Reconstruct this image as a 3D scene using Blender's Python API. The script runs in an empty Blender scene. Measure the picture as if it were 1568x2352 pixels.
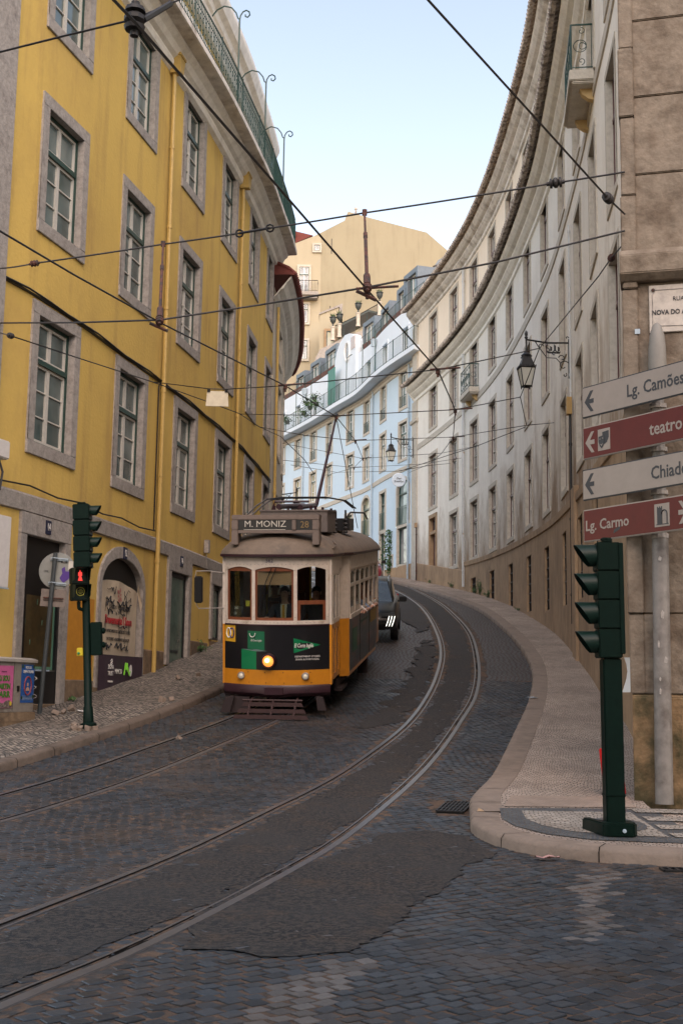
import bpy, bmesh, math, random
from mathutils import Vector, Matrix, noise as mn
R=math.radians
sc=bpy.context.scene
COL=sc.collection
rnd=random.Random(7)
# ---------------------------------------------------------------- camera, sky, sun, exposure
FPX,CXP,CYP=2832.,784.,1176.
PIT=math.atan(409/FPX); ROLL=0.0144; EYE=1.5
cam=bpy.data.cameras.new('camera'); co=bpy.data.objects.new('camera',cam); COL.objects.link(co)
cam.sensor_fit='VERTICAL'; cam.sensor_height=36; cam.lens=36*FPX/2352; cam.clip_end=1500; cam.clip_start=.05
co.location=(0,0,EYE)
co.rotation_euler=(Matrix.Rotation(PIT,3,'X')@Matrix.Rotation(R(90),3,'X')@Matrix.Rotation(ROLL,3,'Z')).to_euler()
sc.camera=co
SUN_EL,SUN_AZ=R(42),R(172)      # broad soft source added behind the camera, imitates sky glow on the walls
w=bpy.data.worlds.new('World'); sc.world=w; w.use_nodes=True
nt=w.node_tree; bg=nt.nodes['Background']
sky=nt.nodes.new('ShaderNodeTexSky'); sky.sky_type='NISHITA'; sky.sun_disc=False
sky.sun_elevation=SUN_EL; sky.sun_rotation=SUN_AZ; sky.air_density=1.0; sky.dust_density=1.0; sky.ozone_density=1.0
hz=nt.nodes.new('ShaderNodeVectorMath'); hz.operation='MULTIPLY'; hz.inputs[1].default_value=(1.44,1.06,.77); nt.links.new(sky.outputs[0],hz.inputs[0]); nt.links.new(hz.outputs[0],bg.inputs[0])   # milky evening sky
bg.inputs[1].default_value=.15
sl=bpy.data.lights.new('sun','SUN'); sl.energy=.75; sl.angle=R(80); sl.color=(1,.97,.94)
so=bpy.data.objects.new('sun',sl); COL.objects.link(so)
so.rotation_euler=(R(90)-SUN_EL,0,R(180)-SUN_AZ)
sc.view_settings.view_transform='Standard'; sc.view_settings.look='None'; sc.view_settings.gamma=1
sc.view_settings.exposure=1.48; sc.view_settings.use_white_balance=True; sc.view_settings.white_balance_temperature=6250
# ---------------------------------------------------------------- helpers
def interp(x,X,Y):
    if x<=X[0]: return Y[0]
    for i in range(len(X)-1):
        if x<=X[i+1]: return Y[i]+(Y[i+1]-Y[i])*(x-X[i])/(X[i+1]-X[i])
    return Y[-1]
GY=[-20,6,9,12.3,16,21.8,27,33.7,45,64,90,130]; GZ=[0,0,0,.04,.32,1.0,1.73,2.83,4.5,7.1,10.5,15.5]
_gc={}
def g(y):
    k=round(y,2)
    if k not in _gc: _gc[k]=sum(interp(k+d,GY,GZ) for d in (-1.2,-.6,0,.6,1.2))/5
    return _gc[k]
def pix(u,v,Y):
    a=(u-CXP)/FPX; b=-(v-CYP)/FPX; c,s=math.cos(ROLL),math.sin(ROLL)
    x=a*c-b*s; z=a*s+b*c; cp,sp=math.cos(PIT),math.sin(PIT)
    d=Vector((x,cp-z*sp,sp+z*cp)); return Vector((0,0,EYE))+d*(Y/d.y)
def pixw(u,v,h=5.8):               # point seen at (u,v) that hangs h above the street
    Y=5.
    while Y<120:
        p=pix(u,v,Y)
        if p.z>=g(Y)+h: return p
        Y+=.05
    return p
class MB:
    def __init__(s): s.v=[];s.f=[];s.m=[]
    def face(s,pts,mi=0):
        n=len(s.v); s.v+= [tuple(p) for p in pts]; s.f.append(tuple(range(n,n+len(pts)))); s.m.append(mi)
    def grid(s,rows,mi=0,close=False):
        n=len(s.v); c=len(rows[0])
        for r in rows: s.v+=[tuple(p) for p in r]
        for i in range(len(rows)-1):
            for j in range(c if close else c-1):
                k=(j+1)%c
                s.f.append((n+i*c+j,n+i*c+k,n+(i+1)*c+k,n+(i+1)*c+j)); s.m.append(mi)
    def box(s,c,d,M=None,mi=0,bev=0):
        hx,hy,hz=d[0]/2,d[1]/2,d[2]/2
        P=[Vector((c[0]+a*hx,c[1]+b*hy,c[2]+e*hz)) for e in(-1,1) for a,b in((-1,-1),(1,-1),(1,1),(-1,1))]
        if M: P=[M@p for p in P]
        n=len(s.v); s.v+=[tuple(p) for p in P]
        for f in((3,2,1,0),(4,5,6,7),(0,1,5,4),(1,2,6,5),(2,3,7,6),(3,0,4,7)):
            s.f.append(tuple(n+i for i in f)); s.m.append(mi)
    def bb(s,x0,x1,y0,y1,z0,z1,M=None,mi=0): s.box(((x0+x1)/2,(y0+y1)/2,(z0+z1)/2),(x1-x0,y1-y0,z1-z0),M,mi)
    def prism(s,poly,y0,y1,M=None,mi=0,plane='XZ'):
        def mk(a,b,y):
            p=Vector((a,y,b)) if plane=='XZ' else (Vector((a,b,y)) if plane=='XY' else Vector((y,a,b)))
            return M@p if M else p
        A=[mk(a,b,y0) for a,b in poly]; B=[mk(a,b,y1) for a,b in poly]; n=len(poly)
        s.face(A,mi); s.face(B[::-1],mi)
        for i in range(n):
            j=(i+1)%n; s.face([A[i],B[i],B[j],A[j]],mi)
    def tube(s,pts,r,seg=6,mi=0,M=None,cap=True,closed=False):
        pts=[Vector(p) for p in pts]
        if M: pts=[M@p for p in pts]
        n=len(pts); rows=[]; up=None
        for i,p in enumerate(pts):
            t=(pts[min(i+1,n-1)]-pts[max(i-1,0)])
            if t.length<1e-9: t=Vector((0,0,1))
            t.normalize()
            if up is None: up=Vector((0,0,1)) if abs(t.z)<.9 else Vector((1,0,0))
            a=t.cross(up)
            if a.length<1e-6: a=t.orthogonal()
            a.normalize(); b=a.cross(t); up=b
            rr=r[i] if isinstance(r,(list,tuple)) else r
            rows.append([p+a*math.cos(6.28318*k/seg)*rr+b*math.sin(6.28318*k/seg)*rr for k in range(seg)])
        s.grid(rows,mi,True)
        if cap: s.face(rows[0][::-1],mi); s.face(rows[-1],mi)
    def lathe(s,prof,M=None,seg=16,mi=0):       # prof: (r,z)
        rows=[]
        for r,z in prof:
            row=[Vector((r*math.cos(6.28318*k/seg),r*math.sin(6.28318*k/seg),z)) for k in range(seg)]
            rows.append([M@p for p in row] if M else row)
        s.grid(rows,mi,True)
    def build(s,name,mats,parent=None,world=False,smooth=False,ang=35,bevel=0,tagd=None,label=None):
        me=bpy.data.meshes.new(name); me.from_pydata(s.v,[],s.f)
        for m in (mats if isinstance(mats,(list,tuple)) else [mats]): me.materials.append(m)
        me.polygons.foreach_set('material_index',s.m)
        bm=bmesh.new(); bm.from_mesh(me); bmesh.ops.remove_doubles(bm,verts=bm.verts,dist=1e-5); bmesh.ops.recalc_face_normals(bm,faces=bm.faces)
        if bevel:
            es=[e for e in bm.edges if len(e.link_faces)==2 and e.calc_face_angle(0)>.6]
            try: bmesh.ops.bevel(bm,geom=es,offset=bevel,segments=2,affect='EDGES',clamp_overlap=True)
            except Exception: pass
        if smooth or bevel:
            for f in bm.faces: f.smooth=True
            for e in bm.edges:
                if len(e.link_faces)==2 and e.calc_face_angle(0)>R(ang): e.smooth=False
        bm.to_mesh(me); bm.free()
        o=bpy.data.objects.new(name,me); COL.objects.link(o)
        if parent is not None:
            o.parent=parent
            if world: o.matrix_parent_inverse=WM[parent.name].inverted()
        if label: o['label']=label
        if tagd: tag(o,*tagd)
        return o
WM={}
def tag(o,label,cat,group=None):
    o['label']=label; o['category']=cat
    if group: o['group']=group
    return o
def empty(name,M,label,cat,group=None):
    o=bpy.data.objects.new(name,None); COL.objects.link(o); o.empty_display_size=.3
    if not isinstance(M,Matrix): M=Matrix.Translation(M)
    o.matrix_basis=M; WM[o.name]=M.copy(); tag(o,label,cat,group); return o
def structure(o): o['kind']='structure'; return o
def inst(o,parent,M,pm=None):      # a copy of a part with its own children
    c=o.copy(); COL.objects.link(c); c.parent=parent; c.matrix_parent_inverse=pm if pm is not None else Matrix()
    c.matrix_basis=M
    for k in KIDS.get(o.name,[]):
        d=k.copy(); COL.objects.link(d); d.parent=c
    return c
KIDS={}
def crom(P,step=.5):
    P=[Vector((*p,0)) if len(p)==2 else Vector(p) for p in P]; out=[]
    for i in range(len(P)-1):
        a=P[max(i-1,0)];b=P[i];c=P[i+1];d=P[min(i+2,len(P)-1)]
        if i==0: a=b*2-c
        if i==len(P)-2: d=c*2-b
        n=max(1,int((c-b).length/step))
        for k in range(n):
            t=k/n; out.append(.5*((2*b)+(c-a)*t+(2*a-5*b+4*c-d)*t*t+(3*b-a-3*c+d)*t**3))
    out.append(P[-1]); return out
class Fac:
    def __init__(s,pts,sgn=1):
        s.p=crom(pts,.4); s.d=[0]; s.g=sgn
        for a,b in zip(s.p,s.p[1:]): s.d.append(s.d[-1]+(b-a).length)
        # rescale to the polyline length so that stations stay put
        L=0
        for a,b in zip(pts,pts[1:]): L+=math.hypot(b[0]-a[0],b[1]-a[1])
        k=L/s.d[-1]; s.d=[x*k for x in s.d]; s.L=L
    def at(s,x):
        x0=x
        i=0
        if x<=0: i=0
        elif x>=s.L: i=len(s.p)-2
        else:
            lo,hi=0,len(s.p)-1
            while hi-lo>1:
                m=(lo+hi)//2
                if s.d[m]<=x: lo=m
                else: hi=m
            i=lo
        a,b=s.p[i],s.p[i+1]; t=(x-s.d[i])/(s.d[i+1]-s.d[i]); T=(b-a).normalized()
        return a.lerp(b,t),T
    def frame(s,x):
        p,_=s.at(x); _,t1=s.at(x-.35); _,t2=s.at(x+.35); T=(t1+t2).normalized()
        return p,T,Vector((T.y,-T.x,0))*s.g
    def P(s,x,z,off=0):
        p,T,N=s.frame(x); q=p+N*off; return Vector((q.x,q.y,z))
    def M(s,x,z,off=0):
        p,T,N=s.frame(x); q=p+N*off; X=N.cross(Vector((0,0,1)))
        return Matrix(((X.x,N.x,0,q.x),(X.y,N.y,0,q.y),(0,0,1,z),(0,0,0,1)))
    def gz(s,x): return g(s.at(x)[0].y)
def wall(mb,fac,s0,s1,z0,z1,holes,off=0,step=.8,mi=0,zs=()):
    S=[s0]; 
    while S[-1]+step<s1: S.append(S[-1]+step)
    S.append(s1)
    for h in holes: S+= [h[0],h[1]]
    S=sorted(set(round(x,4) for x in S if s0-1e-6<=x<=s1+1e-6))
    Z=sorted(set([z0,z1]+[z for h in holes for z in h[2:4] if z0<z<z1]+list(zs)))
    for a,b in zip(S,S[1:]):
        hs=[h for h in holes if h[0]-1e-4<=a and b<=h[1]+1e-4]
        for c,d in zip(Z,Z[1:]):
            if any(h[2]-1e-4<=c and d<=h[3]+1e-4 for h in hs): continue
            mb.face([fac.P(a,c,off),fac.P(b,c,off),fac.P(b,d,off),fac.P(a,d,off)],mi)
def sweep(mb,fac,s0,s1,prof,step=.6,mi=0,cap=True):
    n=max(1,int(math.ceil((s1-s0)/step))); rows=[]
    for i in range(n+1):
        s=s0+(s1-s0)*i/n
        rows.append([fac.P(s,(z(s) if callable(z) else z),o) for o,z in prof])
    mb.grid(rows,mi)
    if cap: mb.face(rows[0],mi); mb.face(rows[-1][::-1],mi)
# ---------------------------------------------------------------- materials
def nodes(name):
    m=bpy.data.materials.new(name); m.use_nodes=True; n=m.node_tree.nodes; return m,n,m.node_tree.links,n['Principled BSDF']
def mat(name,base,rough=.7,metal=0,var=.0,scale=4.,bump=0.,bscale=30.,stretch=(1,1,1),c2=None,c2w=(.5,.7),emit=None,spec=.5,detail=6,coat=0):
    m,n,l,b=nodes(name)
    b.inputs['Roughness'].default_value=rough; b.inputs['Metallic'].default_value=metal
    b.inputs['Specular IOR Level'].default_value=spec; b.inputs['Coat Weight'].default_value=coat
    tc=n.new('ShaderNodeTexCoord'); mp=n.new('ShaderNodeMapping'); mp.inputs['Scale'].default_value=stretch
    l.new(tc.outputs['Object'],mp.inputs[0])
    rgb=n.new('ShaderNodeRGB'); rgb.outputs[0].default_value=(*base,1); cur=rgb.outputs[0]
    if c2:
        t=n.new('ShaderNodeTexNoise'); t.inputs['Scale'].default_value=scale; t.inputs['Detail'].default_value=detail; t.inputs['Roughness'].default_value=.65
        l.new(mp.outputs[0],t.inputs[0]); mr=n.new('ShaderNodeMapRange'); mr.inputs[1].default_value=c2w[0]; mr.inputs[2].default_value=c2w[1]
        l.new(t.outputs[0],mr.inputs[0]); mx=n.new('ShaderNodeMix'); mx.data_type='RGBA'; l.new(mr.outputs[0],mx.inputs[0]); l.new(cur,mx.inputs[6]); mx.inputs[7].default_value=(*c2,1); cur=mx.outputs[2]
    if var:
        t=n.new('ShaderNodeTexNoise'); t.inputs['Scale'].default_value=scale*2.3; t.inputs['Detail'].default_value=8; t.inputs['Roughness'].default_value=.7
        l.new(mp.outputs[0],t.inputs[0]); mr=n.new('ShaderNodeMapRange'); mr.inputs[1].default_value=.25; mr.inputs[2].default_value=.75; mr.inputs[3].default_value=1-var; mr.inputs[4].default_value=1+var
        l.new(t.outputs[0],mr.inputs[0]); hs=n.new('ShaderNodeHueSaturation'); l.new(mr.outputs[0],hs.inputs['Value']); l.new(cur,hs.inputs['Color']); cur=hs.outputs[0]
    l.new(cur,b.inputs['Base Color'])
    if bump:
        t=n.new('ShaderNodeTexNoise'); t.inputs['Scale'].default_value=bscale; t.inputs['Detail'].default_value=6
        l.new(mp.outputs[0],t.inputs[0]); bp=n.new('ShaderNodeBump'); bp.inputs['Strength'].default_value=bump; bp.inputs['Distance'].default_value=.02
        l.new(t.outputs[0],bp.inputs['Height']); l.new(bp.outputs[0],b.inputs['Normal'])
    if emit: b.inputs['Emission Color'].default_value=(*emit[0],1); b.inputs['Emission Strength'].default_value=emit[1]
    return m
def stucco(name,base,dirt,seed=0,streak=.5,patch=.35,damp=None):
    """painted render with big cloudy patches, rain streaks and fine grain"""
    m,n,l,b=nodes(name); b.inputs['Roughness'].default_value=.9; b.inputs['Specular IOR Level'].default_value=.2
    tc=n.new('ShaderNodeTexCoord')
    def nz(sc,st,det,rg,lo,hi,a,c):
        mp=n.new('ShaderNodeMapping'); mp.inputs['Scale'].default_value=st; mp.inputs['Location'].default_value=(seed*3.1,seed,seed*1.7)
        l.new(tc.outputs['Object'],mp.inputs[0]); t=n.new('ShaderNodeTexNoise'); t.inputs['Scale'].default_value=sc; t.inputs['Detail'].default_value=det; t.inputs['Roughness'].default_value=rg
        l.new(mp.outputs[0],t.inputs[0]); mr=n.new('ShaderNodeMapRange'); mr.inputs[1].default_value=lo; mr.inputs[2].default_value=hi; mr.inputs[3].default_value=a; mr.inputs[4].default_value=c; l.new(t.outputs[0],mr.inputs[0]); return mr.outputs[0]
    p=nz(.35,(1,1,1),8,.62,.42,.75,0,patch); q=nz(2.2,(1,1,.12),6,.6,.5,.8,0,streak); e=nz(9,(1,1,.7),8,.7,.3,.7,-.06,.06)
    ad=n.new('ShaderNodeMath'); ad.operation='ADD'; l.new(p,ad.inputs[0]); l.new(q,ad.inputs[1])
    a2=n.new('ShaderNodeMath'); a2.operation='ADD'; a2.use_clamp=True; l.new(ad.outputs[0],a2.inputs[0]); l.new(e,a2.inputs[1])
    if damp:      # blotchy soot and damp stains, thick low on the wall and breaking up higher
        sp=n.new('ShaderNodeSeparateXYZ'); l.new(tc.outputs['Object'],sp.inputs[0]); zr=n.new('ShaderNodeMapRange'); zr.inputs[1].default_value=damp[0]; zr.inputs[2].default_value=damp[1]; zr.inputs[3].default_value=.30; zr.inputs[4].default_value=-.35; l.new(sp.outputs[2],zr.inputs[0])
        nn_=nz(.8,(1,1,.55),9,.68,0,1,0,1); s1=n.new('ShaderNodeMath'); s1.operation='ADD'; l.new(nn_,s1.inputs[0]); l.new(zr.outputs[0],s1.inputs[1])
        s2=n.new('ShaderNodeMapRange'); s2.inputs[1].default_value=.45; s2.inputs[2].default_value=.85; s2.inputs[4].default_value=.9; l.new(s1.outputs[0],s2.inputs[0]); s3=n.new('ShaderNodeMath'); s3.operation='ADD'; s3.use_clamp=True; l.new(a2.outputs[0],s3.inputs[0]); l.new(s2.outputs[0],s3.inputs[1]); a2=s3
    mx=n.new('ShaderNodeMix'); mx.data_type='RGBA'; l.new(a2.outputs[0],mx.inputs[0]); mx.inputs[6].default_value=(*base,1); mx.inputs[7].default_value=(*dirt,1)
    l.new(mx.outputs[2],b.inputs['Base Color'])
    t=n.new('ShaderNodeTexNoise'); t.inputs['Scale'].default_value=14; t.inputs['Detail'].default_value=10; l.new(tc.outputs['Object'],t.inputs[0])
    bp=n.new('ShaderNodeBump'); bp.inputs['Strength'].default_value=.35; bp.inputs['Distance'].default_value=.02; l.new(t.outputs[0],bp.inputs['Height']); l.new(bp.outputs[0],b.inputs['Normal'])
    return m
def setts(name,c1,c2,mort,size=(.13,.1),rot=0,msize=.012,warp=.03,rough=.5,bump=1.,sand=None,sandw=(.5,.62),bias=0.,big=None,dist=.03):
    """rows of small stones with sanded joints; colour differs stone by stone"""
    m,n,l,b=nodes(name); b.inputs['Specular IOR Level'].default_value=.5
    tc=n.new('ShaderNodeTexCoord'); mp=n.new('ShaderNodeMapping'); mp.inputs['Rotation'].default_value=(0,0,rot); l.new(tc.outputs['Object'],mp.inputs[0])
    def noise(sc,det=4,src=None,rg=.6):
        t=n.new('ShaderNodeTexNoise'); t.inputs['Scale'].default_value=sc; t.inputs['Detail'].default_value=det; t.inputs['Roughness'].default_value=rg; l.new(src or tc.outputs['Object'],t.inputs[0]); return t
    def warpby(src,sc,amt):
        t=noise(sc,2,src); s=n.new('ShaderNodeVectorMath'); s.operation='SUBTRACT'; l.new(t.outputs['Color'],s.inputs[0]); s.inputs[1].default_value=(.5,.5,.5)
        k=n.new('ShaderNodeVectorMath'); k.operation='SCALE'; l.new(s.outputs[0],k.inputs[0]); k.inputs[3].default_value=amt
        a=n.new('ShaderNodeVectorMath'); a.operation='ADD'; l.new(src,a.inputs[0]); l.new(k.outputs[0],a.inputs[1]); return a.outputs[0]
    v=warpby(mp.outputs[0],.5,warp*22); v=warpby(v,5,warp*1.6); v=warpby(v,28,warp*.35)
    br=n.new('ShaderNodeTexBrick'); l.new(v,br.inputs[0]); br.inputs['Scale'].default_value=1; br.inputs['Brick Width'].default_value=size[0]; br.inputs['Row Height'].default_value=size[1]
    br.inputs['Mortar Size'].default_value=msize; br.inputs['Mortar Smooth'].default_value=.6; br.inputs['Bias'].default_value=bias
    br.inputs['Color1'].default_value=(*c1,1); br.inputs['Color2'].default_value=(*c2,1); br.inputs['Mortar'].default_value=(*mort,1)
    cur=br.outputs[0]
    g1=noise(60,5,rg=.75); mr=n.new('ShaderNodeMapRange'); mr.inputs[3].default_value=.75; mr.inputs[4].default_value=1.25; l.new(g1.outputs[0],mr.inputs[0])
    hs=n.new('ShaderNodeHueSaturation'); l.new(mr.outputs[0],hs.inputs['Value']); l.new(cur,hs.inputs['Color']); cur=hs.outputs[0]
    g2=noise(.7,7,rg=.65); m2=n.new('ShaderNodeMapRange'); m2.inputs[1].default_value=.3; m2.inputs[2].default_value=.7; m2.inputs[3].default_value=.7; m2.inputs[4].default_value=1.35; l.new(g2.outputs[0],m2.inputs[0])
    h2=n.new('ShaderNodeHueSaturation'); l.new(m2.outputs[0],h2.inputs['Value']); l.new(cur,h2.inputs['Color']); cur=h2.outputs[0]
    hgt=n.new('ShaderNodeMath'); hgt.operation='SUBTRACT'; hgt.inputs[0].default_value=1; l.new(br.outputs['Fac'],hgt.inputs[1]); H=hgt.outputs[0]
    if sand:
        g3=noise(1.6,10,rg=.72); m3=n.new('ShaderNodeMapRange'); m3.inputs[1].default_value=sandw[0]; m3.inputs[2].default_value=sandw[1]; l.new(g3.outputs[0],m3.inputs[0])
        f=n.new('ShaderNodeMath'); f.operation='MULTIPLY'; l.new(m3.outputs[0],f.inputs[0]); 
        f2=n.new('ShaderNodeMapRange'); f2.inputs[3].default_value=.35; f2.inputs[4].default_value=1; l.new(br.outputs['Fac'],f2.inputs[0]); l.new(f2.outputs[0],f.inputs[1])
        mx=n.new('ShaderNodeMix'); mx.data_type='RGBA'; l.new(f.outputs[0],mx.inputs[0]); l.new(cur,mx.inputs[6]); mx.inputs[7].default_value=(*sand,1); cur=mx.outputs[2]
    l.new(cur,b.inputs['Base Color'])
    rr=n.new('ShaderNodeMapRange'); rr.inputs[3].default_value=rough; rr.inputs[4].default_value=min(1,rough+.4); l.new(br.outputs['Fac'],rr.inputs[0]); l.new(rr.outputs[0],b.inputs['Roughness'])
    ah=n.new('ShaderNodeMath'); ah.operation='MULTIPLY_ADD'; g4=noise(22,4); l.new(g4.outputs[0],ah.inputs[0]); ah.inputs[1].default_value=.9; l.new(H,ah.inputs[2])
    bp=n.new('ShaderNodeBump'); bp.inputs['Strength'].default_value=bump; bp.inputs['Distance'].default_value=dist; l.new(ah.outputs[0],bp.inputs['Height']); l.new(bp.outputs[0],b.inputs['Normal'])
    return m
def glassm(name,c1,c2,rough=.06,sc=.9,alpha=None):
    m,n,l,b=nodes(name); tc=n.new('ShaderNodeTexCoord'); t=n.new('ShaderNodeTexNoise'); t.inputs['Scale'].default_value=sc; t.inputs['Detail'].default_value=3
    l.new(tc.outputs['Object'],t.inputs[0]); gi=n.new('ShaderNodeObjectInfo'); ad=n.new('ShaderNodeVectorMath'); ad.operation='ADD'; l.new(tc.outputs['Object'],ad.inputs[0]); l.new(gi.outputs['Location'],ad.inputs[1]); l.new(ad.outputs[0],t.inputs[0])
    mr=n.new('ShaderNodeMapRange'); mr.inputs[1].default_value=.4; mr.inputs[2].default_value=.6; l.new(t.outputs[0],mr.inputs[0])
    mx=n.new('ShaderNodeMix'); mx.data_type='RGBA'; l.new(mr.outputs[0],mx.inputs[0]); mx.inputs[6].default_value=(*c1,1); mx.inputs[7].default_value=(*c2,1); l.new(mx.outputs[2],b.inputs['Base Color'])
    b.inputs['Roughness'].default_value=rough; b.inputs['Specular IOR Level'].default_value=.9
    w_=n.new('ShaderNodeTexNoise'); w_.inputs['Scale'].default_value=1.3; l.new(ad.outputs[0],w_.inputs[0]); bp=n.new('ShaderNodeBump'); bp.inputs['Strength'].default_value=.12; bp.inputs['Distance'].default_value=.05; l.new(w_.outputs[0],bp.inputs['Height']); l.new(bp.outputs[0],b.inputs['Normal'])
    return m
def seeglass(name,tint=(.8,.85,.82),refl=.16):
    m,n,l,b=nodes(name); n.remove(b); o=n['Material Output']; tr=n.new('ShaderNodeBsdfTransparent'); tr.inputs[0].default_value=(*tint,1); gl=n.new('ShaderNodeBsdfGlossy'); gl.inputs['Roughness'].default_value=.03
    lw=n.new('ShaderNodeLayerWeight'); lw.inputs[0].default_value=.35; ml=n.new('ShaderNodeMath'); ml.operation='MULTIPLY_ADD'; l.new(lw.outputs['Fresnel'],ml.inputs[0]); ml.inputs[1].default_value=.45; ml.inputs[2].default_value=.01
    mx=n.new('ShaderNodeMixShader'); l.new(ml.outputs[0],mx.inputs[0]); l.new(tr.outputs[0],mx.inputs[1]); l.new(gl.outputs[0],mx.inputs[2]); l.new(mx.outputs[0],o.inputs[0]); return m
def paint(name,c,rough=.4,**k): return mat(name,c,rough,**k)
M_={}
M_['yellow']=stucco('yellow_render',(.60,.42,.115),(.34,.22,.085),1,.7,.55)
M_['orange']=mat('orange_repaint',(.50,.22,.015),.85,var=.15,scale=2,bump=.2)
M_['cream']=stucco('cream_render',(.82,.79,.72),(.29,.21,.14),5,.16,.22,damp=(6.5,13))
M_['cream_hi']=stucco('cream_render_upper',(.82,.72,.59),(.50,.42,.32),7,.25,.3)
M_['blue']=stucco('pale_blue_render',(.55,.68,.79),(.45,.55,.62),3,.2,.3)
M_['bluew']=stucco('white_render',(.68,.76,.84),(.60,.64,.66),4,.2,.25)
M_['offwhite']=stucco('offwhite_render',(.50,.46,.38),(.36,.33,.27),9,.3,.3)
M_['gable']=stucco('ochre_cream_render',(.33,.295,.205),(.22,.19,.13),11,.5,.35)
M_['gable2']=stucco('pale_yellow_render',(.40,.355,.255),(.30,.26,.19),12,.3,.3)
M_['stone']=mat('grey_limestone',(.31,.285,.26),.85,var=.3,scale=5,bump=.5,bscale=25,c2=(.17,.15,.14),c2w=(.5,.8))
M_['stonel']=mat('pale_limestone',(.50,.46,.39),.85,var=.15,scale=4,bump=.3,c2=(.36,.32,.26),c2w=(.5,.8))
M_['stoneb']=mat('brown_sandy_stone',(.36,.25,.15),.9,var=.25,scale=1.2,bump=.5,bscale=12,c2=(.22,.15,.09),c2w=(.45,.75),stretch=(1,1,.6))
M_['plinth']=mat('rough_brown_plinth',(.20,.14,.085),.95,var=.35,scale=2.5,bump=.8,bscale=10,c2=(.09,.065,.045),c2w=(.45,.7))
M_['moulding']=mat('white_moulding',(.80,.78,.72),.8,var=.15,scale=2,bump=.2,c2=(.58,.55,.49),c2w=(.5,.8))
M_['mouldgrey']=mat('dirty_cornice',(.66,.63,.58),.9,var=.25,scale=1.5,bump=.4,c2=(.32,.28,.24),c2w=(.48,.7))
M_['green']=paint('dark_green_paint',(.012,.045,.035),.35,var=.2,scale=6)
M_['maroonf']=paint('oxblood_window_paint',(.075,.022,.020),.5,var=.2,scale=6)
M_['sash']=paint('offwhite_sash_paint',(.52,.50,.45),.5,var=.1,scale=8)
M_['sashw']=paint('white_sash_paint',(.70,.72,.72),.5)
M_['glassY']=glassm('blind_behind_glass',(.045,.07,.068),(.13,.17,.165),.08)
M_['glassC']=glassm('dark_sky_glass',(.07,.08,.09),(.26,.27,.27),.06)
M_['glassB']=glassm('bright_sky_glass',(.10,.16,.16),(.30,.36,.36),.05)
M_['glassW']=glassm('curtained_glass',(.28,.26,.12),(.36,.36,.30),.15)
M_['dark']=mat('dark_interior',(.012,.013,.014),.8)
M_['black']=paint('black_paint',(.008,.008,.009),.4)
M_['iron']=mat('black_iron',(.012,.012,.013),.5,var=.3,scale=10)
M_['irong']=mat('green_iron',(.012,.05,.042),.45,var=.3,scale=10)
M_['pipey']=mat('yellow_pipe_paint',(.45,.31,.09),.5,var=.12,scale=4,c2=(.30,.24,.14),c2w=(.68,.72))
M_['pipeg']=mat('pale_grey_pipe',(.50,.52,.52),.5,var=.15,scale=3,c2=(.36,.28,.2),c2w=(.62,.7))
M_['pipebl']=mat('blue_grey_pipe',(.36,.44,.50),.5,var=.15,scale=3)
M_['tile']=mat('old_roof_tile',(.50,.44,.38),.9,var=.4,scale=5,bump=.4,c2=(.17,.14,.12),c2w=(.45,.6))
M_['tiler']=mat('red_roof_tile',(.14,.030,.022),.8,var=.3,scale=5,bump=.3)
M_['wire']=mat('wire_rubber',(.02,.018,.018),.6)
M_['rust']=mat('rusty_iron',(.09,.035,.025),.8,var=.4,scale=12,c2=(.03,.025,.025),c2w=(.45,.6))
M_['zinc']=mat('dormer_zinc',(.13,.16,.19),.5,metal=.3,var=.2,scale=2)
M_['leaf']=mat('leaf_green',(.05,.11,.025),.6,var=.5,scale=9)
M_['leafd']=mat('dark_leaf',(.02,.05,.015),.6,var=.5,scale=9)
M_['terra']=mat('dark_pot',(.04,.05,.05),.6)
M_['white']=paint('white_enamel',(.62,.60,.58),.45,var=.1,scale=5)
M_['red']=paint('red_paint',(.50,.01,.012),.4)
M_['redtext']=paint('red_ink',(.42,.02,.03),.6)
M_['blacktext']=paint('black_ink',(.015,.015,.018),.6)
M_['whitetext']=paint('white_ink',(.75,.74,.70),.6)
M_['cob']=setts('basalt_setts',(.014,.019,.026),(.040,.048,.057),(.088,.056,.036),(.125,.10),R(36),.017,.038,.38,1.,sand=(.075,.048,.031),sandw=(.54,.70),dist=.035)
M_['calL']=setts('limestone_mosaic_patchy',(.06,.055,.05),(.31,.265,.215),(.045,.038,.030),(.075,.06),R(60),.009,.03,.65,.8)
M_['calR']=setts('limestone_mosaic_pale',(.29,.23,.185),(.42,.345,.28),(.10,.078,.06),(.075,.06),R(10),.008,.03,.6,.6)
M_['calW']=setts('white_mosaic',(.24,.21,.175),(.38,.34,.29),(.12,.10,.08),(.085,.06),R(5),.009,.03,.6,.6)
M_['calD']=setts('dark_mosaic',(.035,.045,.055),(.07,.085,.095),(.12,.10,.08),(.085,.06),R(5),.009,.03,.5,.6)
M_['calB']=setts('beige_bonded_strip',(.25,.19,.145),(.30,.23,.18),(.22,.17,.13),(.05,.05),0,.003,.01,.8,.3)
M_['stripe']=setts('pale_worn_setts',(.08,.07,.06),(.19,.165,.145),(.06,.042,.03),(.125,.10),R(36),.014,.035,.5,.9)
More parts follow.
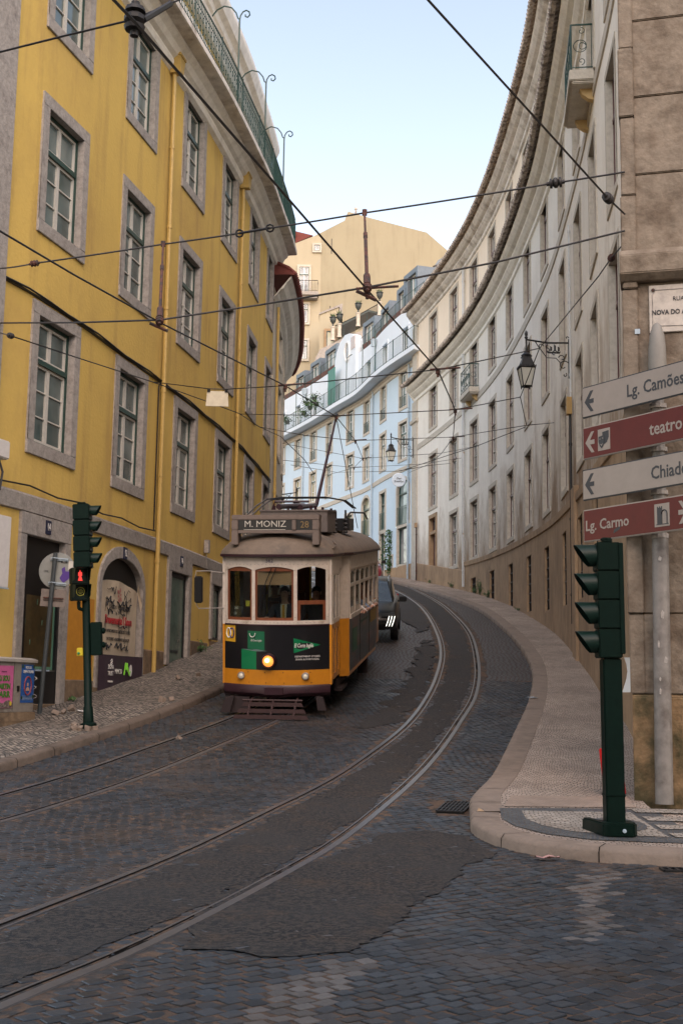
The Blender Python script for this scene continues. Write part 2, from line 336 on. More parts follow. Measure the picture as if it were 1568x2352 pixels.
def asphm():
    m,n,l,b=nodes('patched_asphalt'); tc=n.new('ShaderNodeTexCoord'); b.inputs['Specular IOR Level'].default_value=.3; b.inputs['Roughness'].default_value=.75
    def nz(sc,det,rg,lo,hi,a=0,c=1,st=(1,1,1)):
        mp=n.new('ShaderNodeMapping'); mp.inputs['Scale'].default_value=st; l.new(tc.outputs['Object'],mp.inputs[0]); t=n.new('ShaderNodeTexNoise'); t.inputs['Scale'].default_value=sc; t.inputs['Detail'].default_value=det; t.inputs['Roughness'].default_value=rg; l.new(mp.outputs[0],t.inputs[0])
        r=n.new('ShaderNodeMapRange'); r.inputs[1].default_value=lo; r.inputs[2].default_value=hi; r.inputs[3].default_value=a; r.inputs[4].default_value=c; l.new(t.outputs[0],r.inputs[0]); return r.outputs[0],t.outputs[0]
    def mix(f,a,c):
        x=n.new('ShaderNodeMix'); x.data_type='RGBA'; l.new(f,x.inputs[0])
        for k,q in((6,a),(7,c)):
            if isinstance(q,tuple): x.inputs[k].default_value=(*q,1)
            else: l.new(q,x.inputs[k])
        return x.outputs[2]
    g1,gr=nz(26,5,.75,.47,.53); c=mix(g1,(.008,.009,.012),(.055,.046,.038))       # stone chips in tar
    g2,_=nz(.55,8,.6,.42,.62); c=mix(g2,c,mix(g1,(.024,.024,.024),(.045,.039,.035)))       # older, smoother repairs
    g3,_=nz(1.6,14,.78,.52,.68); c=mix(g3,c,mix(g1,(.030,.022,.016),(.078,.053,.036)))      # washed-in sand
    l.new(c,b.inputs['Base Color']); bp=n.new('ShaderNodeBump'); bp.inputs['Strength'].default_value=.9; bp.inputs['Distance'].default_value=.02; l.new(gr,bp.inputs['Height']); l.new(bp.outputs[0],b.inputs['Normal']); return m
M_['asph']=asphm()
M_['sand']=mat('orange_sand',(.10,.062,.038),.95,var=.4,scale=6,bump=.6,bscale=40,c2=(.035,.032,.030),c2w=(.46,.56))
M_['bed']=mat('joint_sand',(.085,.052,.032),.95,var=.45,scale=7,bump=.6,bscale=50,c2=(.022,.018,.015),c2w=(.48,.62))
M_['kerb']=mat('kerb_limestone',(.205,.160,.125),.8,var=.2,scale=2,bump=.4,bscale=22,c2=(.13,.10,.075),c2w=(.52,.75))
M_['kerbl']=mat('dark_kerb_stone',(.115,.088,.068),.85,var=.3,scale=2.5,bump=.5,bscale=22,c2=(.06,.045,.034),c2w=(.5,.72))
M_['rail']=mat('polished_rail',(.15,.155,.17),.3,metal=.55,var=.2,scale=3)
M_['groove']=mat('rail_groove',(.007,.006,.0055),.8,spec=.1)
# text
def text(name,s,size,M,m,parent=None,world=False,align='CENTER',ext=.002,sx=1.,shear=0.,label=None,bold=0.):
    c=bpy.data.curves.new(name,'FONT'); c.body=s; c.size=size; c.align_x=align; c.align_y='CENTER'; c.extrude=ext; c.shear=shear; c.resolution_u=2; c.offset=bold
    t=bpy.data.objects.new('tmp',c); COL.objects.link(t); dg=bpy.context.evaluated_depsgraph_get()
    me=bpy.data.meshes.new_from_object(t.evaluated_get(dg)); bpy.data.objects.remove(t)
    me.transform(M@Matrix.Diagonal((sx,1,1,1))); me.materials.clear(); me.materials.append(m); me.name=name
    o=bpy.data.objects.new(name,me); COL.objects.link(o)
    if parent is not None:
        o.parent=parent
        if world: o.matrix_parent_inverse=WM[parent.name].inverted()
    if label: o['label']=label
    return o
def TM(fac,s,z,off): # text matrix on a facade
    M=fac.M(s,z,off); X=M.col[0].to_3d()*-1; N=M.col[1].to_3d(); p=M.col[3].to_3d()
    return Matrix(((X.x,0,N.x,p.x),(X.y,0,N.y,p.y),(0,1,0,p.z),(0,0,0,1)))
def frameM(o,right,up=None):  # matrix with x=right, y=up, z=normal
    right=Vector(right).normalized(); up=Vector(up or (0,0,1)).normalized(); N=right.cross(up).normalized()
    return Matrix(((right.x,up.x,N.x,o[0]),(right.y,up.y,N.y,o[1]),(right.z,up.z,N.z,o[2]),(0,0,0,1)))
# ---------------------------------------------------------------- street surface
mb=MB(); ysr=[-14+.5*i for i in range(250)]; xs=[-60,-30,-15]+[-10+2*i for i in range(11)]+[15,30,60]
mb.grid([[(x,y,g(y)) for x in xs] for y in ysr]); structure(mb.build('road',M_['cob'],smooth=True))
def strip_pts(L,R_,step=.5):
    A=crom(L,step); B=crom(R_,step); n=max(len(A),len(B))
    def rs(P):
        d=[0]
        for a,b in zip(P,P[1:]): d.append(d[-1]+(b-a).length)
        out=[]
        for i in range(n):
            t=d[-1]*i/(n-1); j=0
            while j<len(d)-2 and d[j+1]<t: j+=1
            out.append(P[j].lerp(P[j+1],(t-d[j])/max(1e-9,d[j+1]-d[j])))
        return out
    return rs(A),rs(B)
def off_line(P,o):
    out=[]
    for i,p in enumerate(P):
        t=(P[min(i+1,len(P)-1)]-P[max(i-1,0)]).normalized(); out.append(p+Vector((t.y,-t.x,0))*o)
    return out
def ribbon(mb,L,R_,dz,mi=0,cols=1):
    rows=[]
    for a,b in zip(L,R_):
        rows.append([Vector((a.lerp(b,k/cols).x,a.lerp(b,k/cols).y,g(a.lerp(b,k/cols).y)+dz)) for k in range(cols+1)])
    mb.grid(rows,mi)
LW=Fac([(-8.2,12.2),(-5.72,19.71),(-5.41,20.66),(-4.95,22.45),(-4.61,24.17),(-4.06,26.82),(-3.56,29.48),(-2.93,33.77),(-2.68,36.28),(-2.41,39.51),(-2.27,43),(-2.35,47),(-2.6,51),(-3.3,55.5)])
RW=Fac([(3.7,64.6),(4.4,61.2),(5.1,57.3),(5.65,53.5),(6.0,50),(6.22,46),(6.28,41),(6.2,36),(5.9,31.5),(5.5,27),(5.22,24.7),(4.87,21.2),(4.55,19.1)])
BW=Fac([(4.3,63.6),(3.1,67.1),(2.35,69.7),(1.4,73.7),(.2,76.9),(-1.75,82.2),(-3.6,86.6),(-6,92)],-1)
# pavements
KH=.13
def pavement(name,outer,inner,m,kw,cols=4,kh=KH):
    O,I=strip_pts(outer,inner,.35)
    K=[]
    for i,p in enumerate(O):
        q=I[i]; K.append(p+(q-p).normalized()*kw)
    mb=MB(); ribbon(mb,K,I,kh,0,cols); structure(mb.build(name,m))
    # kerb stones with joints and worn, bevelled arrises
    mb=MB(); n=len(O); acc=0; seglen=1.15; j=0; last=O[0]
    jit=random.Random(3)
    dist=[0]
    for a,b in zip(O,O[1:]): dist.append(dist[-1]+(b-a).length)
    rows=[]
    for i in range(n):
        p,k=O[i],K[i]; d=(k-p).normalized(); z=g(p.y); e=.012*mn.noise(Vector((dist[i]*1.3,0,3)))
        rows.append([p+Vector((0,0,z-.1)),p+Vector((0,0,z+kh-.03+e)),p+d*.03+Vector((0,0,z+kh+.004+e)),p+d*.32*kw+Vector((0,0,z+kh+.008)),k+Vector((0,0,g(k.y)+kh+.005)),k+Vector((0,0,g(k.y)+kh-.03))])
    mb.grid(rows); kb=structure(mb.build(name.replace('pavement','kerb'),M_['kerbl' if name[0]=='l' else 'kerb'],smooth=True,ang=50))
    # joint lines
    mb=MB(); t=.6
    while t<dist[-1]:
        j=0
        while dist[j+1]<t: j+=1
        f=(t-dist[j])/(dist[j+1]-dist[j]); p=O[j].lerp(O[j+1],f); k=K[j].lerp(K[j+1],f); d=(k-p).normalized(); T=Vector((-d.y,d.x,0))*.006
        z=g(p.y)
        pr=[p-d*.003+Vector((0,0,z-.02)),p-d*.003+Vector((0,0,z+kh-.028)),p+d*.028+Vector((0,0,z+kh+.008)),p+d*.32*kw+Vector((0,0,z+kh+.0115)),k+Vector((0,0,g(k.y)+kh+.0085))]
        mb.grid([[q-T for q in pr],[q+T for q in pr]]); t+=seglen*jit.uniform(.75,1.2)
    structure(mb.build('kerb_joint',M_['groove']))
def wallline(fac,s0,s1,off,n=24): return [tuple(fac.P(s0+(s1-s0)*i/n,0,off))[:2] for i in range(n+1)]
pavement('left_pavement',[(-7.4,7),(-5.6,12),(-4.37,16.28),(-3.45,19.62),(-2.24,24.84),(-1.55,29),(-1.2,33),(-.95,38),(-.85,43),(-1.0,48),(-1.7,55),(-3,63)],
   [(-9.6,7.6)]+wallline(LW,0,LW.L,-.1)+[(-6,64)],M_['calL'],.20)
pavement('right_pavement',[(1.40,13.3),(1.52,14.4),(1.88,15.72),(2.15,16.9),(2.9,20.4),(3.7,24.2),(4.3,27.8),(4.62,31),(4.84,35.5),(4.94,41.6),(4.8,45.5),(4.48,49.4),(3.95,54.6),(2.95,60.4),(1.9,65.5),(.1,72.5),(-2.6,81),(-6.5,91)],
   [(3.4,13.6),(3.42,14.2),(3.9,16.5),(4.45,18.9)]+[tuple(q) for q in wallline(RW,RW.L,0,-.1)]+[(3.2,67.1),(1.5,73.7),(.3,76.9),(-1.6,82.2),(-5.5,92)],M_['calR'],.36)
# street corner with the mosaic arcs
cor_o=[(1.40,13.3),(1.35,12.75),(1.42,12.25),(1.62,11.7),(2.05,11.25),(2.75,10.98),(4,10.85),(6,10.75),(10,10.6),(16,10.4)]
O=crom(cor_o,.25); K=off_line(O,-.30)
if (K[5]-Vector((3,13,0))).length>(O[5]-Vector((3,13,0))).length: K=off_line(O,.30)
CORNER=[(k.x,k.y) for k in K]+[(16,13.4),(3.4,13.6),(1.76,13.33)]
mb=MB(); rows=[]; dist=[0]
for a,b in zip(O,O[1:]): dist.append(dist[-1]+(b-a).length)
for i,(p,k) in enumerate(zip(O,K)):
    d=(k-p).normalized(); z=g(p.y); e=.008*mn.noise(Vector((dist[i]*1.7,1,3)))
    rows.append([p+Vector((0,0,z-.1)),p+Vector((0,0,z+KH-.035+e)),p+d*.035+Vector((0,0,z+KH+.006+e)),k+Vector((0,0,g(k.y)+KH+.006)),k+Vector((0,0,g(k.y)+KH-.03))])
mb.grid(rows); structure(mb.build('corner_kerb',M_['kerb'],smooth=True,ang=50))
mb=MB(); t=.35
while t<dist[-1]-1:
    j=0
    while dist[j+1]<t: j+=1
    f=(t-dist[j])/(dist[j+1]-dist[j]); p=O[j].lerp(O[j+1],f); k=K[j].lerp(K[j+1],f); d=(k-p).normalized(); T=Vector((-d.y,d.x,0))*.005; z=g(p.y)
    pr=[p-d*.003+Vector((0,0,z-.02)),p-d*.003+Vector((0,0,z+KH-.033)),p+d*.033+Vector((0,0,z+KH+.011)),k+Vector((0,0,g(k.y)+KH+.0105))]
    mb.grid([[q-T for q in pr],[q+T for q in pr]]); t+=[.55,.9,1.1,.7][int(t*7)%4]
structure(mb.build('kerb_joint',M_['groove']))
def sheet(name,poly,dz,m,jag=0,kind=True,sub=.10):
    pts=[]
    for i in range(len(poly)):
        a=Vector((*poly[i],0)); b=Vector((*poly[(i+1)%len(poly)],0)); n=max(1,int((b-a).length/sub)) if jag else max(1,int((b-a).length/.5))
        for k in range(n):
            p=a.lerp(b,k/n)
            if jag:
                q=Vector((p.x*3.1,p.y*3.1,.3)); r=Vector((p.x*11,p.y*11,2.3))
                p=p+Vector((mn.noise(q)+.6*mn.noise(r)+.35*mn.noise(r*2.9),mn.noise(q+Vector((9,4,0)))+.5*mn.noise(r+Vector((4,4,0))),0))*jag
            pts.append(p)
    bm=bmesh.new(); vs=[bm.verts.new((p.x,p.y,0)) for p in pts]; bm.faces.new(vs)
    bmesh.ops.triangulate(bm,faces=bm.faces)
    for it in range(3):
        es=[e for e in bm.edges if e.calc_length()>.9]
        if es: bmesh.ops.subdivide_edges(bm,edges=es,cuts=1); bmesh.ops.triangulate(bm,faces=bm.faces)
    for v in bm.verts: v.co.z=g(v.co.y)+dz
    bmesh.ops.recalc_face_normals(bm,faces=bm.faces)
    me=bpy.data.meshes.new(name); bm.to_mesh(me); bm.free(); me.materials.append(m); o=bpy.data.objects.new(name,me); COL.objects.link(o)
    return structure(o)
D=KH+.004
sheet('corner_pavement',CORNER,KH,M_['calR'])
sheet('corner_paving_strip',[(1.80,13.66),(3.25,13.70),(3.3,14.42),(1.98,14.40)],D+.004,M_['calB'])
ring=lambda cx,cy,rx,ry,a0,a1,n=18:[(cx+rx*math.cos(R(a0+(a1-a0)*i/n)),cy+ry*math.sin(R(a0+(a1-a0)*i/n))) for i in range(n+1)]
sheet('dark_mosaic_arc',[(1.74,13.55),(1.68,12.9),(1.74,12.42),(1.98,11.92),(2.35,11.62),(2.9,11.5),(3.4,11.47),(3.4,13.5),(3.4,13.6),(2.4,13.6)],D+.004,M_['calD'])
sheet('white_mosaic_field',[(1.95,13.38),(1.92,12.85),(2.02,12.45),(2.25,12.10),(2.6,11.9),(3.1,11.82),(3.1,13.36)],D+.008,M_['calW'])
sheet('dark_mosaic_spot',ring(2.78,12.55,.28,.42,0,345,20),D+.012,M_['calD'])
for i in range(4):
    y=11.78+i*.52
    sheet('pale_mosaic_stripe',[(3.15,y),(9,y-.35),(9,y-.08),(3.15,y+.26)],D+.013,M_['calW'],kind=True)
# rails
def P2(L): return crom(L,.3)
railA=[(-3.1,3.5),(-2.1,8.02),(-1.67,9.96),(-.96,13.12),(.14,16.94),(1.22,21.48),(2.12,27.2),(2.70,33.2),(2.98,42.6),(2.80,51),(2.25,58.5),(1.2,66),(-.6,73),(-4,83)]
railB=[(-2.4,3.2),(-1.56,6.04),(-1.08,7.56),(-.27,10.88),(.36,13.6),(1.40,18.06),(2.10,21.6),(2.72,24.9),(3.30,29.6),(3.78,36),(3.89,42),(3.78,50),(3.2,59.5),(2.1,67.5),(.3,74.5),(-3,84)]
railC=[(-6.6,6),(-5.15,11),(-3.92,14.66),(-2.95,17.88),(-1.72,22.2),(-1.05,26.3),(-.5,31),(-.08,36.5),(.1,43),(0,50),(-.7,59),(-2.5,68)]
railD=[(-6.1,4.5),(-4.75,9),(-3.45,12.98),(-2.42,16.42),(-.83,22.28),(-.15,26.2),(.42,31),(.85,36.5),(1.03,43),(.95,50),(.3,59),(-1.5,68)]
def mkrail(pts,sgn,hd=.055):
    P=P2(pts); f=sgn
    prof=[(-.055,-.008),(-.050,.012),(.014,.014),(.020,.001),(.062,.0),(.066,.011),(.086,.011),(.090,-.008)]
    mb=MB(); rows=[]
    for i,p in enumerate(P):
        t=(P[min(i+1,len(P)-1)]-P[max(i-1,0)]).normalized(); N=Vector((t.y,-t.x,0))*f
        rows.append([Vector((p.x+N.x*a,p.y+N.y*a,g(p.y)+.011+z)) for a,z in prof])
    n0=len(mb.v); c=len(prof)
    for r in rows: mb.v+=[tuple(q) for q in r]
    for i in range(len(rows)-1):
        for j in range(c-1):
            mb.f.append((n0+i*c+j,n0+i*c+j+1,n0+(i+1)*c+j+1,n0+(i+1)*c+j)); mb.m.append(1 if j in(2,3,4) else 0)
    return structure(mb.build('tram_rail',[M_['rail'],M_['groove']]))
mkrail(railA,1); mkrail(railB,-1); mkrail(railC,1); mkrail(railD,-1)
# sandy strips beside the rails, asphalt between
def jagged(P,o,amp,fr,seed):
    Q=off_line(P,0); out=[]
    for i,p in enumerate(P):
        t=(P[min(i+1,len(P)-1)]-P[max(i-1,0)]).normalized(); k=o+amp*(mn.noise(Vector((p.x*fr,p.y*fr,seed)))+.6*mn.noise(Vector((p.x*fr*3.3,p.y*fr*3.3,seed))))
        out.append(p+Vector((t.y,-t.x,0))*k)
    return out
def side_strip(name,pts,o0,o1,amp,m,dz,y0=0,y1=200,seed=1.):
    P=[p for p in crom(pts,.12) if y0<=p.y<=y1]
    mb=MB(); ribbon(mb,jagged(P,o0,amp if o0 else 0,1.7,seed),jagged(P,o1,amp,1.7,seed+5),dz); structure(mb.build(name,m))
side_strip('sand_strip',railA,-.05,.20,.09,M_['sand'],.0135,0,64,2)
side_strip('sand_strip',railA,-.16,-.04,.05,M_['sand'],.0135,0,64,12)
side_strip('sand_strip',railB,-.20,-.03,.10,M_['sand'],.0135,0,64,3)
side_strip('sand_strip',railB,.03,.17,.07,M_['sand'],.0135,0,64,4)
side_strip('sand_strip',railD,.03,.10,.05,M_['sand'],.0135,0,64,6)
side_strip('sand_strip',railC,-.09,-.03,.04,M_['sand'],.0135,0,64,7)
PA,PB=strip_pts(railA,railB,.12)
LA_=jagged(PA,.17,.10,1.3,11); LB_=jagged(PB,-.16,.11,1.3,21)
mb=MB(); ribbon(mb,LA_,LB_,.0205,0,3); structure(mb.build('asphalt_strip',M_['asph']))
sheet('asphalt_patch',[(.22,20.6),(1.02,21.2),(1.7,25),(2.3,29.5),(2.52,34),(2.25,34),(1.95,31),(1.5,27.5),(1.15,25),(.75,22.8)],.0215,M_['asph'],.22)
sheet('asphalt_patch',[(2.35,36),(2.75,38),(2.8,44),(2.7,52),(2.4,55),(2.0,50),(1.9,42)],.0215,M_['asph'],.2)
sheet('asphalt_patch',[(-.92,7.35),(-.92,8.3),(-.85,9.2),(-.62,9.95),(-.25,10.75),(.05,11.5),(.5,12.6),(.95,12.75),(1.3,12.5),(1.33,11.9),(1.55,11.5),(1.1,10.8),(.95,10.1),(.62,9.05),(.40,8.3),(.24,7.8),(.08,7.35),(-.3,7.18)],.0215,M_['asph'],.10,sub=.07)
PALE=[[(-.62,5.0),(-.20,5.0),(.06,6.45),(.24,7.15),(-.02,7.1),(-.30,6.45)],[(1.45,7.7),(1.66,7.7),(2.02,9.4),(2.42,10.85),(2.12,10.88),(1.72,9.2)]]
def pip(x,y,P):
    c=False; j=len(P)-1
    for i in range(len(P)):
        xi,yi=P[i]; xj,yj=P[j]
        if (yi>y)!=(yj>y) and x<(xj-xi)*(y-yi)/(yj-yi)+xi: c=not c
        j=i
    return c
# ---------------------------------------------------------------- the setts themselves, stone by stone, down at the near end
def xat(C,y):
    for a,b in zip(C,C[1:]):
        if a.y<=y<=b.y: return a.x+(b.x-a.x)*(y-a.y)/(b.y-a.y), math.cos(math.atan2(b.x-a.x,b.y-a.y))
    return None
RC_=[crom(r,.3) for r in(railA,railB,railC,railD)]
KLc=crom([(-7.4,7),(-5.6,12),(-4.37,16.28),(-3.45,19.62),(-2.24,24.84),(-1.55,29),(-1.2,33)],.4); KRc=crom([(1.40,13.3),(1.52,14.4),(1.88,15.72),(2.15,16.9),(2.9,20.4),(3.7,24.2),(4.3,27.8),(4.62,31)],.4)
CRN=[(p.x,p.y) for p in O]+[(16,13.4),(1.4,13.35)]
q=random.Random(21); V=[];Fc=[];cols_=[]
A0,B0=.122,.104; th=R(40); ct_,st_=math.cos(th),math.sin(th); YMAX=27.
for iu in range(-230,260):
    for iv in range(-60,330):
        u=(iu+.5*(iv%2)+ .0)*A0; v=iv*B0
        x=u*ct_-v*st_; y=u*st_+v*ct_
        if not(3.6<y<YMAX) or abs(x)>y*.30+2.2: continue
        wx=mn.noise(Vector((x*.35,y*.35,1)))*.22; wy=mn.noise(Vector((x*.35,y*.35,7)))*.22; x+=wx; y+=wy
        if y>13.2:
            k=xat(KRc,y)
            if k and x>k[0]+.02: continue
        if y>7:
            k=xat(KLc,y)
            if k and x<k[0]-.02: continue
        if x>1.2 and y>10.2 and pip(x,y,CRN): continue
        bad=(1.05<x<1.62 and 13.75<y<14.75) or (2.7<x<3.35 and 10.6<y<10.85)
        for C in RC_:
            k=xat(C,y)
            if k and abs(x-k[0])*k[1]<.11: bad=True;break
        if bad: continue
        kk=xat(RC_[0],y); k2=xat(RC_[1],y)
        if kk and k2 and kk[0]+.42<x<k2[0]-.40: continue
        z=g(y)+q.gauss(.0145,.0016)+.002; sl=(g(y+.2)-g(y-.2))/.4
        hx=(A0-q.uniform(.013,.026))/2; hy=(B0-q.uniform(.012,.024))/2; a=th+q.gauss(0,.035); ca,sa_=math.cos(a),math.sin(a); tx,ty=q.gauss(0,.030),q.gauss(0,.030)
        n=len(V); cor=[]
        for dx,dy in((-1,-1),(1,-1),(1,1),(-1,1)): cor.append((dx*hx+q.gauss(0,.0045),dy*hy+q.gauss(0,.0045)))
        for ins,dz in((1,-.02),(1,-.0035),(.89,0.)):
            for px_,py_ in cor:
                lx,ly=px_*ins,py_*ins; X=x+lx*ca-ly*sa_; Yw=y+lx*sa_+ly*ca
                V.append((X,Yw,z+dz+(Yw-y)*sl+lx*tx+ly*ty))
        for r_ in(0,4):
            for j in range(4): k=(j+1)%4; Fc.append((n+r_+j,n+r_+k,n+r_+4+k,n+r_+4+j))
        Fc.append((n+8,n+9,n+10,n+11))
        if any(pip(x+q.gauss(0,.04),y+q.gauss(0,.06),P) for P in PALE) and q.random()>.12: t=q.uniform(.45,1); c=(.115*t,.105*t,.098*t)
        else: t=q.uniform(.35,1.1); w_=q.random()*.25; c=(.026*t*(1+w_*.6),.036*t,.047*t*(1-w_*.3))
        cols_+=[c]*9
me=bpy.data.meshes.new('paving_setts'); me.from_pydata(V,[],Fc); ca_=me.color_attributes.new('stone','FLOAT_COLOR','CORNER')
buf=[]
for c in cols_: buf+=[c[0],c[1],c[2],1.]*4
ca_.data.foreach_set('color',buf)
m,n,l,b=nodes('worn_basalt_stone'); at=n.new('ShaderNodeAttribute'); at.attribute_name='stone'; tc=n.new('ShaderNodeTexCoord')
def nzz(sc,det,rg,lo,hi,a,c):
    t=n.new('ShaderNodeTexNoise'); t.inputs['Scale'].default_value=sc; t.inputs['Detail'].default_value=det; t.inputs['Roughness'].default_value=rg; l.new(tc.outputs['Object'],t.inputs[0]); r=n.new('ShaderNodeMapRange'); r.inputs[1].default_value=lo; r.inputs[2].default_value=hi; r.inputs[3].default_value=a; r.inputs[4].default_value=c; l.new(t.outputs[0],r.inputs[0]); return r.outputs[0],t.outputs[0]
f1,_=nzz(90,4,.8,.3,.7,.7,1.35); hs=n.new('ShaderNodeHueSaturation'); l.new(at.outputs[0],hs.inputs['Color']); l.new(f1,hs.inputs['Value'])
f2,_=nzz(.8,10,.7,.50,.70,0,.85); mx=n.new('ShaderNodeMix'); mx.data_type='RGBA'; l.new(f2,mx.inputs[0]); l.new(hs.outputs[0],mx.inputs[6]); mx.inputs[7].default_value=(.060,.042,.030,1); l.new(mx.outputs[2],b.inputs['Base Color'])
f3,_=nzz(1.1,6,.6,.35,.65,.34,.62); l.new(f3,b.inputs['Roughness']); _,f4=nzz(45,5,.6,0,1,0,1); bp=n.new('ShaderNodeBump'); bp.inputs['Strength'].default_value=.5; bp.inputs['Distance'].default_value=.006; l.new(f4,bp.inputs['Height']); l.new(bp.outputs[0],b.inputs['Normal'])
me.materials.append(m); o=bpy.data.objects.new('paving_setts',me); COL.objects.link(o); structure(o)
bed=[(-9,3.4),(9,3.4),(9.,10.4),(2.8,10.9),(1.7,11.6),(1.38,12.6),(1.5,14.4),(2.15,16.9),(3.7,24.2),(4.25,27.0),(-1.85,27.0),(-2.24,24.84),(-3.45,19.62),(-4.37,16.28),(-5.6,12),(-9,9)]
sheet('joint_bed',bed,.0105,M_['bed'])
# ---------------------------------------------------------------- buildings
def winproto(w,h,sw,ms,mf,msa,mg,tr=.34,rows=3,toprows=1,rail=None,arch=0,sill=0,pr=.035,dep=.13,sashw=.05,two=True,bars=False,tz=None):
    """a window in local space: x along the wall, y outwards, z up from the bottom of its opening"""
    f=MB(); o=.06; y0,y1=-dep-.05,-dep+.03
    f.bb(-w/2,-w/2+o,y0,y1,0,h); f.bb(w/2-o,w/2,y0,y1,0,h); f.bb(-w/2+o,w/2-o,y0+.002,y1-.002,0,o); f.bb(-w/2+o,w/2-o,y0+.002,y1-.002,h-o,h)
    zt=h*(1-tr)
    if tr: f.bb(-w/2+o,w/2-o,y0,y1+.02,zt-.045,zt+.045)
    fr=f.build('window',mf)
    kids=[]
    if msa is not None:
        s=MB(); q=sashw
        def leaf(x0,x1,z0,z1,n):
            a,b=y0+.005,y1-.022
            s.bb(x0,x0+q,a,b,z0,z1); s.bb(x1-q,x1,a,b,z0,z1); s.bb(x0+q,x1-q,a,b-.002,z0,z0+q); s.bb(x0+q,x1-q,a,b-.002,z1-q,z1)
            for k in range(1,n): zz=z0+(z1-z0)*k/n; s.bb(x0+q,x1-q,a+.01,b-.01,zz-.012,zz+.012)
        L,Rr=-w/2+o,w/2-o
        if tr:
            leaf(L,0 if two else Rr,zt+.045,h-o,toprows)
            if two: leaf(0,Rr,zt+.045,h-o,toprows)
            leaf(L,0 if two else Rr,o,zt-.045,rows)
            if two: leaf(0,Rr,o,zt-.045,rows)
        else:
            leaf(L,0 if two else Rr,o,h-o,rows)
            if two: leaf(0,Rr,o,h-o,rows)
        kids.append(s.build('sash',msa,fr))
    p=MB(); p.bb(-w/2+.03,w/2-.03,y0-.02,y0+.02,.02,h-.02); kids.append(p.build('pane',mg,fr))
    st=MB(); D0=-dep-.12
    if arch:
        n=12; xs=[w/2*math.cos(math.pi*k/n) for k in range(n+1)]; zs=[h-arch+arch*math.sin(math.pi*k/n) for k in range(n+1)]
        XO=[(w/2+sw)*math.cos(math.pi*k/n) for k in range(n+1)]; ZO=[h-arch+(arch+sw)*math.sin(math.pi*k/n) for k in range(n+1)]
        xs=[w/2]+xs+[-w/2]; zs=[0]+zs+[0]; XO=[w/2+sw]+XO+[-w/2-sw]; ZO=[0]+ZO+[0]
        rows_=[]
        for a,b,c,d in zip(xs,zs,XO,ZO): rows_.append([(a,D0,b),(a,pr,b),(c,pr,d),(c,-.05,d)])
        st.grid(rows_)
        # spandrel boards between arch and the square hole
        for sg in(-1,1):
            poly=[(sg*(w/2+sw*.5),h+sw*.5)]+[(sg*abs(x),z) for x,z in zip(XO[1:n//2+2],ZO[1:n//2+2])]
    else:
        st.bb(-w/2-sw,-w/2,D0,pr,0,h); st.bb(w/2,w/2+sw,D0,pr,0,h); st.bb(-w/2-sw,w/2+sw,D0+.001,pr,h,h+sw); st.bb(-w/2-sw,w/2+sw,D0+.001,pr+(.05 if sill else 0),-sw,0)
    if sw: kids.append(st.build('stone_surround',ms,fr,bevel=.008))
    if rail:
        r=MB(); yy=.02
        for zz in (.05,rail): r.bb(-w/2,w/2,yy-.012,yy+.012,zz-.012,zz+.012)
        k=int(w/.1)
        for i in range(k+1): x=-w/2+w*i/k; r.bb(x-.006,x+.006,yy-.006,yy+.006,.05,rail)
        kids.append(r.build('railing',M_['irong'],fr))
    if bars:
        r=MB()
        for i in range(1,6): x=-w/2+w*i/6; r.tube([(x,-.06,0),(x,-.06,h)],.012,5)
        for k in range(1,int(h/.35)+1): r.bb(-w/2,w/2,-.07,-.05,k*h/(int(h/.35)+1)-.012,k*h/(int(h/.35)+1)+.012)
        kids.append(r.build('window_bars',M_['iron'],fr))
    KIDS[fr.name]=kids
    return fr
def place(proto,used,parent,M):
    if proto.name not in used:
        used.add(proto.name); proto.parent=parent; proto.matrix_parent_inverse=WM[parent.name].inverted(); proto.matrix_basis=M; return proto
    return inst(proto,parent,M,WM[parent.name].inverted())
def pipe(fac,s,z0,z1,m,parent,r=.055,off=.10,bands=True,hop=False,name='drainpipe'):
    mb=MB(); P=[fac.P(s,z0+(z1-z0)*i/8,off) for i in range(9)]; mb.tube(P,r,8)
    if bands:
        z=z0+.7
        while z<z1: mb.tube([fac.P(s,z-.02,off),fac.P(s,z+.05,off)],r+.012,8); z+=1.9
    if hop:
        M=fac.M(s,z1,off+.05); mb.prism([(-.10,-.05),(.10,-.05),(.19,.32),(-.19,.32)],-.13,.13,M); mb.bb(-.21,.21,-.15,.15,.32,.38,M)
    return mb.build(name,m,parent,world=True,smooth=True)
used=set()
def spandrel(fac,c,w,zspring,rise,z1,m,parent,hw,off=0):
    mb=MB(); n=16; rows=[]
    for i in range(n+1):
        a=math.pi*i/n; x=w*math.cos(a); rows.append([fac.P(c+x,zspring+rise*math.sin(a),off-.002),fac.P(c+x,z1+.02,off-.002)])
    mb.grid(rows)
    for sg in(-1,1): mb.face([fac.P(c+sg*w,zspring,off-.002),fac.P(c+sg*(hw+.01),zspring,off-.002),fac.P(c+sg*(hw+.01),z1+.02,off-.002),fac.P(c+sg*w,z1+.02,off-.002)])
    mb.build('wall_infill',m,parent,world=True)
